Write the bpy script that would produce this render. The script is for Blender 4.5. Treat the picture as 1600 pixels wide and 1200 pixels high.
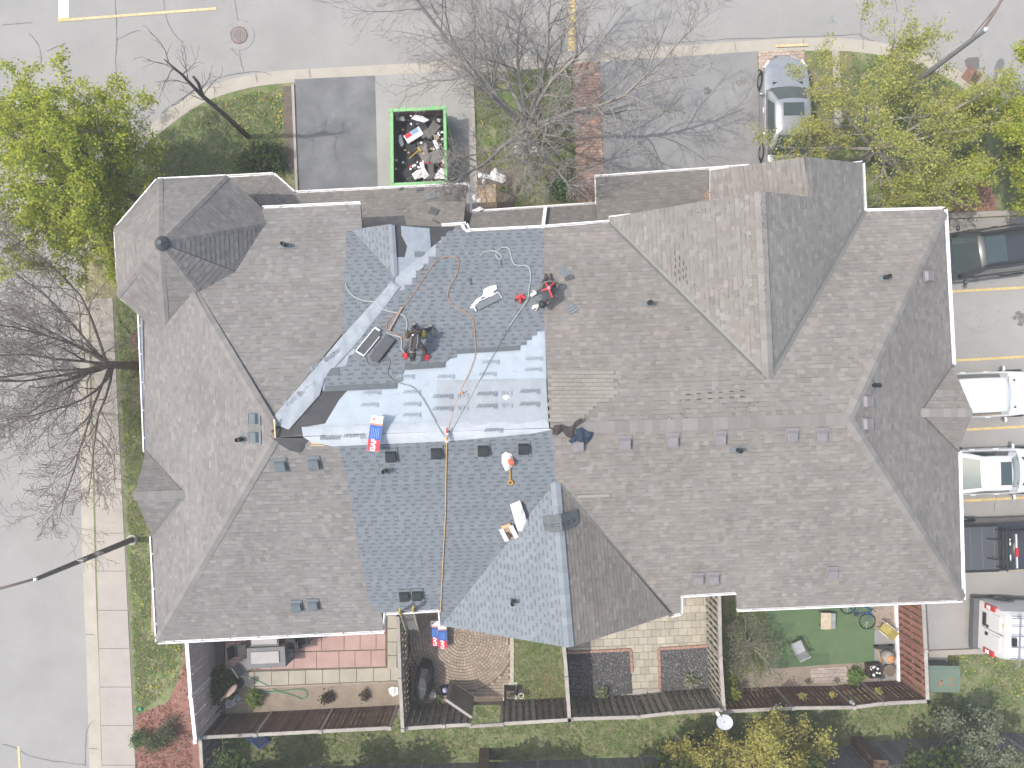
import bpy, math, random
import numpy as np
from mathutils import Vector, Matrix
for _o in list(bpy.data.objects): bpy.data.objects.remove(_o)
SC = bpy.context.scene; COL = SC.collection
rnd = random.Random(7)
# ---------------------------------------------------------------- camera, sky, sun, exposure
S, H = 0.026, 29.0            # metres per photo pixel on the ground, drone height
cd = bpy.data.cameras.new('camera'); cam = bpy.data.objects.new('camera', cd); COL.objects.link(cam)
cam.location = (0, 0, H); cd.sensor_width = 36; cd.lens = 18 / (800 * S / H); cd.clip_end = 1000
SC.camera = cam
SUN_EL = 59; VEIL = .0018  # sun height, density of the added veil volume
wd = bpy.data.worlds.new('World'); SC.world = wd; wd.use_nodes = True
nt = wd.node_tree; sky = nt.nodes.new('ShaderNodeTexSky'); sky.sky_type = 'NISHITA'; sky.sun_disc = False
sky.sun_elevation = math.radians(SUN_EL); sky.sun_rotation = math.radians(270)
sky.air_density = 1.6; sky.dust_density = 4.0; sky.ozone_density = 1.0
nt.links.new(sky.outputs[0], nt.nodes['Background'].inputs[0]); nt.nodes['Background'].inputs[1].default_value = 0.15
sl = bpy.data.lights.new('sun', 'SUN'); sl.energy = 2.3; sl.angle = math.radians(0.5); sl.color = (1, .955, .89)
sun = bpy.data.objects.new('sun', sl); COL.objects.link(sun); sun.rotation_euler = (0, -math.radians(90 - SUN_EL), 0)
SC.view_settings.view_transform = 'Standard'; SC.view_settings.look = 'None'
SC.view_settings.exposure = 0.68; SC.view_settings.gamma = 1
# ---------------------------------------------------------------- helpers
def W(px, py, z=0.0):
    k = S * (H - z) / H
    return Vector(((px - 800) * k, (600 - py) * k, z))
def lin(c): return tuple((x / 12.92 if x <= .04045 else ((x + .055) / 1.055) ** 2.4) for x in c)
MATS = {}
def M(name, col, rough=.85, var=.12, scale=4, bump=0, bscale=60, attr=False, col2=None, metal=0, spec=.3, fine=0, stain=0, coat=0, trans=0):
    """procedural material: base colour, large noise mottling, fine grain, optional stains and bump"""
    if name in MATS: return MATS[name]
    m = bpy.data.materials.new(name); m.use_nodes = True; t = m.node_tree; b = t.nodes['Principled BSDF']
    b.inputs['Roughness'].default_value = rough; b.inputs['Metallic'].default_value = metal
    b.inputs['Specular IOR Level'].default_value = spec
    if coat: b.inputs['Coat Weight'].default_value = coat; b.inputs['Coat Roughness'].default_value = .08
    N = t.nodes.new; L = t.links.new
    geo = N('ShaderNodeNewGeometry'); pos = geo.outputs['Position']
    def noise(sc, det=5, rg=.6):
        n = N('ShaderNodeTexNoise'); n.inputs['Scale'].default_value = sc; n.inputs['Detail'].default_value = det
        n.inputs['Roughness'].default_value = rg; L(pos, n.inputs['Vector']); return n.outputs['Fac']
    def ramp(f, a, bb, p0=.3, p1=.7):
        r = N('ShaderNodeMapRange'); r.inputs['From Min'].default_value = p0; r.inputs['From Max'].default_value = p1
        r.inputs['To Min'].default_value = a; r.inputs['To Max'].default_value = bb; L(f, r.inputs['Value']); return r.outputs[0]
    def mix(f, a, bb, mode='MIX'):
        x = N('ShaderNodeMix'); x.data_type = 'RGBA'; x.blend_type = mode
        if isinstance(f, float): x.inputs['Factor'].default_value = f
        else: L(f, x.inputs['Factor'])
        for i, v in ((6, a), (7, bb)):
            if isinstance(v, tuple): x.inputs[i].default_value = (*v[:3], 1)
            else: L(v, x.inputs[i])
        return x.outputs[2]
    c = tuple(col)
    if attr:
        at = N('ShaderNodeAttribute'); at.attribute_name = 'Col'; c = at.outputs['Color']
    if col2: c = mix(ramp(noise(scale), 0, 1, .38, .62), c, tuple(col2))
    if var:
        v = ramp(noise(scale * .7 if col2 else scale), 1 - var, 1 + var)
        cb = N('ShaderNodeCombineColor'); [L(v, cb.inputs[i]) for i in range(3)]
        c = mix(1.0, c, cb.outputs[0], 'MULTIPLY')
    if fine:
        v = ramp(noise(45, 3, .7), 1 - fine, 1 + fine, .25, .75)
        cb = N('ShaderNodeCombineColor'); [L(v, cb.inputs[i]) for i in range(3)]
        c = mix(1.0, c, cb.outputs[0], 'MULTIPLY')
    if stain:
        f = ramp(noise(.55, 8, .7), 0, stain, .55, .8)
        c = mix(f, c, tuple(x * .45 for x in col))
    if isinstance(c, tuple): b.inputs['Base Color'].default_value = (*c, 1)
    else: L(c, b.inputs['Base Color'])
    if bump:
        bp = N('ShaderNodeBump'); bp.inputs['Strength'].default_value = bump; bp.inputs['Distance'].default_value = .02
        L(noise(bscale, 4), bp.inputs['Height']); L(bp.outputs[0], b.inputs['Normal'])
    if trans:
        tr = N('ShaderNodeBsdfTranslucent'); ms = N('ShaderNodeMixShader'); ms.inputs[0].default_value = trans
        if isinstance(c, tuple): tr.inputs[0].default_value = (*c, 1)
        else: L(c, tr.inputs[0])
        L(b.outputs[0], ms.inputs[1]); L(tr.outputs[0], ms.inputs[2]); L(ms.outputs[0], t.nodes['Material Output'].inputs['Surface'])
    MATS[name] = m; return m
def props(o, label=None, cat=None, group=None, kind=None):
    if label: o['label'] = label
    if cat: o['category'] = cat
    if group: o['group'] = group
    if kind: o['kind'] = kind
    return o
def E(name, loc, label, cat, group=None, rz=0):
    o = bpy.data.objects.new(name, None); COL.objects.link(o); o.location = loc; o.rotation_euler = (0, 0, rz)
    o.empty_display_size = .2
    return props(o, label, cat, group)
def rootloc(o):
    v = Vector((0, 0, 0))
    while o is not None: v += o.location; o = o.parent
    return v
class MB:
    """collects polygons; build() links them as one mesh object"""
    def __init__(s): s.v = []; s.f = []; s.mi = []; s.c = []; s.col = (1, 1, 1); s.cur = 0; s.usecol = False
    def add(s, pts, faces):
        b = len(s.v); s.v += [tuple(p) for p in pts]; s.c += [s.col] * len(pts)
        s.f += [tuple(i + b for i in f) for f in faces]; s.mi += [s.cur] * len(faces); return s
    def poly(s, pts): return s.add(pts, [range(len(pts))])
    def box(s, c, size, rz=0, ax=None):
        hx, hy, hz = size[0] / 2, size[1] / 2, size[2] / 2
        c = Vector(c)
        if ax is None:
            cx, sx = math.cos(rz), math.sin(rz); ax = (Vector((cx, sx, 0)), Vector((-sx, cx, 0)), Vector((0, 0, 1)))
        P = [c + ax[0] * (hx * i) + ax[1] * (hy * j) + ax[2] * (hz * k) for k in (-1, 1) for j in (-1, 1) for i in (-1, 1)]
        return s.add(P, [(0, 2, 3, 1), (4, 5, 7, 6), (0, 1, 5, 4), (2, 6, 7, 3), (0, 4, 6, 2), (1, 3, 7, 5)])
    def beam(s, a, b, w, h, up=Vector((0, 0, 1))):
        a, b = Vector(a), Vector(b); d = (b - a); l = d.length; d.normalize()
        side = up.cross(d)
        if side.length < 1e-4: side = Vector((1, 0, 0))
        side.normalize(); u = d.cross(side)
        return s.box((a + b) / 2, (l, w, h), ax=(d, side, u))
    def prism(s, pts, z0, z1):
        n = len(pts); P = [(p[0], p[1], z0) for p in pts] + [(p[0], p[1], z1) for p in pts]
        return s.add(P, [tuple(range(n - 1, -1, -1)), tuple(range(n, 2 * n))] + [(i, (i + 1) % n, n + (i + 1) % n, n + i) for i in range(n)])
    def tube(s, path, r, seg=6, r1=None, cap=True):
        path = [Vector(p) for p in path]; n = len(path); rings = []
        for i, p in enumerate(path):
            d = path[min(i + 1, n - 1)] - path[max(i - 1, 0)]
            if d.length < 1e-6: d = Vector((0, 0, 1))
            d.normalize(); a = d.cross(Vector((0, 0, 1)))
            if a.length < .05: a = d.cross(Vector((1, 0, 0)))
            a.normalize(); bb = d.cross(a)
            rr = r[i] if isinstance(r, (list, tuple)) else (r if r1 is None else r + (r1 - r) * i / max(1, n - 1))
            rings.append([p + a * (rr * math.cos(2 * math.pi * k / seg)) + bb * (rr * math.sin(2 * math.pi * k / seg)) for k in range(seg)])
        return s.loft(rings, True, cap)
    def loft(s, rings, closed=True, cap=True):
        k = len(rings[0]); P = [p for r in rings for p in r]; F = []
        for i in range(len(rings) - 1):
            for j in range(k if closed else k - 1):
                j2 = (j + 1) % k; F.append((i * k + j, i * k + j2, (i + 1) * k + j2, (i + 1) * k + j))
        if cap: F += [tuple(range(k - 1, -1, -1)), tuple((len(rings) - 1) * k + j for j in range(k))]
        return s.add(P, F)
    def ball(s, c, r, seg=8, rings=5, sq=(1, 1, 1)):
        c = Vector(c); R = []
        for i in range(rings + 1):
            t = math.pi * i / rings
            R.append([c + Vector((sq[0] * r * max(math.sin(t), .02) * math.cos(2 * math.pi * k / seg), sq[1] * r * max(math.sin(t), .02) * math.sin(2 * math.pi * k / seg), -sq[2] * r * math.cos(t))) for k in range(seg)])
        return s.loft(R)
    def disc(s, c, r, z0, z1, seg=20, r1=None):
        c = Vector(c); r1 = r if r1 is None else r1
        return s.loft([[c + Vector((q * math.cos(2 * math.pi * k / seg), q * math.sin(2 * math.pi * k / seg), z)) for k in range(seg)] for q, z in ((r, z0), (r1, z1))])
    def build(s, name, mat, parent=None, local=False, smooth=False, origin=None, kind=None, hide=False):
        off = Vector((0, 0, 0))
        if parent is not None and not local: off = rootloc(parent)
        elif parent is None and origin is not None: off = Vector(origin)
        elif parent is None and s.v and not local:
            a = np.array(s.v); off = Vector(((a[:, 0].min() + a[:, 0].max()) / 2, (a[:, 1].min() + a[:, 1].max()) / 2, a[:, 2].min()))
        me = bpy.data.meshes.new(name)
        me.from_pydata([(v[0] - off.x, v[1] - off.y, v[2] - off.z) for v in s.v], [], s.f)
        for x in (mat if isinstance(mat, (list, tuple)) else [mat]): me.materials.append(x)
        if any(s.mi): me.polygons.foreach_set('material_index', s.mi)
        if s.usecol:
            ca = me.color_attributes.new('Col', 'FLOAT_COLOR', 'POINT')
            ca.data.foreach_set('color', [x for c in s.c for x in (*c, 1)])
        if smooth: me.polygons.foreach_set('use_smooth', [True] * len(me.polygons))
        me.update()
        o = bpy.data.objects.new(name, me); COL.objects.link(o)
        if parent is not None: o.parent = parent
        else: o.location = off
        if kind: o['kind'] = kind
        return o
def flip_up(o):
    """make every face of a sheet look upwards"""
    me = o.data
    for p in me.polygons:
        if p.normal.z < 0: p.flip()
    me.update(); return o
def clip(poly, a, b, c):      # keep a*x+b*y<=c
    out = []; n = len(poly)
    for i in range(n):
        p, q = poly[i], poly[(i + 1) % n]; dp = a * p[0] + b * p[1] - c; dq = a * q[0] + b * q[1] - c
        if dp <= 0: out.append(p)
        if (dp < 0 < dq) or (dq < 0 < dp):
            t = dp / (dp - dq); out.append((p[0] + (q[0] - p[0]) * t, p[1] + (q[1] - p[1]) * t))
    return out
def area(p): return abs(sum(p[i][0] * p[(i + 1) % len(p)][1] - p[(i + 1) % len(p)][0] * p[i][1] for i in range(len(p)))) / 2
def inside(p, poly):
    r = False; n = len(poly)
    for i in range(n):
        a, b = poly[i], poly[(i + 1) % n]
        if (a[1] > p[1]) != (b[1] > p[1]) and p[0] < (b[0] - a[0]) * (p[1] - a[1]) / (b[1] - a[1]) + a[0]: r = not r
    return r
def edge_dist(p, poly):
    best = 9e9
    for i in range(len(poly)):
        a, b = Vector(poly[i][:2]), Vector(poly[(i + 1) % len(poly)][:2]); q = Vector(p[:2]); ab = b - a
        t = max(0, min(1, (q - a).dot(ab) / max(ab.length_squared, 1e-9))); best = min(best, (a + ab * t - q).length)
    return best
def smooth_path(pts, n=6):
    """Catmull-Rom through points"""
    P = [Vector(p) for p in pts]; out = []
    for i in range(len(P) - 1):
        p0, p1, p2, p3 = P[max(i - 1, 0)], P[i], P[i + 1], P[min(i + 2, len(P) - 1)]
        for k in range(n):
            t = k / n; out.append(.5 * ((2 * p1) + (p2 - p0) * t + (2 * p0 - 5 * p1 + 4 * p2 - p3) * t * t + (3 * p1 - p0 - 3 * p2 + p3) * t ** 3))
    return out + [P[-1]]
class Plane:
    def __init__(s, *pts):
        a, b, c = [W(*p) if not isinstance(p, Vector) else p for p in pts]
        s.o = a; s.n = (b - a).cross(c - a).normalized()
        if s.n.z < 0: s.n = -s.n
        s.v = (Vector((0, 0, 1)) - s.n * s.n.z)
        s.v = s.v.normalized() if s.v.length > 1e-4 else Vector((0, 1, 0))
        s.u = s.v.cross(s.n)           # u x v = n
    def at(s, px, py, d=0.0):          # where the photo ray meets the plane (lifted d along the normal)
        c = Vector((0, 0, H)); r = W(px, py, 0) - c; o = s.o + s.n * d
        return c + r * ((o - c).dot(s.n) / r.dot(s.n))
    def zat(s, x, y): return s.o.z - (s.n.x * (x - s.o.x) + s.n.y * (y - s.o.y)) / s.n.z
    def to2(s, p): q = p - s.o; return (q.dot(s.u), q.dot(s.v))
    def to3(s, u, v, d=0.0): return s.o + s.u * u + s.v * v + s.n * d
GROUND = Plane((0, 0, 0), (1600, 0, 0), (0, 1200, 0))
def hnoise(x, y, seed=0):
    def h(i, j): return (math.sin(i * 127.1 + j * 311.7 + seed * 74.7) * 43758.5453) % 1
    i, j = math.floor(x), math.floor(y); fx, fy = x - i, y - j; fx = fx * fx * (3 - 2 * fx); fy = fy * fy * (3 - 2 * fy)
    return (h(i, j) * (1 - fx) + h(i + 1, j) * fx) * (1 - fy) + (h(i, j + 1) * (1 - fx) + h(i + 1, j + 1) * fx) * fy
def crumple(pl, px, hgt, step=.06, freq=5, seed=0, z0=.012, fold=1.0):
    """a draped or crumpled piece of cloth / film: outline given in photo pixels on plane pl"""
    poly = [pl.to2(pl.at(x, y)) for x, y in px]; mb = MB()
    us = [p[0] for p in poly]; vs = [p[1] for p in poly]
    iu, iv = math.floor(min(us) / step), math.floor(min(vs) / step); idx = {}
    def vert(u, v):
        k = (round(u, 4), round(v, 4))
        if k not in idx:
            e = min(1, edge_dist((u, v), poly) / max(hgt * 1.2, .03))
            n = hnoise(u * freq, v * freq * .6, seed) * .6 + .4 * abs(math.sin(u * freq * 1.9 + 3 * hnoise(u * 2, v * 2, seed + 3)))
            idx[k] = len(mb.v); mb.v.append(tuple(pl.to3(u, v, z0 + hgt * n * (.25 + .75 * e) * fold))); mb.c.append((1, 1, 1))
        return idx[k]
    for i in range(iu, math.ceil(max(us) / step)):
        strip = clip(clip(poly, 1, 0, (i + 1) * step), -1, 0, -i * step)
        if len(strip) < 3: continue
        for j in range(iv, math.ceil(max(vs) / step)):
            c = clip(clip(strip, 0, 1, (j + 1) * step), 0, -1, -j * step)
            if len(c) >= 3 and area(c) > 1e-6:
                f = []
                for q in c:
                    k = vert(*q)
                    if k not in f: f.append(k)
                if len(f) >= 3: mb.f.append(tuple(f)); mb.mi.append(0)
    return mb
def text_mesh(s, size, bold=0):
    cu = bpy.data.curves.new('txt', 'FONT'); cu.body = s; cu.size = size; cu.offset = bold; cu.resolution_u = 2; cu.align_x = 'CENTER'; cu.align_y = 'CENTER'
    o = bpy.data.objects.new('txt', cu); COL.objects.link(o); dg = bpy.context.evaluated_depsgraph_get(); dg.update()
    me = bpy.data.meshes.new_from_object(o.evaluated_get(dg)); bpy.data.objects.remove(o); bpy.data.curves.remove(cu); me.materials.clear(); return me
TXT = {}
def write(s, size, mat, pos, xa, ya, parent, name='lettering', bold=0):
    k = (s, size, mat.name, bold)
    if k not in TXT: TXT[k] = text_mesh(s, size, bold); TXT[k].materials.append(mat)
    o = bpy.data.objects.new(name, TXT[k]); COL.objects.link(o)
    x, y = Vector(xa).normalized(), Vector(ya).normalized(); n = x.cross(y).normalized(); y = n.cross(x)
    m = Matrix((x, y, n)).transposed().to_4x4(); m.translation = Vector(pos) - rootloc(parent); o.parent = parent; o.matrix_basis = m
    return o
# ---------------------------------------------------------------- materials
ASPH = M('asphalt_aged', (.272, .266, .259), .95, .07, .6, .25, 90, fine=.13, stain=.18)
ASPHL = M('asphalt_lot', (.288, .278, .266), .95, .10, .5, .25, 90, fine=.14, stain=.3)
ASPHD = M('asphalt_sealed', (.135, .14, .15), .9, .2, 1.2, .25, 90, fine=.12, col2=(.165, .168, .175))
ASPHM = M('asphalt_drive', (.225, .225, .225), .95, .12, .8, .25, 90, fine=.16, stain=.3)
ASPHT = M('asphalt_drive_pale', (.29, .285, .275), .95, .08, .8, .25, 90, fine=.12, stain=.2)
CONC = M('concrete', (.335, .308, .278), .9, .07, 1.2, .15, 60, fine=.08, stain=.2)
KERB = M('kerb_concrete', (.36, .33, .285), .9, .08, 1.5, .15, 60, fine=.08, stain=.25)
TAR = M('crack_tar', (.145, .145, .147), .8, .25, 3)
LINEW = M('paint_white', (.72, .71, .70), .8, .12, 6, fine=.2)
LINEY = M('paint_yellow', (.52, .40, .18), .8, .2, 6, fine=.35)
LINEYF = M('paint_yellow_faded', (.55, .43, .24), .8, .2, 6, fine=.3)
GRASS = M('lawn', (.10, .15, .045), .95, .2, 2.6, .6, 40, col2=(.20, .195, .11), fine=.35)
GRASSD = M('lawn_dry', (.20, .17, .10), .95, .2, 1.4, .5, 40, col2=(.12, .14, .055), fine=.3)
DIRT = M('bare_soil', (.235, .195, .155), .95, .15, 2.5, .6, 30, fine=.3)
SOIL = M('dark_soil', (.13, .105, .085), .95, .2, 3, .6, 30, fine=.3)
MULCH = M('red_mulch', (.24, .125, .10), .95, .2, 4, .8, 35, fine=.4)
GRAVEL = M('dark_gravel', (.075, .072, .075), .9, .2, 6, .8, 50, fine=.7)
TURF = M('artificial_turf', (.09, .142, .07), .9, .1, 2, .4, 70, fine=.12)
PINK = M('pink_slab', (.36, .245, .22), .9, .12, 1.5, .2, 50, fine=.1)
BEIGE = M('beige_slab', (.33, .305, .255), .9, .12, 1.5, .2, 50, fine=.12)
PAVER = M('paver', (.33, .27, .205), .9, .15, 1.5, .2, 50, fine=.15, attr=True)
BRICKR = M('brick_edging', (.33, .20, .155), .9, .2, 4, .2, 50)
MORTAR = M('joint_sand', (.13, .105, .075), .95, .2, 2)
WHITE = M('white_aluminium', (.78, .78, .79), .45, .03, 2)
OFFW = M('off_white', (.62, .60, .56), .7, .08, 3)
METAL = M('galvanised_steel', (.36, .36, .37), .45, .1, 3, metal=.6)
DKMETAL = M('dark_steel', (.05, .05, .055), .45, .1, 3, metal=.4)
BLACK = M('black_plastic', (.022, .023, .026), .5, .15, 5)
DARKC = M('void_dark', (.03, .03, .032), .9, 0)
WOODG = M('weathered_wood', (.30, .27, .235), .9, .2, 3, .3, 40, fine=.15, attr=True)
RUST = M('rust_steel', (.17, .125, .105), .9, .3, 8)
STONE = M('white_stone', (.52, .50, .46), .9, .2, 8)
# ---------------------------------------------------------------- ground, road, kerb
def sheet(name, px, z, mat, kind='structure', parent=None, label=None, cat=None):
    mb = MB(); mb.poly([W(x, y, 0) + Vector((0, 0, z)) for x, y in px]); o = flip_up(mb.build(name, mat, parent, kind=kind))
    return props(o, label, cat)
def arc(pts, n=5): return [(p.x, p.y) for p in smooth_path([(x, y, 0) for x, y in pts], n)]
_g = MB(); _g.box((0, 0, -.5), (900, 900, .6)); _g.build('ground', GRASS, kind='structure')
RZ = -.12
_r = MB(); _r.poly([(-150, -150, RZ), (150, -150, RZ), (150, 150, RZ), (-150, 150, RZ)]); road = flip_up(_r.build('road', ASPH, kind='structure'))
kerb_line = [(158, 1330), (150, 1200), (146, 1050), (140, 900), (135, 700), (131, 560), (131, 460), (142, 370), (178, 270), (240, 205), (300, 160), (345, 140), (400, 126), (460, 120), (600, 112), (740, 105), (900, 94), (1050, 83), (1150, 76), (1240, 71), (1320, 71), (1390, 80), (1450, 98), (1505, 127), (1550, 165), (1600, 215), (1680, 300), (1900, 420)]
KL = arc(kerb_line, 5)
def offset_line(L, d):
    out = []
    for i, p in enumerate(L):
        a, b = Vector(L[max(i - 1, 0)]), Vector(L[min(i + 1, len(L) - 1)]); t = (b - a).normalized()
        out.append((p[0] - t.y * d, p[1] + t.x * d))       # +d to the right of travel in photo space (towards the block)
    return out
def strip(mb, L, d0, d1, z0, z1=None):
    A, B = offset_line(L, d0), offset_line(L, d1); z1 = z0 if z1 is None else z1
    for i in range(len(L) - 1):
        mb.poly([W(*A[i]).xy.to_3d() + Vector((0, 0, z0)), W(*A[i + 1]).xy.to_3d() + Vector((0, 0, z0)), W(*B[i + 1]).xy.to_3d() + Vector((0, 0, z1)), W(*B[i]).xy.to_3d() + Vector((0, 0, z1))])
kb = MB()
strip(kb, KL, -13, 2, RZ + .004, RZ + .012)        # gutter pan
strip(kb, KL, 2, 3, RZ + .012, 0.0); strip(kb, KL, 3, 9, 0.0, .004); strip(kb, KL, 9, 9.2, .004, -.3)
kerb = flip_up(kb.build('kerb', KERB, kind='structure'))
kj = MB()
for i in range(6, len(KL) - 10, 6):                  # joints between the kerb castings
    a, b = offset_line(KL, -12)[i], offset_line(KL, 8)[i]
    kj.beam(W(*a) + Vector((0, 0, -.105)), W(*b) + Vector((0, 0, .0)), .012, .012)
kj.build('kerb_joint', M('joint_dark', (.2, .18, .15), .9, 0), kerb, kind='stuff')
B0 = offset_line(KL, 9)
bl = MB(); bl.poly([W(*p) for p in B0] + [W(1900, 1400), W(800, 1500), W(158, 1400)]); lawn = flip_up(bl.build('lawn', GRASS, kind='structure'))
Z1, Z2, Z3 = .006, .012, .018
sheet('parking_lot', [(1440, 345), (1900, 325), (1900, 1005), (1440, 1018)], Z1, ASPHL)
drv = [sheet('driveway', [(460, 124), (586, 118), (592, 345), (470, 345)], Z1, ASPHD), sheet('driveway', [(586, 118), (735, 109), (744, 345), (592, 345)], Z1, ASPHT),
       sheet('driveway', [(937, 97), (1183, 80), (1194, 300), (944, 330)], Z1, ASPHM)]
# concrete strip along the driveway
for a, b, w in (((737, 115), (746, 345), 5), ((458, 132), (466, 345), 4)):
    e = MB(); p, q = W(*a), W(*b); e.beam(p + Vector((0, 0, .03)), q + Vector((0, 0, .03)), w * S, .08); e.build('edging', CONC, drv[0], kind=None)
# paved strips beside the driveways: pavers as pieces
def field(name, px, bw, bh, mat, zt, gap=.012, cols=None, parent=None, ang=-.045, stuff=True, bond=True, seed=1, depth=.02):
    """brick-bond field of pavers clipped to a photo-pixel outline: base sheet + raised pieces"""
    base = sheet(name, px, zt - depth + .004, MORTAR, parent=parent) if parent is None else parent
    r = random.Random(seed); poly = [(W(x, y).x, W(x, y).y) for x, y in px]; ca, sa = math.cos(-ang), math.sin(-ang)
    rot = [(x * ca + y * sa, -x * sa + y * ca) for x, y in poly]; mb = MB(); mb.usecol = True; n = 0
    xs = [p[0] for p in rot]; ys = [p[1] for p in rot]
    for j in range(math.floor(min(ys) / bh), math.ceil(max(ys) / bh)):
        row = clip(clip(rot, 0, 1, (j + 1) * bh - gap), 0, -1, -j * bh)
        if len(row) < 3: continue
        o = (j % 2) * bw / 2 if bond else 0
        for i in range(math.floor((min(xs) - o) / bw), math.ceil((max(xs) - o) / bw)):
            c = clip(clip(row, 1, 0, (i + 1) * bw + o - gap), -1, 0, -(i * bw + o))
            if len(c) < 3 or area(c) < .15 * bw * bh: continue
            cc = cols[r.randrange(len(cols))] if cols else (1, 1, 1); k = r.uniform(.86, 1.1); col = tuple(q * k for q in cc)
            zz = zt + r.uniform(-.003, .003); P = [(x * ca - y * sa, x * sa + y * ca) for x, y in c]
            if area(c) < 0: P.reverse()
            if stuff: mb.col = col; mb.prism(P, zt - depth, zz)
            else:
                m1 = MB(); m1.usecol = True; m1.col = col; m1.prism(P, zt - depth, zz); m1.build('slab', mat, base)
            n += 1
    if stuff: mb.build('pavers', mat, base, kind='stuff')
    return base
PINKP = [(.34, .22, .175), (.37, .245, .195), (.30, .20, .17), (.33, .24, .19)]
field('garden_path', [(894, 100), (937, 97), (946, 335), (902, 335)], .2, .12, PAVER, .03, cols=PINKP, seed=3)
field('paved_strip', [(1184, 81), (1256, 78), (1262, 290), (1194, 300)], .2, .12, PAVER, .03, cols=[(.40, .31, .26), (.43, .34, .28), (.37, .29, .25)], seed=4)
field('doorstep_paving', [(745, 290), (775, 288), (777, 330), (747, 332)], .2, .2, PAVER, .04, cols=[(.40, .30, .20), (.34, .28, .2), (.42, .33, .24)], seed=5)
sheet('dry_verge', [(1256, 84), (1330, 80), (1338, 210), (1268, 260)], Z2, GRASSD)
sheet('service_path', [(1300, 80), (1311, 80), (1316, 200), (1304, 200)], Z3, CONC)
# flower beds by the front doors
sheet('flower_bed', [(742, 262), (804, 263), (806, 332), (745, 335)], Z1, SOIL)
sheet('flower_bed', [(853, 262), (905, 258), (908, 335), (857, 335)], Z1, SOIL)
sheet('flower_bed', [(442, 135), (459, 134), (464, 268), (446, 268)], Z2, SOIL)
sheet('mulch_bed', [(1440, 290), (1548, 284), (1560, 338), (1440, 346)], Z2, MULCH)
sheet('mulch_bed', [(212, 1118), (262, 1098), (284, 1050), (288, 1010), (330, 990), (345, 1200), (350, 1300), (214, 1300)], Z1, MULCH)
sheet('mulch_bed', [(205, 520), (224, 520), (232, 640), (214, 640)], Z1, MULCH)
# kerb stones at the lot edges
e = MB(); e.beam(W(1440, 340) + Vector((0, 0, .05)), W(1900, 318) + Vector((0, 0, .05)), .22, .14); e.build('lot_kerb', CONC, kind='structure')
e = MB(); e.beam(W(1452, 1019) + Vector((0, 0, .05)), W(1900, 1003) + Vector((0, 0, .05)), .2, .14); e.build('lot_kerb', CONC, kind='structure')
# pavement on the left: each slab a piece
pv = sheet('sidewalk', [(141, 462), (178, 462), (214, 1200), (218, 1330), (164, 1330)], Z1, M('joint_grey', (.2, .19, .17), .9, 0))
ys = [466, 520, 585, 648, 710, 772, 833, 892, 953, 1013, 1073, 1133, 1195, 1260]
def sx(y, a): return a[0] + (a[1] - a[0]) * (y - 460) / 740
rk = random.Random(5)
for i in range(len(ys) - 1):
    m1 = MB(); y0, y1 = ys[i] + .5, ys[i + 1] - .5
    m1.prism([W(sx(y0, (141, 160)), y0), W(sx(y0, (176, 212)), y0), W(sx(y1, (176, 212)), y1), W(sx(y1, (141, 160)), y1)][::-1], -.05, .026 + rk.uniform(-.004, .004))
    m1.build('slab', CONC, pv)
sheet('worn_verge', [(131, 400), (180, 395), (182, 470), (134, 470)], Z2, M('worn_verge', (.30, .26, .17), .95, .2, 2, .4, 40, col2=(.17, .17, .08), fine=.2))
# painted lines
def line(px0, px1, w, mat, z=0.0, name='road_marking'):
    a, b = W(*px0), W(*px1); d = (b - a).normalized(); s = Vector((-d.y, d.x, 0)) * w / 2; zz = Vector((0, 0, z + .012))
    m = MB(); m.poly([a + s + zz, b + s + zz, b - s + zz, a - s + zz]); return flip_up(m.build(name, mat, kind='structure'))
line((97, -60), (97, 27), .43, LINEW, RZ); line((88, 30), (336, 11), .10, LINEYF, RZ + .004); line((88, 28.5), (106, 27.5), .14, LINEY, RZ + .008)
line((895, -40), (893, 78), .26, LINEY, RZ); line((1212, 72), (1262, 70), .10, LINEYF, 0.0); line((26, 1168), (29, 1230), .09, LINEYF, RZ)
for a, b in (((1440, 458), (1700, 444)), ((1440, 566), (1700, 552)), ((1440, 675), (1700, 661)), ((1440, 786), (1700, 772)), ((1440, 897), (1700, 883))): line(a, b, .1, LINEY, Z1)
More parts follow.
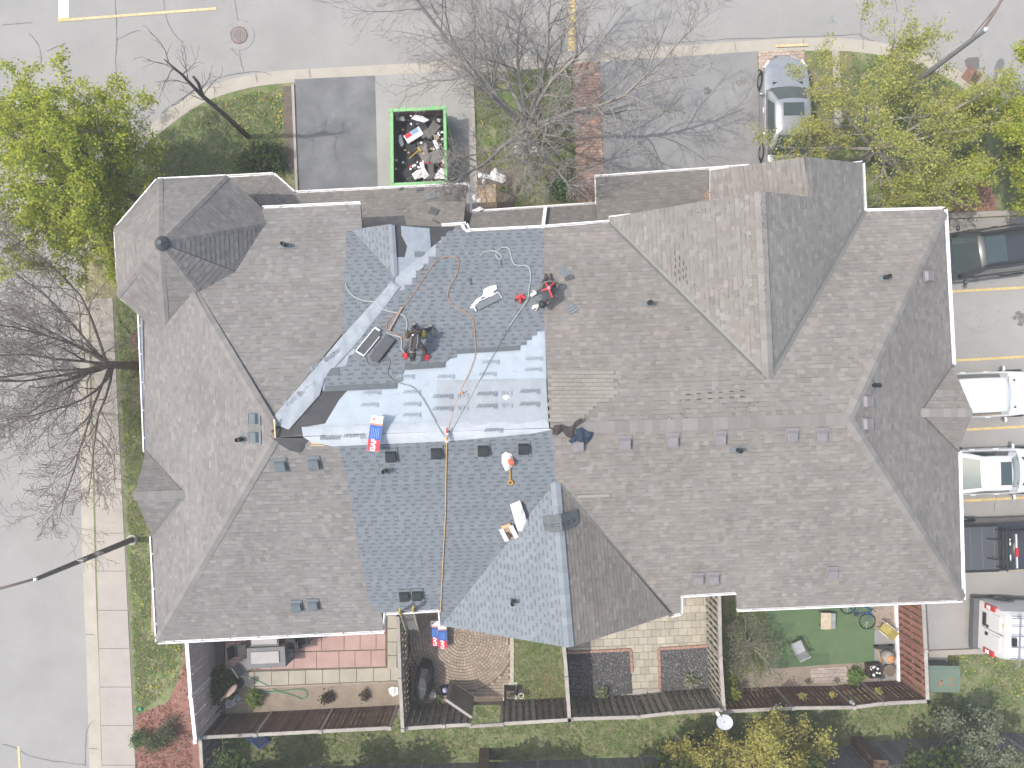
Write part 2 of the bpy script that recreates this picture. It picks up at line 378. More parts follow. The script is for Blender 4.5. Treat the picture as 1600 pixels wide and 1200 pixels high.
# sealed cracks
def crack(pts, w=.03, z=RZ):
    P = smooth_path([(x, y, 0) for x, y in pts], 5); m = MB(); r = random.Random(int(pts[0][0])); L = []
    for i, p in enumerate(P):
        d = (P[min(i + 1, len(P) - 1)] - P[max(i - 1, 0)]).normalized(); q = W(p.x + r.uniform(-.7, .7), p.y + r.uniform(-.7, .7)); n = Vector((d.y, d.x, 0)).normalized() * (w / 2 * r.uniform(.5, 1.3)); L.append((q + n, q - n))
    for i in range(len(L) - 1): m.poly([v + Vector((0, 0, z + .009)) for v in (L[i][0], L[i + 1][0], L[i + 1][1], L[i][1])])
    return flip_up(m.build('sealed_crack', TAR, kind='structure'))
for c in ([(177, -5), (180, 60), (178, 90), (180, 118)], [(254, -5), (257, 25), (270, 50), (283, 64)], [(285, 68), (288, 90), (288, 105)], [(365, -5), (369, 25), (372, 40)], [(371, 28), (358, 45), (358, 70), (371, 86)], [(371, 70), (374, 90), (379, 110)], [(371, 28), (386, 34), (390, 50), (384, 66)],
          [(42, 50), (55, 65), (61, 85), (60, 100)], [(0, 37), (25, 34), (46, 33)], [(250, 175), (300, 140), (350, 117), (400, 110), (421, 115)], [(1040, 66), (1120, 60), (1200, 57), (1290, 54), (1345, 51)], [(1352, -5), (1349, 25), (1347, 50), (1352, 60)], [(1345, 51), (1360, 60), (1368, 62)], [(1400, -5), (1405, 16)], [(1400, 25), (1400, 66)],
          [(0, 1165), (20, 1170), (40, 1182), (70, 1190), (130, 1197)], [(131, 1200), (132, 1150), (142, 1130), (158, 1128)], [(100, 65), (70, 78)], [(178, 60), (200, 50), (218, 45)]): crack(c)
crack([(1555, 715), (1557, 770), (1552, 800)], .03, Z1); crack([(1470, 480), (1530, 520), (1560, 500)], .012, Z1)
def blots(cx, cy, n, spread, size, col, z, seed):
    g = random.Random(seed); m = MB()
    for k in range(n):
        x, y, q = cx + g.gauss(0, spread), cy + g.gauss(0, spread * .7), g.uniform(.3, 1) * size; ph = g.random() * 6
        m.poly([W(x + q * math.cos(t) * (1 + .25 * math.sin(3 * t + ph)), y + q * .8 * math.sin(t) * (1 + .25 * math.sin(2 * t + ph))) + Vector((0, 0, z + .006 + k * .0002)) for t in [i * .57 for i in range(11)]])
    return flip_up(m.build('oil_stain', M('oil%d' % seed, col, .9, .3, 6), kind='structure'))
blots(1592, 496, 12, 6, 5, (.15, .145, .14), Z1, 1); blots(1545, 505, 7, 18, 1.6, (.17, .165, .16), Z1, 2); blots(1107, 143, 9, 3.5, 3, (.12, .115, .11), Z1, 3); blots(1157, 128, 14, 4, 5, (.205, .19, .178), Z1, 4); blots(1140, 200, 16, 16, 3, (.2, .2, .198), Z1, 5); blots(60, 520, 6, 60, 1.5, (.2, .2, .2), RZ, 7)
# manhole, water valve, catch basin
mh = E('manhole_cover', W(372, 53) + Vector((0, 0, RZ)), 'round rusty manhole cover set in a concrete collar in the road', 'manhole cover')
m = MB(); m.disc((0, 0, 0), .62, .002, .014, 28); m.build('collar', M('patch_grey', (.27, .262, .257), .95, .1, 4, fine=.1), mh, True)
m = MB(); m.disc((0, 0, 0), .36, .01, .026, 28); m.build('frame', RUST, mh, True)
m = MB(); m.disc((0, 0, 0), .30, .02, .034, 28); lid = m.build('lid', M('iron_lid', (.225, .21, .205), .8, .2, 20), mh, True)
for i in range(-3, 4):
    for j in range(-3, 4):
        if i * i + j * j < 12: m = MB(); m.box((i * .075, j * .075, .036), (.045, .045, .01)); m.build('stud', RUST, lid, True)
vb = E('valve_box', W(1303, 28) + Vector((0, 0, RZ)), 'small pale asphalt patch round a valve box in the road', 'valve box')
m = MB(); m.poly([(.18 * math.cos(t) * (1 + .2 * math.sin(2 * t)), .16 * math.sin(t), .012) for t in [i * .5 for i in range(12)]]); m.build('patch', M('patch_green', (.24, .26, .245), .9, .3, 12), vb, True); m = MB(); m.disc((0, 0, 0), .07, .01, .024, 12); m.build('lid', METAL, vb, True)
cb = E('catch_basin', W(1521, 117) + Vector((0, 0, RZ)), 'rusty square storm drain grate at the kerb with a dark wet patch', 'storm drain', rz=-.66)
m = MB(); m.box((0, 0, .012), (.66, .62, .03)); m.build('frame', M('basin_brown', (.20, .115, .085), .9, .2, 6), cb, True)
for i in range(9): m = MB(); m.box((.05 + i * .028, -.02, .03), (.012, .44, .016), .3); m.build('bar', DKMETAL, cb, True)
m = MB(); m.poly([W(x, y) + Vector((0, 0, RZ + .006)) for x, y in ((1510, 92), (1516, 88), (1532, 87), (1533, 101), (1531, 107), (1522, 103), (1512, 103))]); flip_up(m.build('damp_patch', M('damp', (.13, .125, .12), .6, .1, 3), kind='structure'))
m = MB(); m.poly([W(x, y) + Vector((0, 0, RZ + .003)) for x, y in ((1540, 52), (1600, 85), (1660, 140), (1600, 210), (1548, 160), (1530, 108))]); flip_up(m.build('road_patch', M('asphalt_patch', (.27, .265, .26), .95, .08, .8, fine=.12), kind='structure'))
# ---------------------------------------------------------------- back yards
sheet('yard_soil', [(325, 930), (640, 930), (642, 1118), (338, 1122)], Z1, DIRT)
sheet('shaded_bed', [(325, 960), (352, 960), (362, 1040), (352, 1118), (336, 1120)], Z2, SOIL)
pk = sheet('pink_patio', [(345, 940), (604, 940), (606, 1046), (352, 1050)], Z2, MORTAR)
xs = [352, 388, 424, 460, 495, 530, 555, 580, 603]
for r0, (y0, y1) in enumerate(((968, 990), (991, 1016), (1017, 1043))):
    for i in range(8):
        m1 = MB(); o = (r0 % 2) * 8; a, b = xs[i] + (o if i else 0), xs[i + 1] + (o if i < 7 else 0); t = -.03
        m1.prism([W(a + .4, y1 + t * (a - 500) * .8), W(b - .4, y1 + t * (b - 500) * .8), W(b - .4, y0 + .8 + t * (b - 500) * .8), W(a + .4, y0 + .8 + t * (a - 500) * .8)], 0, .04 + rk.uniform(0, .006)); m1.build('slab', PINK, pk)
bg = sheet('slab_border', [(352, 1044), (604, 1036), (604, 940), (638, 940), (640, 1066), (352, 1076)], Z2 + .002, MORTAR)
for i in range(10):
    a, b = 372 + i * 26.5, 372 + (i + 1) * 26.5; m1 = MB(); t = -.03
    m1.prism([W(a + .4, 1070 + t * (a - 500)), W(b - .4, 1070 + t * (b - 500)), W(b - .4, 1046 + t * (b - 500)), W(a + .4, 1046 + t * (a - 500))], 0, .045 + rk.uniform(0, .006)); m1.build('slab', BEIGE, bg)
for i in range(5):
    y0 = 940 + i * 21; m1 = MB(); m1.prism([W(606, y0 + 20), W(620, y0 + 20), W(620, y0), W(606, y0)], 0, .045 + rk.uniform(0, .005)); m1.build('slab', BEIGE, bg)
m = MB(); m.beam(W(395, 1073) + Vector((0, 0, .06)), W(620, 1064) + Vector((0, 0, .06)), .08, .1); m.build('timber_edging', M('edging_timber', (.27, .23, .19), .9, .2, 4), bg)
# middle yard: circular paver patio
cp = sheet('round_patio', [(634, 930), (800, 930), (803, 1100), (638, 1104)], Z1, MORTAR)
mb = MB(); mb.usecol = True; r = random.Random(9); C0 = W(722, 997); reg = [(W(x, y).x, W(x, y).y) for x, y in ((636, 932), (797, 932), (800, 1092), (640, 1096))]
PC = [(.30, .24, .185), (.325, .265, .205), (.28, .232, .185), (.31, .255, .2)]
def shade_(r):
    k = r.uniform(.84, 1.08); return tuple(c * k for c in r.choice(PC))
for k in range(17):
    r0, r1 = .02 + k * .125, .02 + (k + 1) * .125 - .018; n = max(5, round(2 * math.pi * (r0 + .06) / .135)); ph = r.random()
    for i in range(n):
        a0, a1 = 2 * math.pi * (i + ph) / n + .012 / (r0 + .06), 2 * math.pi * (i + 1 + ph) / n
        P = [(C0.x + q * math.cos(a), C0.y + q * math.sin(a)) for q, a in ((r0, a0), (r1, a0), (r1, a1), (r0, a1))]
        if all(inside(p, reg) for p in P): mb.col = shade_(r); mb.prism(P, 0, .03 + r.uniform(-.003, .003))
R0 = 17 * .125 + .03
for j in range(40):
    for i in range(40):
        x, y = reg[3][0] - .1 + i * .145 + (j % 2) * .07, reg[3][1] - .2 + j * .125
        P = [(x, y), (x + .13, y), (x + .13, y + .11), (x, y + .11)]
        if all(inside(p, reg) and math.hypot(p[0] - C0.x, p[1] - C0.y) > R0 - .05 for p in P): mb.col = shade_(r); mb.prism(P, 0, .03 + r.uniform(-.003, .003))
mb.build('pavers', PAVER, cp, kind='stuff')
m = MB(); m.prism([W(797, 930), W(797, 1075), W(803, 1075), W(803, 930)], 0, .05); m.build('concrete_edging', M('edging_grey', (.36, .34, .27), .9, .25, 5, fine=.15), cp)
sheet('pebble_bed', [(786, 1066), (808, 1066), (808, 1092), (786, 1095)], Z3, M('pebbles', (.5, .49, .46), .9, .3, 25, .8, 30, fine=.4))
# right-middle yard
BE = [(.355, .33, .265), (.375, .345, .28), (.335, .312, .255), (.365, .34, .285)]
field('beige_patio', [(886, 920), (1106, 912), (1106, 1080), (888, 1090)], .36, .3, PAVER, .03, gap=.014, cols=BE, stuff=False, seed=12)
for i, px in enumerate(([(884, 1021), (984, 1016), (988, 1083), (887, 1092)], [(1029, 1015), (1106, 1010), (1108, 1078), (1031, 1083)])):
    gb = sheet('gravel_bed', px, .05, GRAVEL)
    g = MB(); rr = random.Random(i); poly = [(W(*p).x, W(*p).y) for p in px]; x0, x1 = min(p[0] for p in poly), max(p[0] for p in poly); y0, y1 = min(p[1] for p in poly), max(p[1] for p in poly); g.usecol = True
    for k in range(2600):
        x, y = rr.uniform(x0, x1), rr.uniform(y0, y1)
        if inside((x, y), poly):
            q = rr.uniform(.012, .03); t = rr.random() * 3; c = rr.choice((.04, .06, .09, .13, .3)); g.col = (c, c, c * 1.02); h = rr.uniform(.01, .03)
            g.add([(x + q * math.cos(t), y + q * math.sin(t), .05), (x - q * math.sin(t), y + q * math.cos(t), .05), (x - q * math.cos(t), y - q * math.sin(t), .05), (x + q * math.sin(t), y - q * math.cos(t), .05), (x, y, .05 + h)], [(0, 1, 4), (1, 2, 4), (2, 3, 4), (3, 0, 4)])
    g.build('gravel', M('gravel_bits', (.1, .1, .1), .9, .1, 4, attr=True), gb, kind='stuff')
    edges = [((884, 1019), (986, 1014)), ((985, 1015), (989, 1084))] if i == 0 else [((1029, 1013), (1106, 1008)), ((1029, 1013), (1031, 1083))]
    for a, b in edges:
        A, B = W(*a), W(*b); n = max(3, int((B - A).length / .21)); d = (B - A) / n
        for k in range(n):
            if i == 0 and a == (985, 1015) and k > n * .45: break
            m1 = MB(); c = A + d * (k + .5); m1.box(c + Vector((0, 0, .05)), (d.length - .015, .10, .1), math.atan2(d.y, d.x) + rk.uniform(-.05, .05)); m1.build('brick', BRICKR, gb)
st = sheet('step_stones', [(988, 1076), (1030, 1073), (1031, 1083), (989, 1086)], .04, CONC)
for a, b in ((988, 1010), (1012, 1029)): m1 = MB(); m1.prism([W(a, 1086), W(b, 1084), W(b, 1074), W(a, 1076)], 0, .08 + rk.uniform(0, .02)); m1.build('slab', CONC, st)
# right yard: artificial turf, paving, soil
sheet('right_yard_soil', [(1130, 925), (1408, 915), (1412, 1075), (1136, 1085)], Z1, DIRT)
sheet('shaded_lawn', [(1108, 915), (1205, 915), (1200, 1048), (1110, 1050)], Z2, GRASS)
tf = sheet('artificial_turf', [(1196, 930), (1366, 922), (1368, 1034), (1296, 1038), (1200, 1045)], .02, TURF)
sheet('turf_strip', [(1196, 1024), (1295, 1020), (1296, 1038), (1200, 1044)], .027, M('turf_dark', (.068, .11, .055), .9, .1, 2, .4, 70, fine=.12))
field('paved_path', [(1266, 1044), (1324, 1041), (1325, 1064), (1267, 1067)], .3, .15, PAVER, .035, cols=[(.33, .28, .25), (.36, .31, .27)], seed=14, stuff=False)
sheet('rubble_patch', [(1358, 940), (1402, 938), (1402, 985), (1368, 985)], .022, M('rubble', (.27, .225, .19), .95, .25, 6, .7, 25, fine=.35))
sheet('junk_slab', [(1366, 985), (1402, 983), (1404, 1060), (1366, 1064)], .024, ASPHM)
# ---------------------------------------------------------------- the townhouse block
WALLM = M('wall_brick', (.33, .24, .19), .9, .15, 3, .3, 30, fine=.2)
SHOLD = M('old_shingle', (.2, .19, .18), .95, .10, .45, .35, 120, attr=True, fine=.13)
SHNEW = M('new_shingle', (.2, .23, .26), .93, .05, .5, .35, 120, attr=True, fine=.12)
DECK = M('roof_deck', (.15, .14, .13), .9, .15, 5)
VALM = M('valley_metal', (.165, .165, .155), .6, .1, 3, metal=.2)
house = E('townhouse_block', W(800, 620) + Vector((0, 0, 0)), 'long grey townhouse block with hipped shingle roof, corner turret and half-replaced shingles', 'townhouse')
pN = Plane((430, 683, 8.7), (1325, 654, 8.7), (480, 323, 5.3)); pS = Plane((430, 683, 8.7), (1325, 654, 8.7), (480, 991, 5.3))
pW = Plane(pN.at(300, 452), pS.at(247, 1002), pN.at(430, 683)); pE = Plane(pN.at(1475, 327), pS.at(1503, 937), pN.at(1325, 654))
def zpl(pl, px, py): return pl.at(px, py).z
zA = zpl(pN, 1200, 592); pAl = Plane((1200, 592, zA), (1187, 298, zA), (952, 347, zpl(pN, 952, 347))); pAr = Plane((1200, 592, zA), (1187, 298, zA), (1350, 330, zpl(pN, 1350, 330)))
zB = pAr.at(1265, 308).z; pBl = Plane((1265, 308, zB), (1258, 245, zB), (1110, 268, 5.35))
zC = zpl(pS, 868, 752); pCl = Plane((868, 752, zC), (890, 1012, zC), (690, 978, zpl(pS, 690, 978))); pCr = Plane((868, 752, zC), (890, 1012, zC), (1056, 958, zpl(pS, 1056, 958)))
zD = zpl(pN, 617, 432); pDl = Plane((617, 432, zD), (612, 350, zD), (555, 364, zpl(pN, 555, 364))); pDr = Plane((617, 432, zD), (612, 350, zD), (712, 356, zpl(pN, 712, 356)))
zG = zpl(pW, 290, 772); pGn = Plane((290, 772, zG), (210, 775, zG), (228, 706, zpl(pW, 228, 706))); pGs = Plane((290, 772, zG), (210, 775, zG), (238, 838, zpl(pW, 238, 838)))
zF = zpl(pE, 1437, 645); pFn = Plane((1437, 645, zF), (1520, 645, zF), (1488, 570, zpl(pE, 1488, 570))); pFs = Plane((1437, 645, zF), (1520, 645, zF), (1497, 705, zpl(pE, 1497, 705)))
# lower roofs over porches and garages on the street side
pL1 = Plane((460, 302, 2.75), (733, 289, 2.75), (600, 360, 3.5)); pL0 = Plane((353, 277, 2.75), (427, 273, 2.75), (395, 312, 3.15)); pLc = Plane((427, 273, 2.75), (460, 302, 2.75), (395, 312, 3.15))
pL2 = Plane((736, 332, 2.85), (931, 319, 2.85), (850, 358, 3.45)); pL3 = Plane((929, 277, 2.7), (1170, 260, 2.7), (1050, 330, 3.6))
def tone(base, r, lo=.8, hi=1.15):
    k = r.uniform(lo, hi); w = r.uniform(-.02, .02); return (base[0] * (k + w), base[1] * k, base[2] * (k - w))
OLD = (.205, .189, .174); OLDL = (.192, .182, .175); NEW = (.158, .177, .197)
SINGLE = []; 
def shingle_face(pl, px, style, seed, dz=.0, pts3=None, singles=0, base=None, course=.143, deck=True, thick=.10, split=1.0):
    r = random.Random(seed); P3 = pts3 or [pl.at(x, y, .03 + dz) for x, y in px]; poly = [pl.to2(p) for p in P3]; d0 = .03 + dz
    if deck:
        m = MB(); n = len(P3); top = [p - pl.n * (d0 - .002) for p in P3]; bot = [p - Vector((0, 0, thick)) for p in top]
        m.add(top + bot, [tuple(range(n)), tuple(range(2 * n - 1, n - 1, -1))] + [(i, n + i, n + (i + 1) % n, (i + 1) % n) for i in range(n)]); o = m.build('roof_deck', DECK, house)
    mb = MB(); mb.usecol = True; new = style == 'new'; bc = base or (NEW if new else OLD)
    us = [p[0] for p in poly]; vs = [p[1] for p in poly]; got = 0
    def emit(c2, v0, e, hb, col, mbx, front=True):
        def h(v): return d0 + .002 + (hb - .002) * (1 - (v - v0) / e)
        P = [pl.to3(u, v, h(v)) for u, v in c2]; mbx.col = col
        A = sum(c2[i][0] * c2[(i + 1) % len(c2)][1] - c2[(i + 1) % len(c2)][0] * c2[i][1] for i in range(len(c2)))
        if A < 0: P.reverse(); c2 = c2[::-1]
        mbx.poly(P)
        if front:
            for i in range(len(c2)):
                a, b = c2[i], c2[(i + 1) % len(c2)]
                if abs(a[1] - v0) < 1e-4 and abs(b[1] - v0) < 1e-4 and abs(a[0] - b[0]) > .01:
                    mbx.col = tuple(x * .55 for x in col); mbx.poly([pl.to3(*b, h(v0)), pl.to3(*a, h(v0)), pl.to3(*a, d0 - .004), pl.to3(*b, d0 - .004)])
    rows = range(math.floor(min(vs) / course), math.ceil(max(vs) / course))
    for j in rows:
        v0 = j * course; row = clip(clip(poly, 0, 1, v0 + course), 0, -1, -v0)
        if len(row) < 3: continue
        u = min(us) - r.uniform(0, .3); k = 0; rowtone = r.uniform(.975, 1.025); shade = r.uniform(.96, 1.04)
        while u < max(us):
            w = (r.uniform(.13, .22) if k % 2 else r.uniform(.09, .2)) if new else r.uniform(.11, .24)
            c = clip(clip(row, 1, 0, u + w - .0008), -1, 0, -u); u += w; k += 1
            shade = r.choice((.9, .95, 1, 1, 1, 1.05, 1.14))
            if len(c) < 3 or area(c) < 3e-4: continue
            tooth = k % 2 == 0 if new else r.random() < .5
            hb = .014 if tooth else .007; col = tone(bc, r, .93, 1.08) if new else tone(bc, r, .95, 1.05); col = tuple(x * rowtone * (shade if not new else 1) for x in col)
            cx = sum(p[0] for p in c) / len(c); cy = sum(p[1] for p in c) / len(c); q = pl.to3(cx, cy)
            one = singles and got < singles and area(c) > .6 * w * course; tgt = MB() if one else mb
            if one: tgt.usecol = True; got += 1
            shade_band = .42 if new else r.uniform(.12, .24)  # top of a tab coloured darker, as shade below the next course's butt
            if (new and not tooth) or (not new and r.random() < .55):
                vb = v0 + course * (1 - shade_band); lo, hi = clip(c, 0, 1, vb), clip(c, 0, -1, -vb)
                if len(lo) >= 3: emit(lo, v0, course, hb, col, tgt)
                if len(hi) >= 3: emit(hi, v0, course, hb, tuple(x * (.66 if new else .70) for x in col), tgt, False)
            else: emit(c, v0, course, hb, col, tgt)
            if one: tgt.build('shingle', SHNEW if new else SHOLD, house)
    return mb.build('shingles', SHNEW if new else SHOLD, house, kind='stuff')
blueSleft = [(531, 700), (536, 720), (545, 765), (556, 830), (568, 895), (577, 940), (596, 957)]
# --- north side
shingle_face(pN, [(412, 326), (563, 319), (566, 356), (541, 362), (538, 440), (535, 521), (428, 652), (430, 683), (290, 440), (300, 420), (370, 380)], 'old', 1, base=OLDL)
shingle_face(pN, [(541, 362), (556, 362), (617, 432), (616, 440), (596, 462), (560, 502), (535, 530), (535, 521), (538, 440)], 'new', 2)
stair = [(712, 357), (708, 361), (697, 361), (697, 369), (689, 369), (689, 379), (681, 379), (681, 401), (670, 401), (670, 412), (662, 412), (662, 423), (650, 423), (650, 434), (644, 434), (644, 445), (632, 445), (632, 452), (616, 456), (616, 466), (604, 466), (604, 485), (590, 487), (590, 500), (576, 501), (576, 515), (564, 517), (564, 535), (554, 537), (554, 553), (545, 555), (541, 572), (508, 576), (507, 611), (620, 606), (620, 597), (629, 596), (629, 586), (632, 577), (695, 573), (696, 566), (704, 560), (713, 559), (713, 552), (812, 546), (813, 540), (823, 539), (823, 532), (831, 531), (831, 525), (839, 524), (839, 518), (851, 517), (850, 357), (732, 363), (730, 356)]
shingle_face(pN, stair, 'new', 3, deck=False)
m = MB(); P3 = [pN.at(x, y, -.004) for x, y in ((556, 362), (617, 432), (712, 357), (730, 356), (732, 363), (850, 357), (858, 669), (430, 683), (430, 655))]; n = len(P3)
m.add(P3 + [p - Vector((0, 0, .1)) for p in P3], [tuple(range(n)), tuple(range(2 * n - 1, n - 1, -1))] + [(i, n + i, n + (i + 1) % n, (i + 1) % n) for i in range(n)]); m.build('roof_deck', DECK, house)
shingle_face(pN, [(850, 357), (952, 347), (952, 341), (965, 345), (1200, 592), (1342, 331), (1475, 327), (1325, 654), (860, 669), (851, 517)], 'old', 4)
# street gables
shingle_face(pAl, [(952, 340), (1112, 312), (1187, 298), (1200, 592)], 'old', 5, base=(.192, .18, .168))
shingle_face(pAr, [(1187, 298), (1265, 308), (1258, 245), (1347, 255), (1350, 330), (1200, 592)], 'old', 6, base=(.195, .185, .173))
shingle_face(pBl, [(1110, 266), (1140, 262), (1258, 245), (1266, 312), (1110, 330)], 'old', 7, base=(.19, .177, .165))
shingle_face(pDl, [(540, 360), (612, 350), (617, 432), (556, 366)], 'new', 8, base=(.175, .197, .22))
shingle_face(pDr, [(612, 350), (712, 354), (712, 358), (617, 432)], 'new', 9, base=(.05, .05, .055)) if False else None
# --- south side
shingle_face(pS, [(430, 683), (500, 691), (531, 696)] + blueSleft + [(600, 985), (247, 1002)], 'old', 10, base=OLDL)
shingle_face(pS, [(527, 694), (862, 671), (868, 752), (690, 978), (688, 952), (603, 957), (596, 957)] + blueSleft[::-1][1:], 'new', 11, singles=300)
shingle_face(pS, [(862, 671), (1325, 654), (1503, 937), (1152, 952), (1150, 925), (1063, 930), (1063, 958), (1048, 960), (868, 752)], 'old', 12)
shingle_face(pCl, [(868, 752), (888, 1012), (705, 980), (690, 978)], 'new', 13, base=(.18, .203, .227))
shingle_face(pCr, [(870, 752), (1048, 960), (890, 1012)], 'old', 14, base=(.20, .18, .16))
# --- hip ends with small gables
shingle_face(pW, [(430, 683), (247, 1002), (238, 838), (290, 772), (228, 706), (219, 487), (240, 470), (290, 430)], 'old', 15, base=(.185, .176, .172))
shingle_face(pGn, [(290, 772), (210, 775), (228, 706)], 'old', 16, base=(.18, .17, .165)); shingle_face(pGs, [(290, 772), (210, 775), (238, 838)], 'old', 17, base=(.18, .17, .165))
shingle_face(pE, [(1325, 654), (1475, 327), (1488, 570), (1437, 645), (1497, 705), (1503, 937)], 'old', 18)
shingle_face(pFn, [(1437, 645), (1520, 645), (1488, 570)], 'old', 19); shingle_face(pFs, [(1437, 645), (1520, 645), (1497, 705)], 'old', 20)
# --- lower roofs
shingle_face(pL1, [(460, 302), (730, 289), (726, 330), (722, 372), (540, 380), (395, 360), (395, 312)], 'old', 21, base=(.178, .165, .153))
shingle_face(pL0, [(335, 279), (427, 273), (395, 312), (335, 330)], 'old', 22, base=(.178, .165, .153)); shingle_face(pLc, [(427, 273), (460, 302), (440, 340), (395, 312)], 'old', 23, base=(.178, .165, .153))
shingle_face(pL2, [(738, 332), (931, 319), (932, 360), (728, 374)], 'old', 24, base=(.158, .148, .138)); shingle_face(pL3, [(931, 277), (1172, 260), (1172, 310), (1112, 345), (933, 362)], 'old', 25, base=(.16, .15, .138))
# --- turret: octagonal cone
TC = W(308, 404, 5.3); TR = 136 * S * (H - 5.3) / H; AP = W(250, 379, 7.95); t0 = math.radians(2.6 + 22.5)
oct_ = [TC + Vector((TR * math.cos(t0 + i * math.pi / 4), TR * math.sin(t0 + i * math.pi / 4), 0)) for i in range(8)]
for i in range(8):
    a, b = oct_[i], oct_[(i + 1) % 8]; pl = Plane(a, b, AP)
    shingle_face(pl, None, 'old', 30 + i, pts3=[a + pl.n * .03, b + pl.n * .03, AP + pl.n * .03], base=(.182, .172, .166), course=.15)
m = MB(); m.disc(AP + Vector((0, 0, -.13)), .23, 0, .06, 16, .2); m.disc(AP + Vector((0, 0, -.13)), .2, .06, .2, 16, .07); m.build('turret_cap', M('cap_lead', (.07, .078, .085), .55, .1, 4, metal=.2), house)
# --- hip / ridge caps and valleys
def caps(pts, mat, base, w=.30, step=.2, seed=0, lift=.05, name='ridge_caps'):
    """overlapping cap shingles folded over a hip or ridge; pts are 3-D points"""
    r = random.Random(seed); mb = MB(); mb.usecol = True
    for a, b in zip(pts[:-1], pts[1:]):
        d = (b - a); L = d.length; d.normalize(); side = d.cross(Vector((0, 0, 1))).normalized(); up = side.cross(d); n = max(1, int(L / step))
        for i in range(n):
            p, q = a + d * (L * i / n), a + d * (L * (i + 1.25) / n); k = r.uniform(.88, 1.1); mb.col = tuple(c * k for c in base)
            dr = math.tan(math.radians(17)) * w / 2
            P = [p + side * (w / 2) + up * (lift + .012 - dr), p + up * (lift + .014), p - side * (w / 2) + up * (lift + .012 - dr), q + side * (w / 2) + up * (lift - dr), q + up * (lift + .002), q - side * (w / 2) + up * (lift - dr)]
            mb.add(P, [(0, 1, 4, 3), (1, 2, 5, 4)])
    return flip_up(mb.build(name, mat, house, kind='stuff'))
CAPC = (.21, .197, .185); CAPL = (.197, .187, .18)
V = lambda pl, *px: [pl.at(x, y) for x, y in px]
caps(V(pS, (866, 670), (1325, 654)), SHOLD, CAPC, .34, .21, 1); caps(V(pW, (247, 1000), (428, 688)), SHOLD, CAPL, .30, .21, 2); caps(V(pW, (302, 456), (428, 668)), SHOLD, CAPL, .30, .21, 3)
caps(V(pE, (1503, 935), (1325, 654)), SHOLD, CAPC, .32, .21, 4); caps(V(pE, (1474, 332), (1325, 654)), SHOLD, CAPC, .32, .21, 5)
caps([pAl.at(1187, 300), pAl.at(1200, 590)], SHOLD, CAPC, .34, .21, 6); caps([pGn.at(210, 775), pGn.at(288, 772)], SHOLD, CAPL, .28, .21, 7); caps([pFn.at(1518, 645), pFn.at(1440, 645)], SHOLD, CAPC, .28, .21, 8)
caps([pBl.at(1258, 247), pBl.at(1265, 306)], SHOLD, CAPC, .28, .21, 12)
caps([pCl.at(889, 1010), pCl.at(868, 756)], SHNEW, (.20, .225, .25), .30, .21, 9); caps([pDl.at(612, 352), pDl.at(617, 430)], SHNEW, (.20, .225, .25), .2, .21, 10)
for i in range(8):
    a = oct_[i] + Vector((0, 0, .03))
    if i in (0, 1, 2, 3, 4, 5, 6): caps([a, AP + (a - AP).normalized() * .2], SHOLD, (.18, .17, .165), .24, .2, 50 + i, .03)
def valley(a, b, w=.16, lift=.05, name='valley_flashing', mat=None):
    m = MB(); d = (b - a).normalized(); s = d.cross(Vector((0, 0, 1))).normalized(); u = s.cross(d)
    P = [a + s * w / 2 + u * (lift + .03), a + u * lift, a - s * w / 2 + u * (lift + .03), b + s * w / 2 + u * (lift + .03), b + u * lift, b - s * w / 2 + u * (lift + .03)]
    m.add(P, [(0, 1, 4, 3), (1, 2, 5, 4)]); return flip_up(m.build(name, mat or VALM, house))
valley(pN.at(954, 349), pN.at(1199, 591)); valley(pN.at(1349, 332), pN.at(1201, 591)); valley(pS.at(871, 755), pS.at(1049, 961), .14)
valley(pW.at(289, 772), pW.at(228, 706), .1, mat=SHOLD if False else VALM); valley(pW.at(289, 773), pW.at(239, 838), .13); valley(pE.at(1438, 645), pE.at(1488, 571), .1); valley(pE.at(1438, 646), pE.at(1497, 704), .1)
# --- gutters: white lip and shadowed trough
def gutter(pts, w=.1):
    m = MB(); t = MB()
    for a, b in zip(pts[:-1], pts[1:]):
        d = (b - a).normalized(); s = Vector((d.y, -d.x, 0)).normalized() * w
        if (a + s - W(800, 640, a.z)).length < (a - s - W(800, 640, a.z)).length: s = -s
        m.beam(a + s - Vector((0, 0, .02)), b + s - Vector((0, 0, .02)), .038, .09); m.beam(a + s * .45 - Vector((0, 0, .07)), b + s * .45 - Vector((0, 0, .07)), w, .02)
        L = (b - a).length
        for k in range(int(L / .9)): q = a + (b - a) * ((k + .5) / max(1, int(L / .9))); t.beam(q, q + s * 1.1, .03, .02)
    g = m.build('gutter', WHITE, house)
    if t.v: t.build('gutter_bracket', WHITE, g)
z3 = lambda px, py, z: W(px, py, z)
gutter([oct_[0] + Vector((0, 0, -.02))] + [p + Vector((0, 0, -.02)) for p in oct_[1:5]] + [pW.at(219, 487)] if False else [z3(410, 326, 5.3), z3(353, 277, 5.3), z3(247, 282, 5.3), z3(182, 358, 5.3), z3(188, 462, 5.3), z3(219, 487, 5.3), pW.at(228, 706)], .07)
gutter([pW.at(238, 838), pW.at(247, 1002)], .07); gutter(V(pS, (247, 1002), (600, 985)), .07); gutter(V(pS, (600, 985), (603, 957)), .05); gutter(V(pS, (603, 957), (688, 952), (690, 978)), .06)
gutter([pN.at(410, 326), pN.at(563, 319)], .07); gutter([pN.at(563, 319), pN.at(566, 356)], .05); gutter(V(pN, (732, 361), (850, 355), (952, 347), (952, 341), (985, 337)), .05)
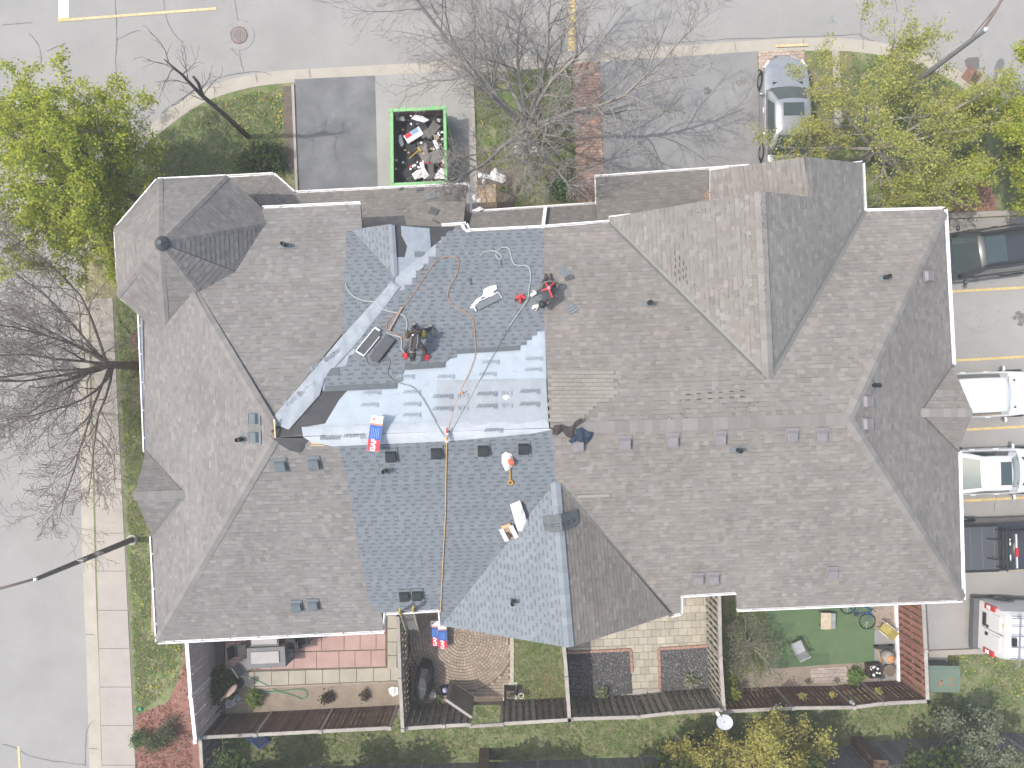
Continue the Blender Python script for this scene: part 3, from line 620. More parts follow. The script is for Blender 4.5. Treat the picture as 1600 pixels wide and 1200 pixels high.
gutter([z3(690, 353, 5.7), z3(728, 350, 5.7), z3(732, 361, 5.7)], .05); gutter([pBl.at(1140, 262), pBl.at(1110, 266), pBl.at(1110, 312)], .05); gutter([pAr.at(1325, 258), pAr.at(1347, 255), pAr.at(1350, 330)], .06); gutter(V(pN, (1350, 330), (1475, 327)), .06)
gutter([pE.at(1475, 327), pE.at(1488, 570)], .09); gutter([pE.at(1497, 705), pE.at(1503, 937)], .09); gutter(V(pS, (1503, 937), (1152, 952), (1150, 925), (1063, 930), (1063, 958), (1046, 961)), .06)
gutter(V(pL0, (353, 277), (427, 273)), .07); gutter(V(pLc, (427, 273), (460, 302)), .07); gutter(V(pL1, (460, 302), (733, 289)), .07); gutter([z3(735, 289, 2.7), z3(738, 332, 2.7)], .06)
gutter(V(pL2, (738, 332), (931, 319)), .06); gutter(V(pL3, (931, 319), (929, 277), (1170, 260)), .06)
m = MB(); m.beam(pL2.at(852, 325, .12), pL2.at(848, 357, .12), .12, .22); m.build('parapet_flashing', WHITE, house)
# --- walls below the eaves
def wall(pts, z1):
    n = len(pts); c = Vector((sum(p[0] for p in pts) / n, sum(p[1] for p in pts) / n)); m = MB(); m.prism(pts, -.1, z1); return m.build('wall', WALLM, house)
k5 = lambda L: [tuple(W(x, y, 5.3).xy) for x, y in L]
wall(k5([(232, 990), (590, 973), (592, 947), (700, 942), (702, 965), (1046, 945), (1048, 918), (1165, 912), (1167, 938), (1488, 924), (1462, 342), (1338, 342), (1336, 270), (1124, 280), (1126, 345), (965, 355), (740, 372), (720, 372), (580, 378), (552, 370), (550, 332), (400, 340), (345, 292), (252, 297), (197, 364), (203, 455), (233, 480)])[::-1], 5.12)
kl = lambda L: [tuple(W(x, y, 2.75).xy) for x, y in L]
wall(kl([(300, 340), (345, 290), (420, 285), (452, 312), (722, 302), (726, 420), (300, 420)])[::-1], 2.6); wall(kl([(940, 420), (938, 290), (1160, 273), (1160, 420)])[::-1], 2.55)
# gable walls
for px3 in ([pCl.at(705, 978), pCl.at(889, 1008), pCr.at(1048, 958)], [pGn.at(228, 708), pGn.at(213, 775), pGs.at(238, 836)], [pFn.at(1489, 572), pFn.at(1517, 645), pFs.at(1497, 703)], [pAl.at(955, 341), pAl.at(1187, 301), pAr.at(1340, 330)], [pBl.at(1114, 270), pBl.at(1258, 249), pAr.at(1343, 259)], [pDl.at(560, 360), pDl.at(612, 353), pDr.at(712, 357)]):
    m = MB(); q = [p - Vector((0, 0, .16)) for p in px3]; low = [Vector((p.x, p.y, 5.0)) for p in (q[0], q[2])]; m.poly([low[0], q[0], q[1], q[2], low[1]]); m.build('gable_wall', M('siding', (.4, .36, .32), .8, .1, 3), house)
# --- roof vents and plumbing stacks
def frame_obj(o, pl, pos, rot=0.0):
    u = pl.u * math.cos(rot) + pl.v * math.sin(rot); v = pl.n.cross(u); mt = Matrix((u, v, pl.n)).transposed().to_4x4(); mt.translation = pos - rootloc(o.parent) if o.parent else pos; o.matrix_basis = mt
VOLD = M('vent_brown', (.21, .195, .205), .6, .1, 5); VGRY = M('vent_grey', (.115, .135, .15), .5, .1, 5); VBLK = M('vent_black', (.028, .033, .036), .5, .1, 5); FLSH = M('flashing_grey', (.15, .17, .18), .6, .1, 5)
VPROTO = {}
def roof_vent(pl, px, py, mat, size=.31):
    if mat.name not in VPROTO:
        a = MB(); a.box((0, .03, .036), (size * 1.25, size * 1.4, .012)); b = MB(); h = .15; s = size / 2
        b.add([(-s, -s, .04), (s, -s, .04), (s, s, .04), (-s, s, .04), (-s, -s, h), (s, -s, h), (s * .94, s * .8, h * .92), (-s * .94, s * .8, h * .92)], [(4, 5, 6, 7), (0, 1, 5, 4), (1, 2, 6, 5), (2, 3, 7, 6), (3, 0, 4, 7)]); b.box((0, -s + .01, h + .004), (size, .02, .014))
        VPROTO[mat.name] = (a, b)
    a, b = VPROTO[mat.name]
    o = bpy.data.objects.get('vent_base_' + mat.name)
    f = b.build('roof_vent', mat, house, True); frame_obj(f, pl, pl.at(px, py, .03)); g = a.build('flange', FLSH if mat is not VOLD else VOLD, f, True); g.parent = f
for px, py in ((976, 691), (1050, 687), (1124, 684), (1236, 679), (1282, 679), (1299, 894), (1090, 903), (1114, 902), (903, 694)): roof_vent(pS, px, py, VOLD)
for px, py in ((1352, 627), (1352, 662), (1447, 432)): roof_vent(pE, px, py, VOLD)
for px, py in ((400, 654), (401, 683)): roof_vent(pW, px, py, VGRY)
for px, py in ((439, 726), (491, 723), (464, 946), (490, 944)): roof_vent(pS, px, py, VGRY)
for px, py in ((611, 711), (682, 706), (755, 702), (818, 699), (632, 929), (652, 928)): roof_vent(pS, px, py, VBLK)
def stack(pl, px, py, mat):
    p = pl.at(px, py, .03); a = MB(); a.box((0, .02, .02), (.36, .2, .012)); a.disc((0, 0, 0), .11, .02, .12, 12, .06); f = a.build('pipe_boot', FLSH, house, True); frame_obj(f, pl, p)
    b = MB(); up = Vector((pl.n.dot(Vector((0, 0, 1))) * 0, 0, 0)); zl = Vector((pl.u.z, pl.v.z, pl.n.z)); b.tube([zl * .0, zl * .40], .065, 12, cap=False); b.tube([zl * .30, zl * .32], .062, 12); t = b.build('pipe', mat, f, True)
for pl, px, py in ((pW, 378, 686), (pN, 447, 384), (pS, 603, 735), (pN, 1013, 474), (pN, 1380, 434), (pS, 1151, 703), (pE, 1363, 602), (pCl, 801, 938)): stack(pl, px, py, VBLK)
# --- underlayment, ice shield, bare deck on the half-done slope
FELT = M('underlayment_film', (.355, .405, .455), .6, .06, 2.5, .5, 9)
def felt_mat():
    m = FELT; t = m.node_tree; N = t.nodes.new; L = t.links.new; b = t.nodes['Principled BSDF']; src = b.inputs['Base Color'].links[0].from_socket
    g = N('ShaderNodeNewGeometry'); mp = N('ShaderNodeMapping'); mp.inputs['Rotation'].default_value = (0, 0, -.035); L(g.outputs['Position'], mp.inputs[0]); sp = N('ShaderNodeSeparateXYZ'); L(mp.outputs[0], sp.inputs[0]); last = None
    for ax in (0, 1):
        a = N('ShaderNodeMath'); a.operation = 'MODULO'; a.inputs[1].default_value = .052; q = N('ShaderNodeMath'); q.operation = 'ADD'; q.inputs[1].default_value = 50; L(sp.outputs[ax], q.inputs[0]); L(q.outputs[0], a.inputs[0])
        c = N('ShaderNodeMath'); c.operation = 'LESS_THAN'; c.inputs[1].default_value = .009; L(a.outputs[0], c.inputs[0])
        if last is None: last = c.outputs[0]
        else: d = N('ShaderNodeMath'); d.operation = 'MAXIMUM'; L(last, d.inputs[0]); L(c.outputs[0], d.inputs[1]); last = d.outputs[0]
    s = N('ShaderNodeMath'); s.operation = 'MULTIPLY'; s.inputs[1].default_value = .22; L(last, s.inputs[0]); x = N('ShaderNodeMix'); x.data_type = 'RGBA'; L(s.outputs[0], x.inputs[0]); L(src, x.inputs[6]); x.inputs[7].default_value = (.30, .35, .40, 1); L(x.outputs[2], b.inputs['Base Color'])
felt_mat()
ICE = M('ice_shield', (.062, .062, .066), .8, .15, 3, .3, 30)
def film(pl, px, hgt, z0, mat, name, seed=0, step=.12, freq=2.2, par=None):
    o = flip_up(crumple(pl, px, hgt, step, freq, seed, z0).build(name, mat, par or house, smooth=True)); return o
film(pN, [(428, 655), (533, 545), (560, 560), (545, 612), (530, 640), (520, 676), (430, 683)], .006, -.002, ICE, 'ice_shield', 3)
film(pN, [(545, 608), (640, 590), (720, 545), (800, 530), (851, 505), (857, 669), (700, 675), (474, 682), (472, 668), (508, 662), (530, 625)], .024, .004, FELT, 'underlayment', 1, step=.09, freq=1.6)
film(pN, [(683, 596), (853, 592), (857, 662), (684, 667)], .02, .05, M('underlayment_top', (.30, .33, .36), .6, .08, 2.5, .5, 9), 'underlayment_lap', 2)
film(pN, [(472, 668), (856, 652), (858, 669), (700, 675), (474, 682)], .02, .045, M('underlayment_ridge', (.36, .395, .43), .6, .1, 2.5, .5, 9), 'ridge_underlayment', 8)
film(pS, [(474, 681), (700, 673), (858, 668), (862, 670), (832, 676), (700, 688), (520, 696), (502, 692), (488, 690)], .015, .05, M('underlayment_edge', (.40, .43, .46), .6, .1, 2.5, .5, 9), 'ridge_underlayment', 4)
film(pN, [(612, 440), (626, 449), (616, 462), (560, 535), (508, 592), (500, 618), (452, 672), (430, 664), (428, 652), (533, 529), (560, 499), (596, 460)], .07, .036, M('underlayment_valley', (.29, .32, .355), .6, .12, 3, .7, 9), 'valley_underlayment', 5, step=.07, freq=4)
film(pS, [(428, 684), (440, 683), (484, 683), (476, 700), (470, 708), (452, 702), (436, 692)], .06, .03, ICE, 'ice_shield', 6, .08, 3)
m = MB(); m.poly([pS.at(482, 690, .036), pS.at(508, 692, .036), pS.at(507, 697, .036), pS.at(484, 697, .036)]); m.build('bare_plywood', M('plywood', (.52, .36, .20), .8, .1, 6), house)
m = MB(); m.poly([pW.at(427, 655, .06), pW.at(429.3, 655, .06), pW.at(431, 684, .06), pW.at(429, 684, .06)]); m.build('bare_plywood', M('plywood', (.52, .36, .20)), house)
film(pDr, [(613, 351), (712, 355), (680, 385), (617, 434)], .01, .0, ICE, 'ice_shield', 7); film(pDr, [(626, 353), (671, 357), (674, 398), (640, 450), (618, 440), (618, 402), (632, 402), (636, 385), (627, 368)], .015, .02, M('underlayment_valley', (.30, .33, .365)), 'valley_underlayment', 9)
m = MB(); m.poly([pDr.at(x, y, .05) for x, y in ((648, 393), (663, 393), (663, 401), (648, 401))]); flip_up(m.build('shingle_scrap', SHNEW if False else FLSH, house))
film(pN, [(617, 432), (712, 357), (700, 380), (660, 430), (625, 470), (560, 545), (520, 600), (505, 612), (500, 590), (560, 520), (600, 470)], .01, .012, M('underlayment_valley', (.30, .33, .365)), 'valley_underlayment', 11)
film(pN, [(560, 612), (600, 590), (640, 568), (700, 548), (840, 505), (851, 512), (851, 560), (650, 620)], .008, .008, FELT, 'underlayment', 12)
# starter strips of darker, still unlapped shingle along the working edge
for px in ([(507, 603), (620, 598), (620, 607), (507, 612)], [(632, 570), (695, 566), (695, 574), (632, 578)], [(713, 546), (812, 540), (812, 547), (713, 553)], [(508, 576), (530, 574), (530, 585), (508, 587)]):
    m = MB(); m.poly([pN.at(x, y, .052) for x, y in px]); flip_up(m.build('starter_strip', M('nail_strip', (.105, .12, .13), .9, .1, 5, fine=.15), house))
# printed lettering on the film
INK = M('print_grey', (.20, .22, .24), .8, .1, 6); INKL = M('print_pale', (.29, .33, .37), .8, .1, 6)
def felt_text(pl, px, py, a, b, d=.07, rot=0.0, sz=.23, pale=False):
    u = -pl.u * 1.0; xa = pl.v.cross(pl.n); ya = pl.v; c_, s_ = math.cos(rot), math.sin(rot); X = xa * c_ + ya * s_; Y = ya * c_ - xa * s_; p = pl.at(px, py, d)
    if b: write('Buster', sz, INKL if pale else INK, p + X * .2 * (sz / .23), X, Y, house, bold=.004)
    if a: write('Felt', sz, INKL, p - X * .37 * (sz / .23), X, Y, house)
for px, py in ((702, 619), (771, 615), (838, 611), (702, 638), (771, 634), (838, 631)): felt_text(pN, px, py, px < 830, 1, .10)
for px, py in ((775, 565), (843, 560), (705, 588), (770, 584), (842, 577), (642, 588), (590, 613), (652, 612), (586, 632), (652, 631), (652, 648)): felt_text(pN, px, py, 0, 1, .055, pale=True, sz=.2)
felt_text(pS, 505, 684, 0, 1, .09); felt_text(pN, 563, 681, 0, 1, .09); felt_text(pN, 780, 672, 0, 1, .09, sz=.2); felt_text(pN, 470, 614, 1, 1, .09, -2.42, .24); felt_text(pN, 510, 560, 1, 1, .09, -2.42, .24)
for px, py in ((738, 619), (738, 637), (805, 618), (720, 650), (740, 586), (804, 580), (665, 600), (620, 615), (617, 648), (805, 560)): m = MB(); p = pN.at(px, py, .07); m.box(p, (.09, .012, .003), ax=(pN.u, pN.v, pN.n)); m.build('print_dash', INKL, house)
# nail heads and lifted tabs on the old gable
m = MB(); r = random.Random(4)
for k in range(150):
    px, py = (1190 + r.uniform(-4, 7), r.uniform(300, 480)) if k < 45 else (r.uniform(1085, 1195), r.uniform(300, 490))
    if k > 95: px, py = r.uniform(1040, 1190), r.uniform(620, 655) if k > 125 else r.uniform(430, 490)
    pl = pAl if py < 500 else pN
    if py < 500 and px < 1075 and py > 400: continue
    p = pl.at(px, py, .06); m.box(p, (.024, .022, .008), ax=(pl.u, pl.v, pl.n))
m.build('exposed_nails', BLACK, house, kind='stuff')
m = MB()
for k in range(26):
    px, py = (1055 + (k % 4) * 6 + r.uniform(-1, 1), 395 + (k // 4) * 11 + (k % 4) * 8) if k < 14 else (1075 + (k % 6) * 17, 616 + ((k - 14) // 6) * 9 - (k % 6) * 1.1)
    pl = pAl if py < 500 else pN; p = pl.at(px, py, .055); m.box(p, (.13, .022, .006), ax=(pl.u, pl.v, pl.n))
m.build('lifted_tab_gaps', BLACK, house, kind='stuff')
# patched paler shingles
mb = MB(); mb.usecol = True
for j in range(13):
    for i in range(8):
        px, py = 862 + i * 13 + (j % 2) * 6, 582 + j * 6.2
        if px > 975 - max(0, j - 4) * 9 and j > 4: continue
        p = pN.at(px, py, .055); k = r.uniform(.92, 1.06); mb.col = (.245 * k, .228 * k, .202 * k); mb.box(p, (.2365, .112, .006), ax=(pN.u, pN.v, pN.n))
mb.build('patched_shingles', SHOLD, house, kind='stuff')
mb = MB(); mb.usecol = True
for i in range(5): p = pS.at(907 + i * 10, 776 - i * .5, .055); mb.col = (.28, .26, .23); mb.box(p, (.2, .1, .008), ax=(pS.u, pS.v, pS.n))
mb.build('patched_shingles', SHOLD, house, kind='stuff')
# ---------------------------------------------------------------- fences
def rand_mat(name, col, spread=.25, rough=.9, grain=True):
    if name in MATS: return MATS[name]
    m = M(name, col, rough, .15, 2.5, .3, 35, fine=.12); t = m.node_tree; b = t.nodes['Principled BSDF']; src = b.inputs['Base Color'].links[0].from_socket
    oi = t.nodes.new('ShaderNodeObjectInfo'); mr = t.nodes.new('ShaderNodeMapRange'); mr.inputs[3].default_value = 1 - spread; mr.inputs[4].default_value = 1 + spread; t.links.new(oi.outputs['Random'], mr.inputs[0])
    cb = t.nodes.new('ShaderNodeCombineColor'); [t.links.new(mr.outputs[0], cb.inputs[i]) for i in range(3)]
    x = t.nodes.new('ShaderNodeMix'); x.data_type = 'RGBA'; x.blend_type = 'MULTIPLY'; x.inputs[0].default_value = 1; t.links.new(src, x.inputs[6]); t.links.new(cb.outputs[0], x.inputs[7]); t.links.new(x.outputs[2], b.inputs['Base Color']); return m
BOARD = {}
def board_mesh(w, th, h, mat):
    k = (w, th, round(h, 2), mat.name)
    if k not in BOARD:
        m = MB(); m.box((0, 0, h / 2), (w, th, h)); o = m.build('board', mat, None, True); BOARD[k] = o.data; bpy.data.objects.remove(o)
    return BOARD[k]
def fence(label, px, h, mat, bw=.14, gap=.02, shadow=False, rail=None, post_every=2.4, name='board_fence', cap=True, z0=0.0, lean=0.0):
    P = [W(x, y) for x, y in px]; root = E(name, P[0] + Vector((0, 0, z0)), label, 'fence'); rail = rail or mat; off = P[0]; r = random.Random(int(px[0][0] * 7 + px[0][1]))
    for a, b in zip(P[:-1], P[1:]):
        d = b - a; L = d.length; d.normalize(); s = Vector((-d.y, d.x, 0)); ang = math.atan2(d.y, d.x); pitch = bw + gap; n = max(1, int(L / pitch))
        for i in range(n):
            side = (.045 if i % 2 else -.045) if shadow else .03
            c = a + d * ((i + .5) * L / n) + s * side - off; o = bpy.data.objects.new('board', board_mesh(bw, .018, h - .08 + (i % 3) * .0, mat)); COL.objects.link(o); o.parent = root; o.location = (c.x, c.y, .03); o.rotation_euler = (r.uniform(-.008, .008), r.uniform(-.006, .006), ang)
        for z in (.35, h * .5 if h > 1.6 else h * .5, h - .3):
            m = MB(); m.beam(a + Vector((0, 0, z)), b + Vector((0, 0, z)), .04, .09); m.build('rail', mat, root)
        k = max(1, round(L / post_every))
        for i in range(0 if a is P[0] else 1, k + 1):
            q = a + d * (L * i / k); m = MB(); m.box(q + Vector((0, 0, h / 2)), (.1, .1, h), ang); m.box(q + Vector((0, 0, h + .05)), (.13, .13, .04), ang); m.build('post', rail, root)
        if cap: m = MB(); m.beam(a + Vector((0, 0, h)), b + Vector((0, 0, h)), .13, .04); m.build('cap_rail', rail, root)
    return root
WD_BROWN = rand_mat('fence_brown', (.135, .085, .065), .3); WD_RED = rand_mat('fence_red', (.24, .11, .085), .22); WD_DRED = rand_mat('fence_dark_red', (.15, .075, .058), .3); WD_GREY = rand_mat('fence_grey', (.21, .185, .165), .3); WD_PALE = rand_mat('fence_pale', (.30, .275, .235), .2); WD_PINK = rand_mat('fence_mauve', (.50, .435, .42), .08); WD_SLATE = rand_mat('fence_slate', (.19, .19, .198), .15)
CAPR = rand_mat('cap_rail_grey', (.31, .285, .26), .1)
fence('solid mauve-grey fence with white cap beside the red mulch on the left', [(329, 955), (336, 1050), (343, 1116)], 2.2, WD_PINK, .14, .004, rail=WHITE)
fence('short slate fence stub running out at the bottom left below the mauve fence', [(344, 1120), (350, 1230)], 1.85, WD_SLATE, .14, .004, rail=CAPR)
fence('dark brown slatted back fence behind the dirt bed and pink patio', [(345, 1117), (425, 1113), (520, 1108), (621, 1103)], 1.85, WD_BROWN, .15, .022, rail=CAPR)
fence('grey shadowbox divider fence between pink patio and round patio', [(634, 940), (637, 1030), (641, 1103)], 2.0, WD_PALE, .13, -.012, True, rail=CAPR)
fence('dark grey back fence section behind the covered barbecue', [(641, 1104), (700, 1100), (738, 1098)], 1.85, WD_GREY, .14, -.014, True, rail=CAPR)
fence('dark grey back fence section behind the small lawn', [(785, 1097), (884, 1091)], 1.85, WD_GREY, .14, -.014, True, rail=CAPR)
fence('thin grey divider fence between small lawn and gravel beds', [(874, 960), (880, 1030), (884, 1091)], 1.85, WD_PALE, .14, .01, rail=CAPR)
fence('weathered grey back fence behind the two gravel beds', [(886, 1090), (984, 1087), (1035, 1081), (1106, 1076)], 1.85, WD_GREY, .145, -.014, True, rail=CAPR)
fence('pale grey shadowbox divider fence right of the gravel beds', [(1103, 905), (1105, 1000), (1110, 1075)], 1.85, WD_PALE, .13, .0, True, rail=CAPR)
fence('dark red back fence behind the artificial turf yard', [(1112, 1079), (1210, 1074), (1300, 1073), (1345, 1067), (1408, 1064)], 1.85, WD_DRED, .14, .035, rail=CAPR)
fence('bright red slatted side fence next to the parking lot', [(1401, 912), (1405, 990), (1408, 1064)], 1.85, WD_RED, .14, -.005, True, rail=CAPR)
fence('long slate neighbour fence along the bottom edge', [(395, 1202), (560, 1197), (760, 1192), (1000, 1184), (1130, 1179), (1330, 1166)], 1.85, WD_SLATE, .14, .006, rail=CAPR)
fence('slate neighbour fence at the bottom right below the lawn', [(1352, 1160), (1490, 1152), (1640, 1144)], 1.85, WD_SLATE, .14, .006, rail=CAPR)
for x, y, lb in ((757, 1178, 'brown corner post of the slate fence at the bottom centre'), (1338, 1160, 'large brown boarded pillar joining the two slate fences')):
    g = E('fence_pillar', W(x, y), lb, 'pillar'); w = .45 if x > 1000 else .4; m = MB(); m.box((0, 0, .95), (w, .5, 1.9)); m.build('shaft', WD_BROWN, g, True); m = MB(); m.box((0, 0, 1.92), (w + .1, .6, .05)); m.build('cap', WD_BROWN, g, True)
# open gate and the beam over its opening
gt = E('garden_gate', W(701, 1064), 'dark grey wooden gate swung open into the round patio yard', 'gate')
a, b = W(703, 1062), W(741, 1088); d = (b - a).normalized(); ang = math.atan2(d.y, d.x)
for i in range(8):
    m = MB(); c = a + (b - a) * ((i + .5) / 8); m.box(c + Vector((0, 0, .95)), ((b - a).length / 8 - .006, .02, 1.75), ang); m.build('board', WD_GREY, gt)
for z in (.35, 1.6): m = MB(); m.beam(a + Vector((0, 0, z)), b + Vector((0, 0, z)), .05, .09); m.build('rail', WD_GREY, gt)
m = MB(); m.beam(a + Vector((0, 0, 1.84)), b + Vector((0, 0, 1.84)), .1, .03); m.build('cap_rail', CAPR, gt)
gb_ = E('gate_beam', W(738, 1098), 'pale beam spanning the open gateway in the back fence', 'beam'); m = MB(); m.beam(W(738, 1101) + Vector((0, 0, 1.83)), W(786, 1098) + Vector((0, 0, 1.83)), .12, .06); m.build('beam', CAPR, gb_)
for x in (738, 786): m = MB(); m.box(W(x, 1100) + Vector((0, 0, .9)), (.1, .1, 1.8)); m.build('post', CAPR, gb_)
# ---------------------------------------------------------------- vehicles (x forward in their own frame)
GLASS = M('car_glass', (.045, .065, .065), .06, .05, 2, spec=.8, coat=.6); GLASSG = M('car_glass_tint', (.11, .16, .15), .08, .1, 1.5, spec=.8, coat=.5); TYRE = M('tyre', (.02, .02, .021), .85, .1, 9); RIM = M('wheel_rim', (.35, .35, .36), .35, .1, 5, metal=.7)
TRIM = M('black_trim', (.02, .02, .022), .45, .1, 5); LAMPR = M('tail_lamp', (.45, .015, .02), .25, .1, 5, coat=.5); LAMPW = M('head_lamp', (.6, .62, .64), .15, .1, 5, coat=.7)
def lerp(T, x):
    for (x0, y0), (x1, y1) in zip(T[:-1], T[1:]):
        if x <= x1: return y0 + (y1 - y0) * max(0, min(1, (x - x0) / (x1 - x0)))
    return T[-1][1]
def car(name, label, cat, loc, rz, L, Wd, Hh, paint, top, plan, cab, sun=None, glass=None, rails=False, handles=True):
    """top: body-top height against x; plan: half width factor against x; cab: windscreen base, roof front, roof rear, rear glass base (x)"""
    glass = glass or GLASS
    o = E(name, loc, label, cat, rz=rz); xs = sorted(set([-L / 2, -L / 2 + .05, -L / 2 + .15, L / 2 - .15, L / 2 - .05, L / 2] + [-L / 2 + .3 + i * (L - .6) / 16 for i in range(17)])); R = []
    for x in xs:
        w = Wd / 2 * lerp(plan, x); zt = lerp(top, x); e = min(1, (L / 2 - abs(x)) / .3 + .25)
        half = [(w * .80, .20), (w * .97, .26), (w, .45), (w * 1.0, .6), (w * .985, zt * .86), (w * .95, zt * .96), (w * .86, zt * 1.0), (w * .6, zt + .03 * e), (w * .3, zt + .045 * e), (0, zt + .05 * e)]
        R.append([Vector((x, y, z)) for y, z in half] + [Vector((x, -y, z)) for y, z in half[-2::-1]])
    m = MB(); m.loft(R, True, True); m.build('body', paint, o, True, True)
    x1, x2, x3, x4 = cab; zb = lambda x: lerp(top, x); wb = Wd / 2 * .90; wr = Wd / 2 * .70; N = 7
    def ring(t):       # t: 0 base, 1 roof ; outline from front centre round
        out = []
        for side in (1, -1):
            pts = []
            for k in range(N):
                f = k / (N - 1); w = (wb + (wr - wb) * t); xf = x1 + (x2 - x1) * t; xr = x4 + (x3 - x4) * t; bow = .16 * (1 - .55 * t)
                pts.append((xf - bow * (f ** 2), w * f, 1, f))
            for k in range(1, 9): f = k / 8; w = (wb + (wr - wb) * t); pts.append((lerp([(0, xf - bow), (1, xr + bow * .6)], f), w * (1 + .03 * math.sin(math.pi * f)), 0, f))
            for k in range(1, N): f = 1 - k / (N - 1); w = (wb + (wr - wb) * t); pts.append((xr + bow * .6 * (f ** 2), w * f, -1, f))
            pts = [(x, y * side, a, f) for x, y, a, f in pts]; out = pts if side == 1 else out + pts[::-1][1:-1]
        return out
    ts = (0, .35, .7, .92, 1.0); RR = []
    for t in ts:
        r = ring(min(t, 1)); RR.append([Vector((x, y, (zb(x) - .03) * (1 - t) + (Hh - .05 - (.035 if t == 1 else 0) * 0 + (.05 * (1 - (y / (wr + .01)) ** 2) if t == 1 else 0)) * t)) for x, y, a, f in r])
    c = Vector((sum(p.x for p in RR[-1]) / len(RR[-1]), 0, Hh)); RR.append([c + (p - c) * .55 + Vector((0, 0, (Hh - .004 - (c + (p - c) * .55).z))) for p in RR[-1]]); RR.append([c + (p - c) * .05 for p in RR[-2]])
    m = MB(); m.loft(RR, True, True); m.build('cabin', paint, o, True, True)
    # glazing set just proud of the shell
    n = len(RR[0]); r0 = ring(0)
    def pane(idx, t0, t1, nm, gm):
        def pt(i, t):
            k = 0
            while k < 3 and ts[k + 1] < t: k += 1
            q = (t - ts[k]) / (ts[k + 1] - ts[k]); p = RR[k][i % n].lerp(RR[k + 1][i % n], q); out = Vector((p.x - (x1 + x4) / 2, p.y, 0)); out = Vector((out.x * .4, out.y, 0)) if abs(r0[i % n][2]) < 1 else Vector((out.x, 0, 0)); out.normalize(); return p + out * .012 + Vector((0, 0, .012))
        m = MB(); rows = [[pt(i, t) for i in idx] for t in (t0, (t0 + t1) / 2, t1)]; m.loft(rows, False, False); m.build(nm, gm, o, True, True)
    fr = [i for i in range(-(N - 2), N - 1)]; pane(fr, .06, .95, 'windscreen', glass)
    pane([N - 1 + 8 + k for k in range(1, 2 * N - 2)], .08, .93, 'rear_window', glass)
    for s in (1, -1):
        idx = [N - 1 + k for k in range(1, 5)]; idx2 = [N - 1 + k for k in range(4, 8)]
        if s < 0: idx = [-i for i in idx]; idx2 = [-i for i in idx2]
        pane(idx, .2, .86, 'side_window', GLASS); pane([idx2[0] + (0)] + idx2[1:], .2, .86, 'side_window', GLASS)
        mr = MB(); xm = x1 - .38; ym = s * (Wd / 2 * .97); mr.ball((xm, ym + s * .12, zb(xm) + .06), .12, 8, 5, (.55, 1, .6)); mo = mr.build('mirror', paint, o, True, True); g = MB(); g.box((xm - .062, ym + s * .13, zb(xm) + .06), (.012, .15, .09)); g.build('mirror_glass', GLASSG, mo, True)
        if handles:
            for xh in (x1 - .95, x1 - 1.9): h = MB(); h.box((xh, s * (Wd / 2 * .985), lerp(top, xh) * .87), (.2, .035, .035)); h.build('door_handle', paint if paint.name != 'paint_silver' else WHITE, o, True)
        for xw in (L / 2 - .92, -L / 2 + .95):
            w = MB(); y = s * (Wd / 2 - .165); w.tube([Vector((xw, y - .11, .33)), Vector((xw, y + .11, .33))], .335, 20); wo = w.build('tyre', TYRE, o, True); q = MB(); q.tube([Vector((xw, y + s * .06, .33)), Vector((xw, y + s * .118, .33))], .21, 14); ro = q.build('rim', RIM, wo, True)
            ar = MB(); ar.tube([Vector((xw + .40 * math.cos(t), s * (Wd / 2 * .992), .33 + .40 * math.sin(t))) for t in [i * math.pi / 8 for i in range(9)]], .035, 5); ar.build('wheel_arch', TRIM, o, True)
        l = MB(); l.box((L / 2 - .42, s * Wd * .385, lerp(top, L / 2 - .42) * .87), (.34, .12, .10), -s * .62); l.build('headlight', LAMPW, o, True); l = MB(); l.box((-L / 2 + .08, s * Wd * .38, lerp(top, -L / 2 + .1) * .86), (.16, .3, .12), s * .4); l.build('tail_light', LAMPR, o, True)
        if rails: q = MB(); q.beam((x2 - .1, s * wr * .93, Hh + .03), (x3 + .1, s * wr * .93, Hh + .03), .05, .05); q.build('roof_rail', TRIM, o, True)
    sm = MB()
    for s in (1, -1): sm.tube([Vector((x1 + .1, s * Wd * .30, zb(x1 + .1) + .045)), Vector((L / 2 - .5, s * Wd * .26, zb(L / 2 - .5) + .035))], .012, 4)
    sm.build('bonnet_crease', paint, o, True, True)
    wp = MB(); wp.box((x1 + .02, 0, zb(x1) + .02), (.16, Wd * .62, .02)); wp.build('wiper_cowl', TRIM, o, True)
    if sun: m = MB(); m.box((sun[0], 0, Hh + .006), (sun[1], sun[2], .02)); m.build('sunroof', GLASS, o, True)
    bp = MB(); bp.box((L / 2 - .10, 0, .4), (.2, Wd * .34, .14)); bp.build('front_bumper_grille', TRIM, o, True); bp = MB(); bp.box((-L / 2 + .03, 0, .4), (.1, Wd * .6, .14)); bp.build('rear_bumper', TRIM, o, True)
    return o
SILVER = M('paint_silver', (.36, .37, .385), .32, .03, 1, metal=.5, coat=.6); PWHITE = M('paint_car_white', (.66, .67, .68), .3, .02, 1, coat=.6); PDARK = M('paint_charcoal', (.045, .05, .058), .3, .03, 1, coat=.7, metal=.2); PBLACK = M('paint_black', (.028, .031, .038), .35, .03, 1, coat=.6)
def plan_(L, f=.80, r=.86): return [(-L / 2, r - .18), (-L / 2 + .12, r), (-L / 2 + .5, .97), (-.4, 1), (.8, 1), (L / 2 - .85, .96), (L / 2 - .5, f + .08), (L / 2 - .25, f - .08), (L / 2 - .1, f - .26), (L / 2, f - .48)]
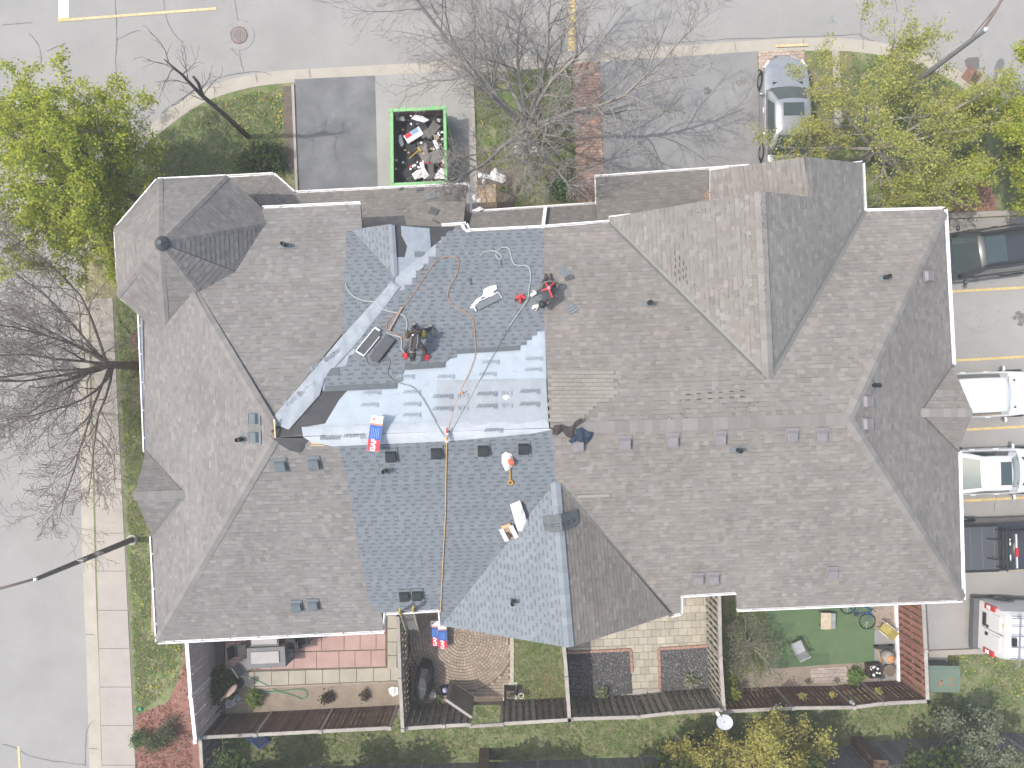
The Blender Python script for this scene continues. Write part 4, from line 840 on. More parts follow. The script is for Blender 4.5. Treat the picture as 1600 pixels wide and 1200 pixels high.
car('parked_sedan', 'silver sedan parked nose to the street half under a leafy tree', 'car', Vector((418 * S, 13.05 - 2.32, .02)), math.pi / 2 + .02, 4.75, 1.90, 1.45, SILVER, [(-2.33, .82), (-2.0, .95), (-1.4, .98), (-.5, .93), (.9, .90), (1.6, .84), (2.1, .70), (2.33, .52)], plan_(4.65, .78), (1.05, .30, -1.05, -1.85), (-.12, .5, .80))
car('parked_suv', 'dark charcoal suv with sunroof parked beside the red mulch', 'car', W(1509, 402) + Vector((0, 0, .02)), math.pi + .135, 4.85, 1.95, 1.72, PDARK, [(-2.43, .98), (-2.2, 1.08), (-1, 1.06), (.8, 1.02), (1.7, .98), (2.2, .86), (2.43, .62)], plan_(4.85, .86, .9), (1.25, .55, -2.0, -2.3), (-.05, .78, 1.0), GLASS, True)
car('parked_suv', 'white suv with a plain white roof at the gable end', 'car', W(1517, 616) + Vector((0, 0, .02)), .04, 4.5, 1.82, 1.62, PWHITE, [(-2.25, .92), (-2.0, 1.0), (-1, 1.0), (.7, .97), (1.6, .92), (2.05, .8), (2.25, .58)], plan_(4.5, .84, .9), (1.02, .45, -1.75, -2.1), None, GLASSG)
car('parked_sedan', 'white sedan with a black sunroof in the parking lot', 'car', W(1529, 733) + Vector((0, 0, .02)), .03, 4.6, 1.82, 1.44, PWHITE, [(-2.3, .84), (-2.0, .96), (-1.4, .98), (-.5, .94), (.9, .90), (1.6, .84), (2.1, .70), (2.3, .52)], plan_(4.6, .78), (1.1, .40, -.75, -1.65), (.12, .42, .9), GLASSG)
# black pickup with bed cover and rack
pu = E('pickup_truck', W(1560, 843) + Vector((0, 0, .02)), 'black pickup truck with a flat bed cover and headache rack', 'pickup', rz=.035)
L = 5.6; Wd = 1.94; xs = [-2.8, -2.74, -2.6, -2, -1.4, -.9, 0, .8, 1.4, 2, 2.5, 2.72, 2.8]; R = []
for x in xs:
    w = Wd / 2 * lerp([(-2.8, .94), (-2.7, .97), (-2, 1), (2, 1), (2.6, .93), (2.8, .7)], x); zt = lerp([(-2.8, 1.2), (-.9, 1.24), (-.85, 1.1), (1.2, 1.1), (2.4, 1.03), (2.8, .75)], x); half = [(w * .85, .3), (w, .36), (w, .7), (w * .99, zt * .9), (w * .96, zt), (w * .5, zt + .02), (0, zt + .03)]
    R.append([Vector((x, y, z)) for y, z in half] + [Vector((x, -y, z)) for y, z in half[-2::-1]])
m = MB(); m.loft(R); m.build('body', PBLACK, pu, True, False)
m = MB(); m.box((-1.83, 0, 1.285), (1.84, 1.66, .05)); bc = m.build('bed_cover', M('bed_cover', (.07, .076, .086), .6, .08, 2), pu, True)
for i in range(4): m = MB(); m.box((-2.45 + i * .46, 0, 1.315), (.02, 1.6, .014)); m.build('seam', M('seam_grey', (.13, .14, .15), .6, 0), bc, True)
for s in (1, -1):
    m = MB(); m.beam((-2.78, s * .88, 1.27), (-.9, s * .88, 1.27), .1, .06); m.build('bed_rail', TRIM, pu, True); m = MB(); m.box((-2.78, s * .9, 1.0), (.06, .12, .34)); m.build('tail_light', LAMPR, pu, True); m = MB(); m.box((2.66, s * .7, .86), (.2, .36, .16)); m.build('headlight', LAMPW, pu, True)
    m = MB(); m.ball((1.05, s * 1.1, 1.25), .14, 8, 5, (.5, 1, .7)); m.build('mirror', PBLACK, pu, True, True)
    for xw in (1.75, -1.75):
        w = MB(); w.tube([Vector((xw, s * .84 - .13, .39)), Vector((xw, s * .84 + .13, .39))], .39, 20); wo = w.build('tyre', TYRE, pu, True); q = MB(); q.tube([Vector((xw, s * .9, .39)), Vector((xw, s * .985, .39))], .24, 14); q.build('rim', RIM, wo, True)
        ar = MB(); ar.tube([Vector((xw + .47 * math.cos(t), s * .97, .39 + .47 * math.sin(t))) for t in [i * math.pi / 8 for i in range(9)]], .05, 5); ar.build('wheel_arch', TRIM, pu, True)
cr = []
for x, hw, z in ((-.82, .86, 1.12), (-.74, .74, 1.72), (-.5, .68, 1.84), (.3, .68, 1.86), (.62, .70, 1.80), (1.28, .84, 1.12)): cr.append([Vector((x, -hw, 1.1)), Vector((x, -hw, z * .62 + .42)), Vector((x, -hw * .92, z)), Vector((x, 0, z + .03)), Vector((x, hw * .92, z)), Vector((x, hw, z * .62 + .42)), Vector((x, hw, 1.1))])
m = MB(); m.loft(cr, False, False); m.build('cab', PBLACK, pu, True, True)
m = MB(); m.poly([(1.27, -.72, 1.2), (1.27, .72, 1.2), (.68, .6, 1.80), (.68, -.6, 1.80)]); m.build('windscreen', GLASS, pu, True); m = MB(); m.poly([(-.835, .68, 1.25), (-.835, -.68, 1.25), (-.76, -.62, 1.68), (-.76, .62, 1.68)]); m.build('rear_window', GLASS, pu, True)
rk_ = E('x', (0, 0, 0), 'x', 'x'); bpy.data.objects.remove(rk_)
m = MB()
for y in (-.72, .72): m.tube([Vector((-1.0, y, 1.28)), Vector((-1.0, y, 1.92))], .03, 6)
for z in (1.5, 1.7, 1.92): m.tube([Vector((-1.0, -.76, z)), Vector((-1.0, .76, z))], .03, 6)
for y in (-.38, .38): m.tube([Vector((-1.35, y, 1.31)), Vector((-.98, y, 1.9)), Vector((-.7, y, 1.95))], .022, 5)
hr = m.build('headache_rack', DKMETAL, pu, True)
m = MB(); m.box((-.62, 0, 1.9), (.05, 1.3, .05)); lb = m.build('light_bar', M('lens_clear', (.5, .5, .55), .2, 0), hr, True); m = MB(); m.box((-.62, -.04, 1.91), (.09, .34, .06)); m.build('brake_lamp', LAMPR, hr, True)
for y in (-.3, .32): m = MB(); m.box((-.76, y, 1.76), (.03, .26, .03)); m.build('lamp_strip', WHITE, hr, True)
# white work van with ladder rack
vn = E('work_van', W(1514, 967) + Vector((0, 0, .02)), 'white cargo van with roof ladder rack and grey bumper', 'van', rz=-.035)
R = []
for x, wf, zt in ((0, .93, 1.0), (.04, .97, 2.02), (.25, 1, 2.08), (1.5, 1, 2.1), (3.9, 1, 2.08), (4.3, .98, 1.9), (4.75, .96, 1.25), (5.3, .92, 1.05), (5.55, .7, .8)):
    w = .99 * wf; R.append([Vector((x, -w * .92, .35)), Vector((x, -w, .5)), Vector((x, -w, zt * .52)), Vector((x, -w * .93, zt * .9)), Vector((x, -w * .80, zt)), Vector((x, 0, zt + .04)), Vector((x, w * .80, zt)), Vector((x, w * .93, zt * .9)), Vector((x, w, zt * .52)), Vector((x, w, .5)), Vector((x, w * .92, .35))])
R[0] = [Vector((0, p.y * 1.0, .35 + (p.z - .35) * 1.55 if p.z > .6 else p.z)) for p in R[0]]
m = MB(); m.loft(R, True, True); m.build('body', PWHITE, vn, True)
GREYB = M('bumper_grey', (.10, .105, .115), .6, .1, 3)
m = MB(); m.box((-.09, 0, .47), (.26, 2.02, .24)); m.build('rear_bumper', GREYB, vn, True)
m = MB(); m.box((2.5, .985, .42), (5.0, .05, .22)); m.build('side_skirt', GREYB, vn, True); m = MB(); m.box((2.5, -.985, .42), (5.0, .05, .22)); m.build('side_skirt', GREYB, vn, True)
for s in (1, -1):
    m = MB(); m.box((.0, s * .86, 1.25), (.12, .2, .55)); tl = m.build('tail_light', LAMPR, vn, True); m = MB(); m.box((-.03, s * .86, 1.22), (.1, .14, .18)); m.build('reverse_lamp', WHITE, tl, True)
    m = MB(); m.box((-.012, s * .40, 1.62), (.03, .56, .42)); m.build('rear_door_panel', PWHITE, vn, True)
    for xw in (.95, 4.4):
        w = MB(); w.tube([Vector((xw, s * .87 - .12, .37)), Vector((xw, s * .87 + .13, .37))], .37, 20); wo = w.build('tyre', TYRE, vn, True); q = MB(); q.tube([Vector((xw, s * .95, .37)), Vector((xw, s * 1.005, .37))], .22, 14); q.build('rim', RIM, wo, True); ar = MB(); ar.tube([Vector((xw + .45 * math.cos(t), s * .985, .37 + .45 * math.sin(t))) for t in [i * math.pi / 8 for i in range(9)]], .045, 5); ar.build('wheel_arch', GREYB, vn, True)
m = MB(); m.box((-.03, .32, .95), (.05, .5, .16)); m.build('number_plate_recess', TRIM, vn, True); m = MB(); m.box((-.035, .1, 1.15), (.05, .1, .07)); m.build('door_handle', TRIM, vn, True); m = MB(); m.box((-.035, -.2, 1.1), (.06, .12, .1)); m.build('door_latch', TRIM, vn, True)
m = MB(); m.box((-.005, 0, 1.4), (.02, .015, 1.2)); m.build('door_seam', TRIM, vn, True)
m = MB()
for y in (-.72, -.30, .12, .5, .78): m.beam((.1, y, 2.30), (4.0, y, 2.30), .035, .04)
for x in (.45, 1.5, 2.6, 3.7):
    m.beam((x, -.98, 2.27), (x, .88, 2.27), .045, .04)
    for y in (-.8, .8): m.tube([Vector((x, y, 2.08)), Vector((x, y, 2.27))], .02, 5)
m.beam((.45, -.98, 2.27), (.42, -1.16, 2.10), .06, .04); m.build('ladder_rack', METAL, vn, True)
m = MB(); m.box((.2, -.1, 2.33), (.16, .3, .07)); m.build('rack_clamp', TRIM, vn, True); m = MB(); m.box((.02, .38, 1.96), (.03, .1, .05)); m.build('beacon', M('amber', (.7, .4, .05), .3, 0), vn, True)
# ---------------------------------------------------------------- street lamps
POLE = M('lamp_pole', (.20, .20, .21), .6, .15, 3); POLEB = M('lamp_arm', (.16, .12, .11), .6, .15, 3)
def lamp(label, base, h, arm_dir, arm_len, dark):
    o = E('street_lamp', W(*base), label, 'street lamp'); pm = POLEB if dark else POLE
    m = MB(); m.tube([Vector((0, 0, 0)), Vector((0, 0, h * .5)), Vector((0, 0, h))], [.12, .10, .07], 12); m.build('pole', M('pole_dark', (.14, .13, .125), .6, .15, 3) if dark else POLE, o, True)
    d = Vector((math.cos(arm_dir), math.sin(arm_dir), 0)); m = MB(); m.tube(smooth_path([d * .0 + Vector((0, 0, h - .3)), d * arm_len * .3 + Vector((0, 0, h + .1)), d * arm_len * .7 + Vector((0, 0, h + .35)), d * arm_len + Vector((0, 0, h + .4))], 4), .045, 7); m.tube([Vector((0, 0, h - 1.0)), d * arm_len * .45 + Vector((0, 0, h + .2))], .02, 5); m.build('arm', POLEB, o, True)
    hd = MB(); c = d * (arm_len + .25) + Vector((0, 0, h + .38)); hd.loft([[c + d * t + Vector((-d.y * w * a, d.x * w * a, zz)) for a, zz in ((-1, -.05), (-1, .02), (0, .08), (1, .02), (1, -.05))] for t, w in ((-.3, .05), (-.1, .13), (.2, .14), (.35, .06))]); hd.build('lamp_head', pm, o, True, True)
    m = MB(); m.disc((0, 0, 0), .22, 0, .08, 12); m.build('base_flange', CONC, o, True); m = MB(); m.disc((0, 0, 0), .08, h, h + .04, 12, .05); m.build('pole_cap', M('cap_pale', (.42, .43, .46), .5, 0) if not dark else METAL, o, True)
    for z in (h * .45, h * .62):
        if dark: m = MB(); m.box(Vector((.16, .05, z)), (.22, .1, .28)); m.build('sign_bracket', METAL, o, True)
    return o
lamp('dark lamp post leaning over the left pavement and road', (207, 843), 5.9, math.radians(193), 1.6, True)
lamp('grey lamp post rising from the tree at the upper right kerb', (1372, 172), 6.6, math.radians(68), 1.7, False)
# ---------------------------------------------------------------- dumpster
GREEN = M('dumpster_green', (.20, .45, .19), .5, .12, 3, coat=.2); INNER = M('dumpster_inside', (.16, .10, .09), .8, .25, 4)
dz = 1.3; q = [W(611, 172, dz), W(696, 168, dz), W(698, 286, dz), W(612, 290, dz)]
dp = E('dumpster', Vector((sum(p.x for p in q) / 4, sum(p.y for p in q) / 4, .02)), 'open bright green dumpster full of roofing waste in the driveway', 'dumpster')
for i in range(4):
    a, b = q[i], q[(i + 1) % 4]; a0, b0 = Vector((a.x, a.y, .1)), Vector((b.x, b.y, .1)); d = (b - a).normalized(); s = Vector((d.y, -d.x, 0))
    if s.dot(dp.location - a) < 0: s = -s
    m = MB(); m.add([a, b, b0, a0], [(0, 1, 2, 3)]); m.build('side_wall', GREEN, dp); m = MB(); m.add([p + s * .04 for p in (a, b, b0, a0)], [(3, 2, 1, 0)]); m.build('inner_wall', INNER, dp)
    m = MB(); m.beam(a + s * .03 - d * .05 * 0, b + s * .03, .11, .10); m.build('rim', GREEN, dp)
    for k in range(1, 5): p = a0 + (b0 - a0) * (k / 5) - s * .04; m = MB(); m.box(p + Vector((0, 0, .55)), (.08, .08, 1.1), math.atan2(d.y, d.x)); m.build('rib', GREEN, dp)
    m = MB(); m.box(a + s * .03 + Vector((0, 0, .02)), (.13, .13, .084)); m.build('corner_plate', GREEN, dp)
m = MB(); m.prism([(p.x, p.y) for p in q][::-1], .1, .16); m.build('floor', INNER, dp)
for x, y in ((633, 168), (676, 166), (655, 291)): p = W(x, y, dz); m = MB(); m.box(p, (.07, .12, .12)); m.build('lug', GREEN, dp)
# ---------------------------------------------------------------- trees
BARK = M('bark', (.20, .175, .158), .95, .25, 6, .5, 25); BARKG = M('bark_grey', (.27, .25, .23), .95, .2, 6, .5, 25); BARKD = M('bark_dark', (.115, .098, .088), .95, .25, 6, .5, 25)
def leaf_mat(name): return M(name, (.1, .15, .03), .6, .12, 2, attr=True, trans=.5, spec=.15)
LEAF = leaf_mat('leaf')
class Tree:
    def __init__(s, seed): s.r = random.Random(seed); s.br = []; s.tips = []
    def grow(s, p, d, L, rad, lvl, spec, keep=None):
        """one branch as a bent polyline; children sprout along it"""
        r = s.r; n = spec['seg'][lvl]; pts = [p.copy()]; rr = [rad]; q = p.copy(); d = d.normalized(); kids = []
        for i in range(n):
            w = spec['wig'][lvl]; d = (d + Vector((r.uniform(-w, w), r.uniform(-w, w), r.uniform(-w, w) + spec['up'][lvl]))).normalized(); q = q + d * (L / n)
            if keep and not keep(q):
                if i: break
                q = pts[-1] + d * .05
            pts.append(q.copy()); rr.append(max(.0055, rad * (1 - .8 * (i + 1) / n))); kids.append((q.copy(), d.copy(), (i + 1) / n))
        n = len(pts) - 1; s.br.append((pts, rr, lvl))
        if lvl + 1 < spec['levels']:
            k = spec['kids'][lvl]
            for j in range(k):
                t = spec['from'][lvl] + (1 - spec['from'][lvl]) * (j + r.random()) / k; f = t * n; i = min(int(f), n - 1); a = pts[i].lerp(pts[i + 1], f - i); dd = (pts[i + 1] - pts[i]).normalized()
                side = dd.cross(Vector((r.uniform(-1, 1), r.uniform(-1, 1), r.uniform(-1, 1)))).normalized(); ang = math.radians(r.uniform(*spec['ang'][lvl])); nd = dd * math.cos(ang) + side * math.sin(ang)
                s.grow(a, nd, L * spec['len'][lvl] * r.uniform(.6, 1.15) * (1.15 - .55 * t), rr[i] * spec['rad'][lvl], lvl + 1, spec, keep)
        else: s.tips += pts[1:]
    def wood(s, mat, root, split=1):
        a, b = MB(), MB()
        for pts, rr, lvl in s.br: (a if lvl <= split - 1 else b).tube(pts, rr, 8 if lvl == 0 else (5 if lvl == 1 else 3), cap=lvl < 1)
        a.build('trunk', mat[0], root, True, True); b.build('branches', mat[1], root, True, True)
def leaves(tips, n, size, cols, seed, spread=.25, keep=None, drop=0.0, flat=.38, clump=.45):
    g = np.random.default_rng(seed); T = np.array([tuple(t) for t in tips]); T = T[g.permutation(len(T))[:max(40, int(len(T) * clump))]]
    c = T[g.integers(0, len(T), n)] + g.normal(0, spread, (n, 3)) * np.array([1, 1, .7])
    if keep is not None: c = np.array([x for x in c if keep(Vector(x))])
    n = len(c); a = g.normal(0, 1, (n, 3)); a[:, 2] *= flat; a /= np.linalg.norm(a, axis=1)[:, None] + 1e-9; b = g.normal(0, 1, (n, 3)); b[:, 2] *= flat; b -= (a * b).sum(1)[:, None] * a; b /= np.linalg.norm(b, axis=1)[:, None] + 1e-9
    s = (size * g.uniform(.6, 1.3, n))[:, None]; nn = np.cross(a, b) * s * .18
    V = np.stack([c - a * s, c - b * s * .62 + nn, c + a * s, c + b * s * .62 + nn], 1).reshape(-1, 3); me = bpy.data.meshes.new('crown')
    me.vertices.add(4 * n); me.vertices.foreach_set('co', V.ravel()); me.loops.add(4 * n); me.loops.foreach_set('vertex_index', np.arange(4 * n, dtype=np.int32)); me.polygons.add(n); me.polygons.foreach_set('loop_start', np.arange(0, 4 * n, 4, dtype=np.int32)); me.polygons.foreach_set('loop_total', np.full(n, 4, dtype=np.int32)); me.update(calc_edges=True)
    cl = np.array(cols)[g.integers(0, len(cols), n)] * g.uniform(.75, 1.25, n)[:, None]
    col = np.ones((n, 4, 4)); col[:, :, :3] = cl[:, None, :]; ca = me.color_attributes.new('Col', 'FLOAT_COLOR', 'POINT'); ca.data.foreach_set('color', col.ravel()); me.validate(); return me
def crown(me, root, mat=None, name='crown'):
    me.materials.append(mat or LEAF); o = bpy.data.objects.new(name, me); COL.objects.link(o); o.parent = root; o['kind'] = 'stuff'; return o
BARE = dict(levels=5, seg=(6, 7, 6, 4, 3), wig=(.10, .20, .28, .32, .35), up=(.12, .05, .03, .02, .0), kids=(9, 9, 7, 4, 0), **{'from': (.25, .25, .2, .15, 0)}, ang=((30, 62), (30, 60), (30, 65), (30, 70), (0, 0)), len=(.78, .55, .5, .55, 0), rad=(.55, .5, .55, .6, 0))
def at(px, py, z=0): return W(px, py, z)
# big bare tree by the front path
b0 = at(822, 224); t3 = E('bare_tree', b0, 'large bare tree on the front lawn casting branching shadows on the driveway', 'tree'); T = Tree(11)
T.br.append(([Vector((0, 0, 0)), Vector((-.02, .03, .8)), Vector((-.03, .05, 1.7))], [.21, .17, .15], 0))
for k in range(11):
    a = k * 2 * math.pi / 11 + T.r.uniform(-.25, .25); lift = (.5, 1.3, .7, 2.2, .45, .9, 1.6, .6, 1.1, .5, 1.9)[k]; L_ = T.r.uniform(6.0, 8.2) * (.8 if lift > 1 else 1); dn = Vector((math.cos(a), math.sin(a) + .15, lift * .8)); T.grow(Vector((0, .05, 1.2 + .5 * T.r.random())), dn, L_ if math.sin(a) > -.6 else L_ * .72, .095, 1, dict(BARE, kids=(9, 14, 9, 6, 0), rad=(.55, .58, .55, .6, 0), up=(.12, .05, .04, .02, 0)), keep=lambda q: (q + b0).y > 6.6 or (q + b0).z < 2.2)
T.wood((BARK, BARKG), t3)
rb = E('stone_ring', at(822, 224), 'ring of pale pebbles round the trunk of the large bare tree', 'stones'); g = random.Random(3)
for k in range(46):
    a = g.random() * 6.3; q = .22 + .28 * g.random() ** .7; m = MB(); m.ball((q * math.cos(a) - .02, q * math.sin(a) - .12, .03), g.uniform(.04, .075), 6, 4, (1, .8, .6)); m.build('stone', STONE, rb, True)
# bare tree on the left pavement
b0l = at(216, 572); t4 = E('bare_tree', b0l, 'bare street tree spreading over the pavement and road on the left', 'tree'); T = Tree(23)
T.br.append(([Vector((0, 0, 0)), Vector((-.08, .0, 1.2)), Vector((-.15, .02, 2.0))], [.2, .16, .14], 0)); kp = lambda q: (q + b0l).x < -12.75
for k in range(13):
    a = math.radians(75 + k * 210 / 12) + T.r.uniform(-.15, .15); lift = (.5, 1.2, .6, 1.8, .5, .9, .5, 1.4, .6, 2.2, .5, 1.0, .6)[k]; T.grow(Vector((-.13, .02, 1.5 + .5 * T.r.random())), Vector((math.cos(a), math.sin(a), lift)), T.r.uniform(4.8, 6.8), .058, 1, dict(BARE, kids=(9, 13, 9, 6, 0), up=(.12, .07, .05, .02, 0)), kp)
for k in range(3): T.grow(Vector((-.1, 0, 1.8)), Vector((-.05 + .1 * k, T.r.uniform(-.6, .6), 2)), 3.2, .07, 1, BARE, kp)
T.wood((BARK, BARK), t4)
# small dead tree in the left front lawn
b0d = at(388, 214); t2 = E('dead_tree', b0d, 'thin dead tree with a broken top at the left front kerb', 'tree'); T = Tree(5); T.br.append(([Vector((0, 0, 0)), Vector((-.05, .05, 2.2)), Vector((-.1, .02, 4.2)), Vector((-.1, .1, 5.6)), Vector((-.2, .15, 6.6))], [.11, .09, .07, .045, .02], 0)); T.br.append(([Vector((-.1, .02, 4.0)), Vector((.08, .16, 4.8)), Vector((.1, .2, 5.2))], [.06, .055, .05], 0))
for z, a in ((3.6, 200), (4.0, 60), (4.4, 20), (4.6, 250), (5.0, 170), (5.2, 80), (5.6, 30), (5.9, 150), (6.2, 220), (6.5, 90), (3.2, 330)): T.grow(Vector((-.1, .05, z)), Vector((math.cos(math.radians(a)), math.sin(math.radians(a)), .6)), 1.1, .02, 2, dict(BARE, levels=4, kids=(9, 7, 6, 3, 0)))
T.wood((BARKD, BARKD), t2)
# leafy trees
LIME = [(.44, .46, .065), (.38, .44, .065), (.47, .47, .075), (.32, .39, .06), (.23, .31, .05)]
OLIVE = [(.42, .43, .11), (.37, .40, .11), (.45, .42, .13), (.31, .34, .09)]; YEL = [(.45, .40, .11), (.40, .38, .11), (.33, .33, .10), (.48, .43, .14)]; PINE = [(.22, .25, .165), (.18, .22, .14), (.26, .28, .19)]; DKG = [(.05, .085, .03), (.07, .11, .035), (.10, .13, .04)]
LSPEC = dict(BARE, levels=4, kids=(8, 8, 6, 0), seg=(5, 5, 4, 3), wig=(.1, .16, .22, .3))
def leafy(name, label, base, h0, limbs, L_, nleaf, size, cols, seed, keep=None, spread=.2, mats=(BARKD, BARK), lifts=(.3, .7, 1.3, 2.4), cat='tree', arc_=(0, 360), rad=.08):
    o = E(name, base, label, cat); T = Tree(seed); T.br.append(([Vector((0, 0, 0)), Vector((.03, .02, h0 * .5)), Vector((0, .03, h0 + .3))], [rad * 2.1, rad * 1.7, rad * 1.5], 0)); kk = (lambda q: keep(q + base)) if keep else None
    for k in range(limbs):
        a = math.radians(arc_[0] + (arc_[1] - arc_[0]) * (k + .5 + T.r.uniform(-.3, .3)) / limbs); T.grow(Vector((0, 0, h0 * T.r.uniform(.8, 1.15))), Vector((math.cos(a), math.sin(a), T.r.choice(lifts))), L_ * T.r.uniform(.75, 1.1), rad, 1, LSPEC, kk)
    T.wood(mats, o); crown(leaves(T.tips, nleaf, size, cols, seed, spread, kk), o); return o
leafy('maple_tree', 'lime green maple in fresh leaf beside the corner turret', at(222, 316), 2.0, 24, 4.3, 62000, .05, LIME, 31, lambda q: not (q.x > -13.6 and q.y < 7.3 and q.z > 4.4) and q.x < -11.3, .13)
leafy('maple_tree', 'sparse olive tree in young leaf over the silver sedan', at(1335, 256), 1.8, 12, 4.2, 24000, .045, OLIVE, 37, lambda q: not (q.x < 11.95 and q.y < 7.7) and q.y > 6.2, .13, (BARKG, BARKG), lifts=(.25, .6, 1.0, 1.5))
leafy('maple_tree', 'bright lime tree at the right edge above the dark suv', at(1532, 262), 2.0, 12, 3.7, 46000, .052, LIME, 41, lambda q: q.x > 14.2 and q.y > 6.3, .14)
leafy('maple_tree', 'yellow flowering tree at the bottom centre right', at(1075, 1150), 1.2, 9, 1.6, 9000, .05, YEL, 43, lambda q: True, .12, rad=.05)
leafy('maple_tree', 'taller yellow flowering tree beside the slate pillar at the bottom', at(1188, 1141), 1.5, 10, 2.0, 16000, .052, YEL, 47, lambda q: True, .14, rad=.05)
leafy('pine_tree', 'grey green pine at the bottom right corner', at(1478, 1142), 1.4, 11, 1.9, 13000, .06, PINE, 53, None, .13, (BARKG, BARKG), rad=.05)
leafy('bush', 'loose twiggy bush filling the left of the artificial turf yard', at(1160, 1000), .4, 12, 1.5, 3000, .035, [(.2, .22, .12), (.16, .2, .08), (.24, .22, .15)], 59, lambda q: q.x > 8.15, .12, (BARKG, BARKG), lifts=(.5, .9, 1.6), cat='bush', rad=.03)
leafy('shrub', 'yellow green shrub against the pale divider fence', at(1128, 1060), .4, 7, .8, 1300, .05, [(.27, .28, .05), (.2, .24, .05)], 61, lambda q: q.x > 8.2, .1, cat='shrub', rad=.025)
# neighbouring trees below the picture: only their shadows and lowest boughs reach in
for i, (px, py, s_) in enumerate(((395, 1196, 61), (560, 1199, 62), (790, 1197, 63), (1010, 1190, 64), (1225, 1186, 65), (1385, 1178, 66))):
    leafy('neighbour_tree', ['dense green tree standing beyond the slate fence at the far bottom left', 'dense green tree beyond the slate fence left of centre', 'dense green tree beyond the slate fence near the brown post', 'dense green tree beyond the slate fence under the yellow tree', 'dense green tree beyond the slate fence by the brown pillar', 'dense green tree beyond the slate fence near the pine'][i], at(px, py + 14), 2.2, 10, 1.9, 7000, .1, DKG, s_, lambda q: q.z > 1.9, .2, rad=.06)
def small_plant(label, px, py, R, n, cols, seed, size=.05, h=.35, name='shrub', cat='shrub'):
    leafy(name, label, at(px, py), h * .3, 7, R, n, size, cols, seed, None, R * .22, lifts=(.5, 1, 2), cat=cat, rad=.015)
small_plant('round green juniper in the red mulch, leftmost of three', 222, 1150, .38, 1100, [(.10, .16, .06), (.13, .19, .08)], 71, .035)
small_plant('round green juniper in the red mulch, middle of three', 247, 1152, .48, 1500, [(.11, .15, .07), (.14, .18, .09)], 72, .035)
small_plant('round dull juniper in the red mulch, upper right of three', 266, 1136, .48, 1400, [(.13, .14, .08), (.16, .17, .1)], 73, .035)
small_plant('dark leafy shrub beside the mauve fence and grey umbrella', 348, 1068, .6, 1500, DKG, 74, .06, .6)
small_plant('bright green weeds in the left dirt bed', 400, 1088, .35, 500, [(.22, .30, .06), (.16, .24, .05)], 75, .05, .2)
small_plant('brown dry plant in the middle of the dirt bed', 512, 1088, .25, 200, [(.07, .045, .035)], 76, .05, .2)
small_plant('dry seedlings near the right end of the dirt bed', 570, 1085, .22, 160, [(.16, .12, .08), (.2, .17, .1)], 77, .045, .15)
small_plant('variegated plant in the left gravel bed', 940, 1078, .28, 420, [(.4, .42, .3), (.2, .26, .1)], 78, .04, .3)
small_plant('variegated plant in the right gravel bed', 1078, 1060, .32, 480, [(.45, .46, .36), (.22, .28, .12)], 79, .04, .3)
small_plant('green weeds at the end of the paved path', 1333, 1052, .35, 600, [(.14, .24, .06), (.2, .3, .08)], 80, .05, .2)
small_plant('young shrub with green leaves beside the pink garden path', 875, 298, .45, 600, [(.10, .2, .06), (.16, .26, .08)], 81, .06, .4)
small_plant('small sprig in the doorstep flower bed', 787, 297, .2, 120, [(.2, .28, .06)], 82, .04, .15)
for i, (px, py) in enumerate(((400, 258), (425, 250))): small_plant(('low dark hedge plant left of the first driveway', 'low dark hedge plant next to the narrow flower bed')[i], px, py, .6, 1300, DKG, 83 + i, .06, .5)
# grass tufts and dandelions
def tufts(name, px, n, cols, seed, size=(.04, .1), flower=False, parent=lawn):
    g = random.Random(seed); poly = [(at(x, y).x, at(x, y).y) for x, y in px]; x0, x1, y0, y1 = min(p[0] for p in poly), max(p[0] for p in poly), min(p[1] for p in poly), max(p[1] for p in poly); m = MB(); m.usecol = True; k = 0; tries = 0
    while k < n and tries < n * 6:
        tries += 1; x, y = g.uniform(x0, x1), g.uniform(y0, y1)
        if not inside((x, y), poly) or (hnoise(x * .9, y * .9, seed) < .38 and g.random() < .8): continue
        k += 1; c = g.choice(cols); q = g.uniform(.8, 1.2); m.col = tuple(v * q for v in c); s = g.uniform(*size)
        if flower: m.add([(x + s * math.cos(a), y + s * math.sin(a), .07) for a in (0, 1.26, 2.51, 3.77, 5.03)] + [(x, y, .09)], [(0, 1, 5), (1, 2, 5), (2, 3, 5), (3, 4, 5), (4, 0, 5)])
        else:
            for b in range(3): a = g.random() * 6.28; dx, dy = s * math.cos(a), s * math.sin(a); m.add([(x - dy * .22, y + dx * .22, .01), (x + dy * .22, y - dx * .22, .01), (x + dx, y + dy, s * .55)], [(0, 1, 2)])
    return m.build(name, M('grass_blades', (.1, .1, .1), .8, 0, 2, attr=True, trans=.25) if not flower else M('dandelion_yellow', (.1, .1, .1), .7, 0, 2, attr=True), parent, kind='stuff')
GC = [(.12, .19, .05), (.15, .21, .06), (.20, .20, .10), (.09, .13, .04), (.24, .22, .135)]; DN = [(.62, .50, .03), (.55, .46, .03)]
tufts('grass', [(300, 170), (440, 135), (448, 290), (230, 300), (200, 330), (180, 300)], 5200, GC, 1); tufts('grass', [(740, 118), (893, 108), (905, 335), (806, 335), (804, 262), (742, 262)], 5200, GC, 2); tufts('grass', [(182, 440), (222, 440), (290, 1010), (280, 1060), (214, 1118)], 8500, GC, 3)
tufts('grass', [(345, 1125), (1450, 1072), (1452, 1025), (1660, 1018), (1660, 1150), (360, 1205)], 13000, GC, 4); tufts('grass', [(805, 960), (874, 960), (884, 1090), (806, 1092)], 2200, GC, 5); tufts('grass', [(1330, 80), (1440, 100), (1560, 190), (1500, 285), (1300, 280)], 5200, GC, 6); tufts('grass', [(1110, 915), (1196, 915), (1198, 1045), (1112, 1048)], 2200, GC, 7)
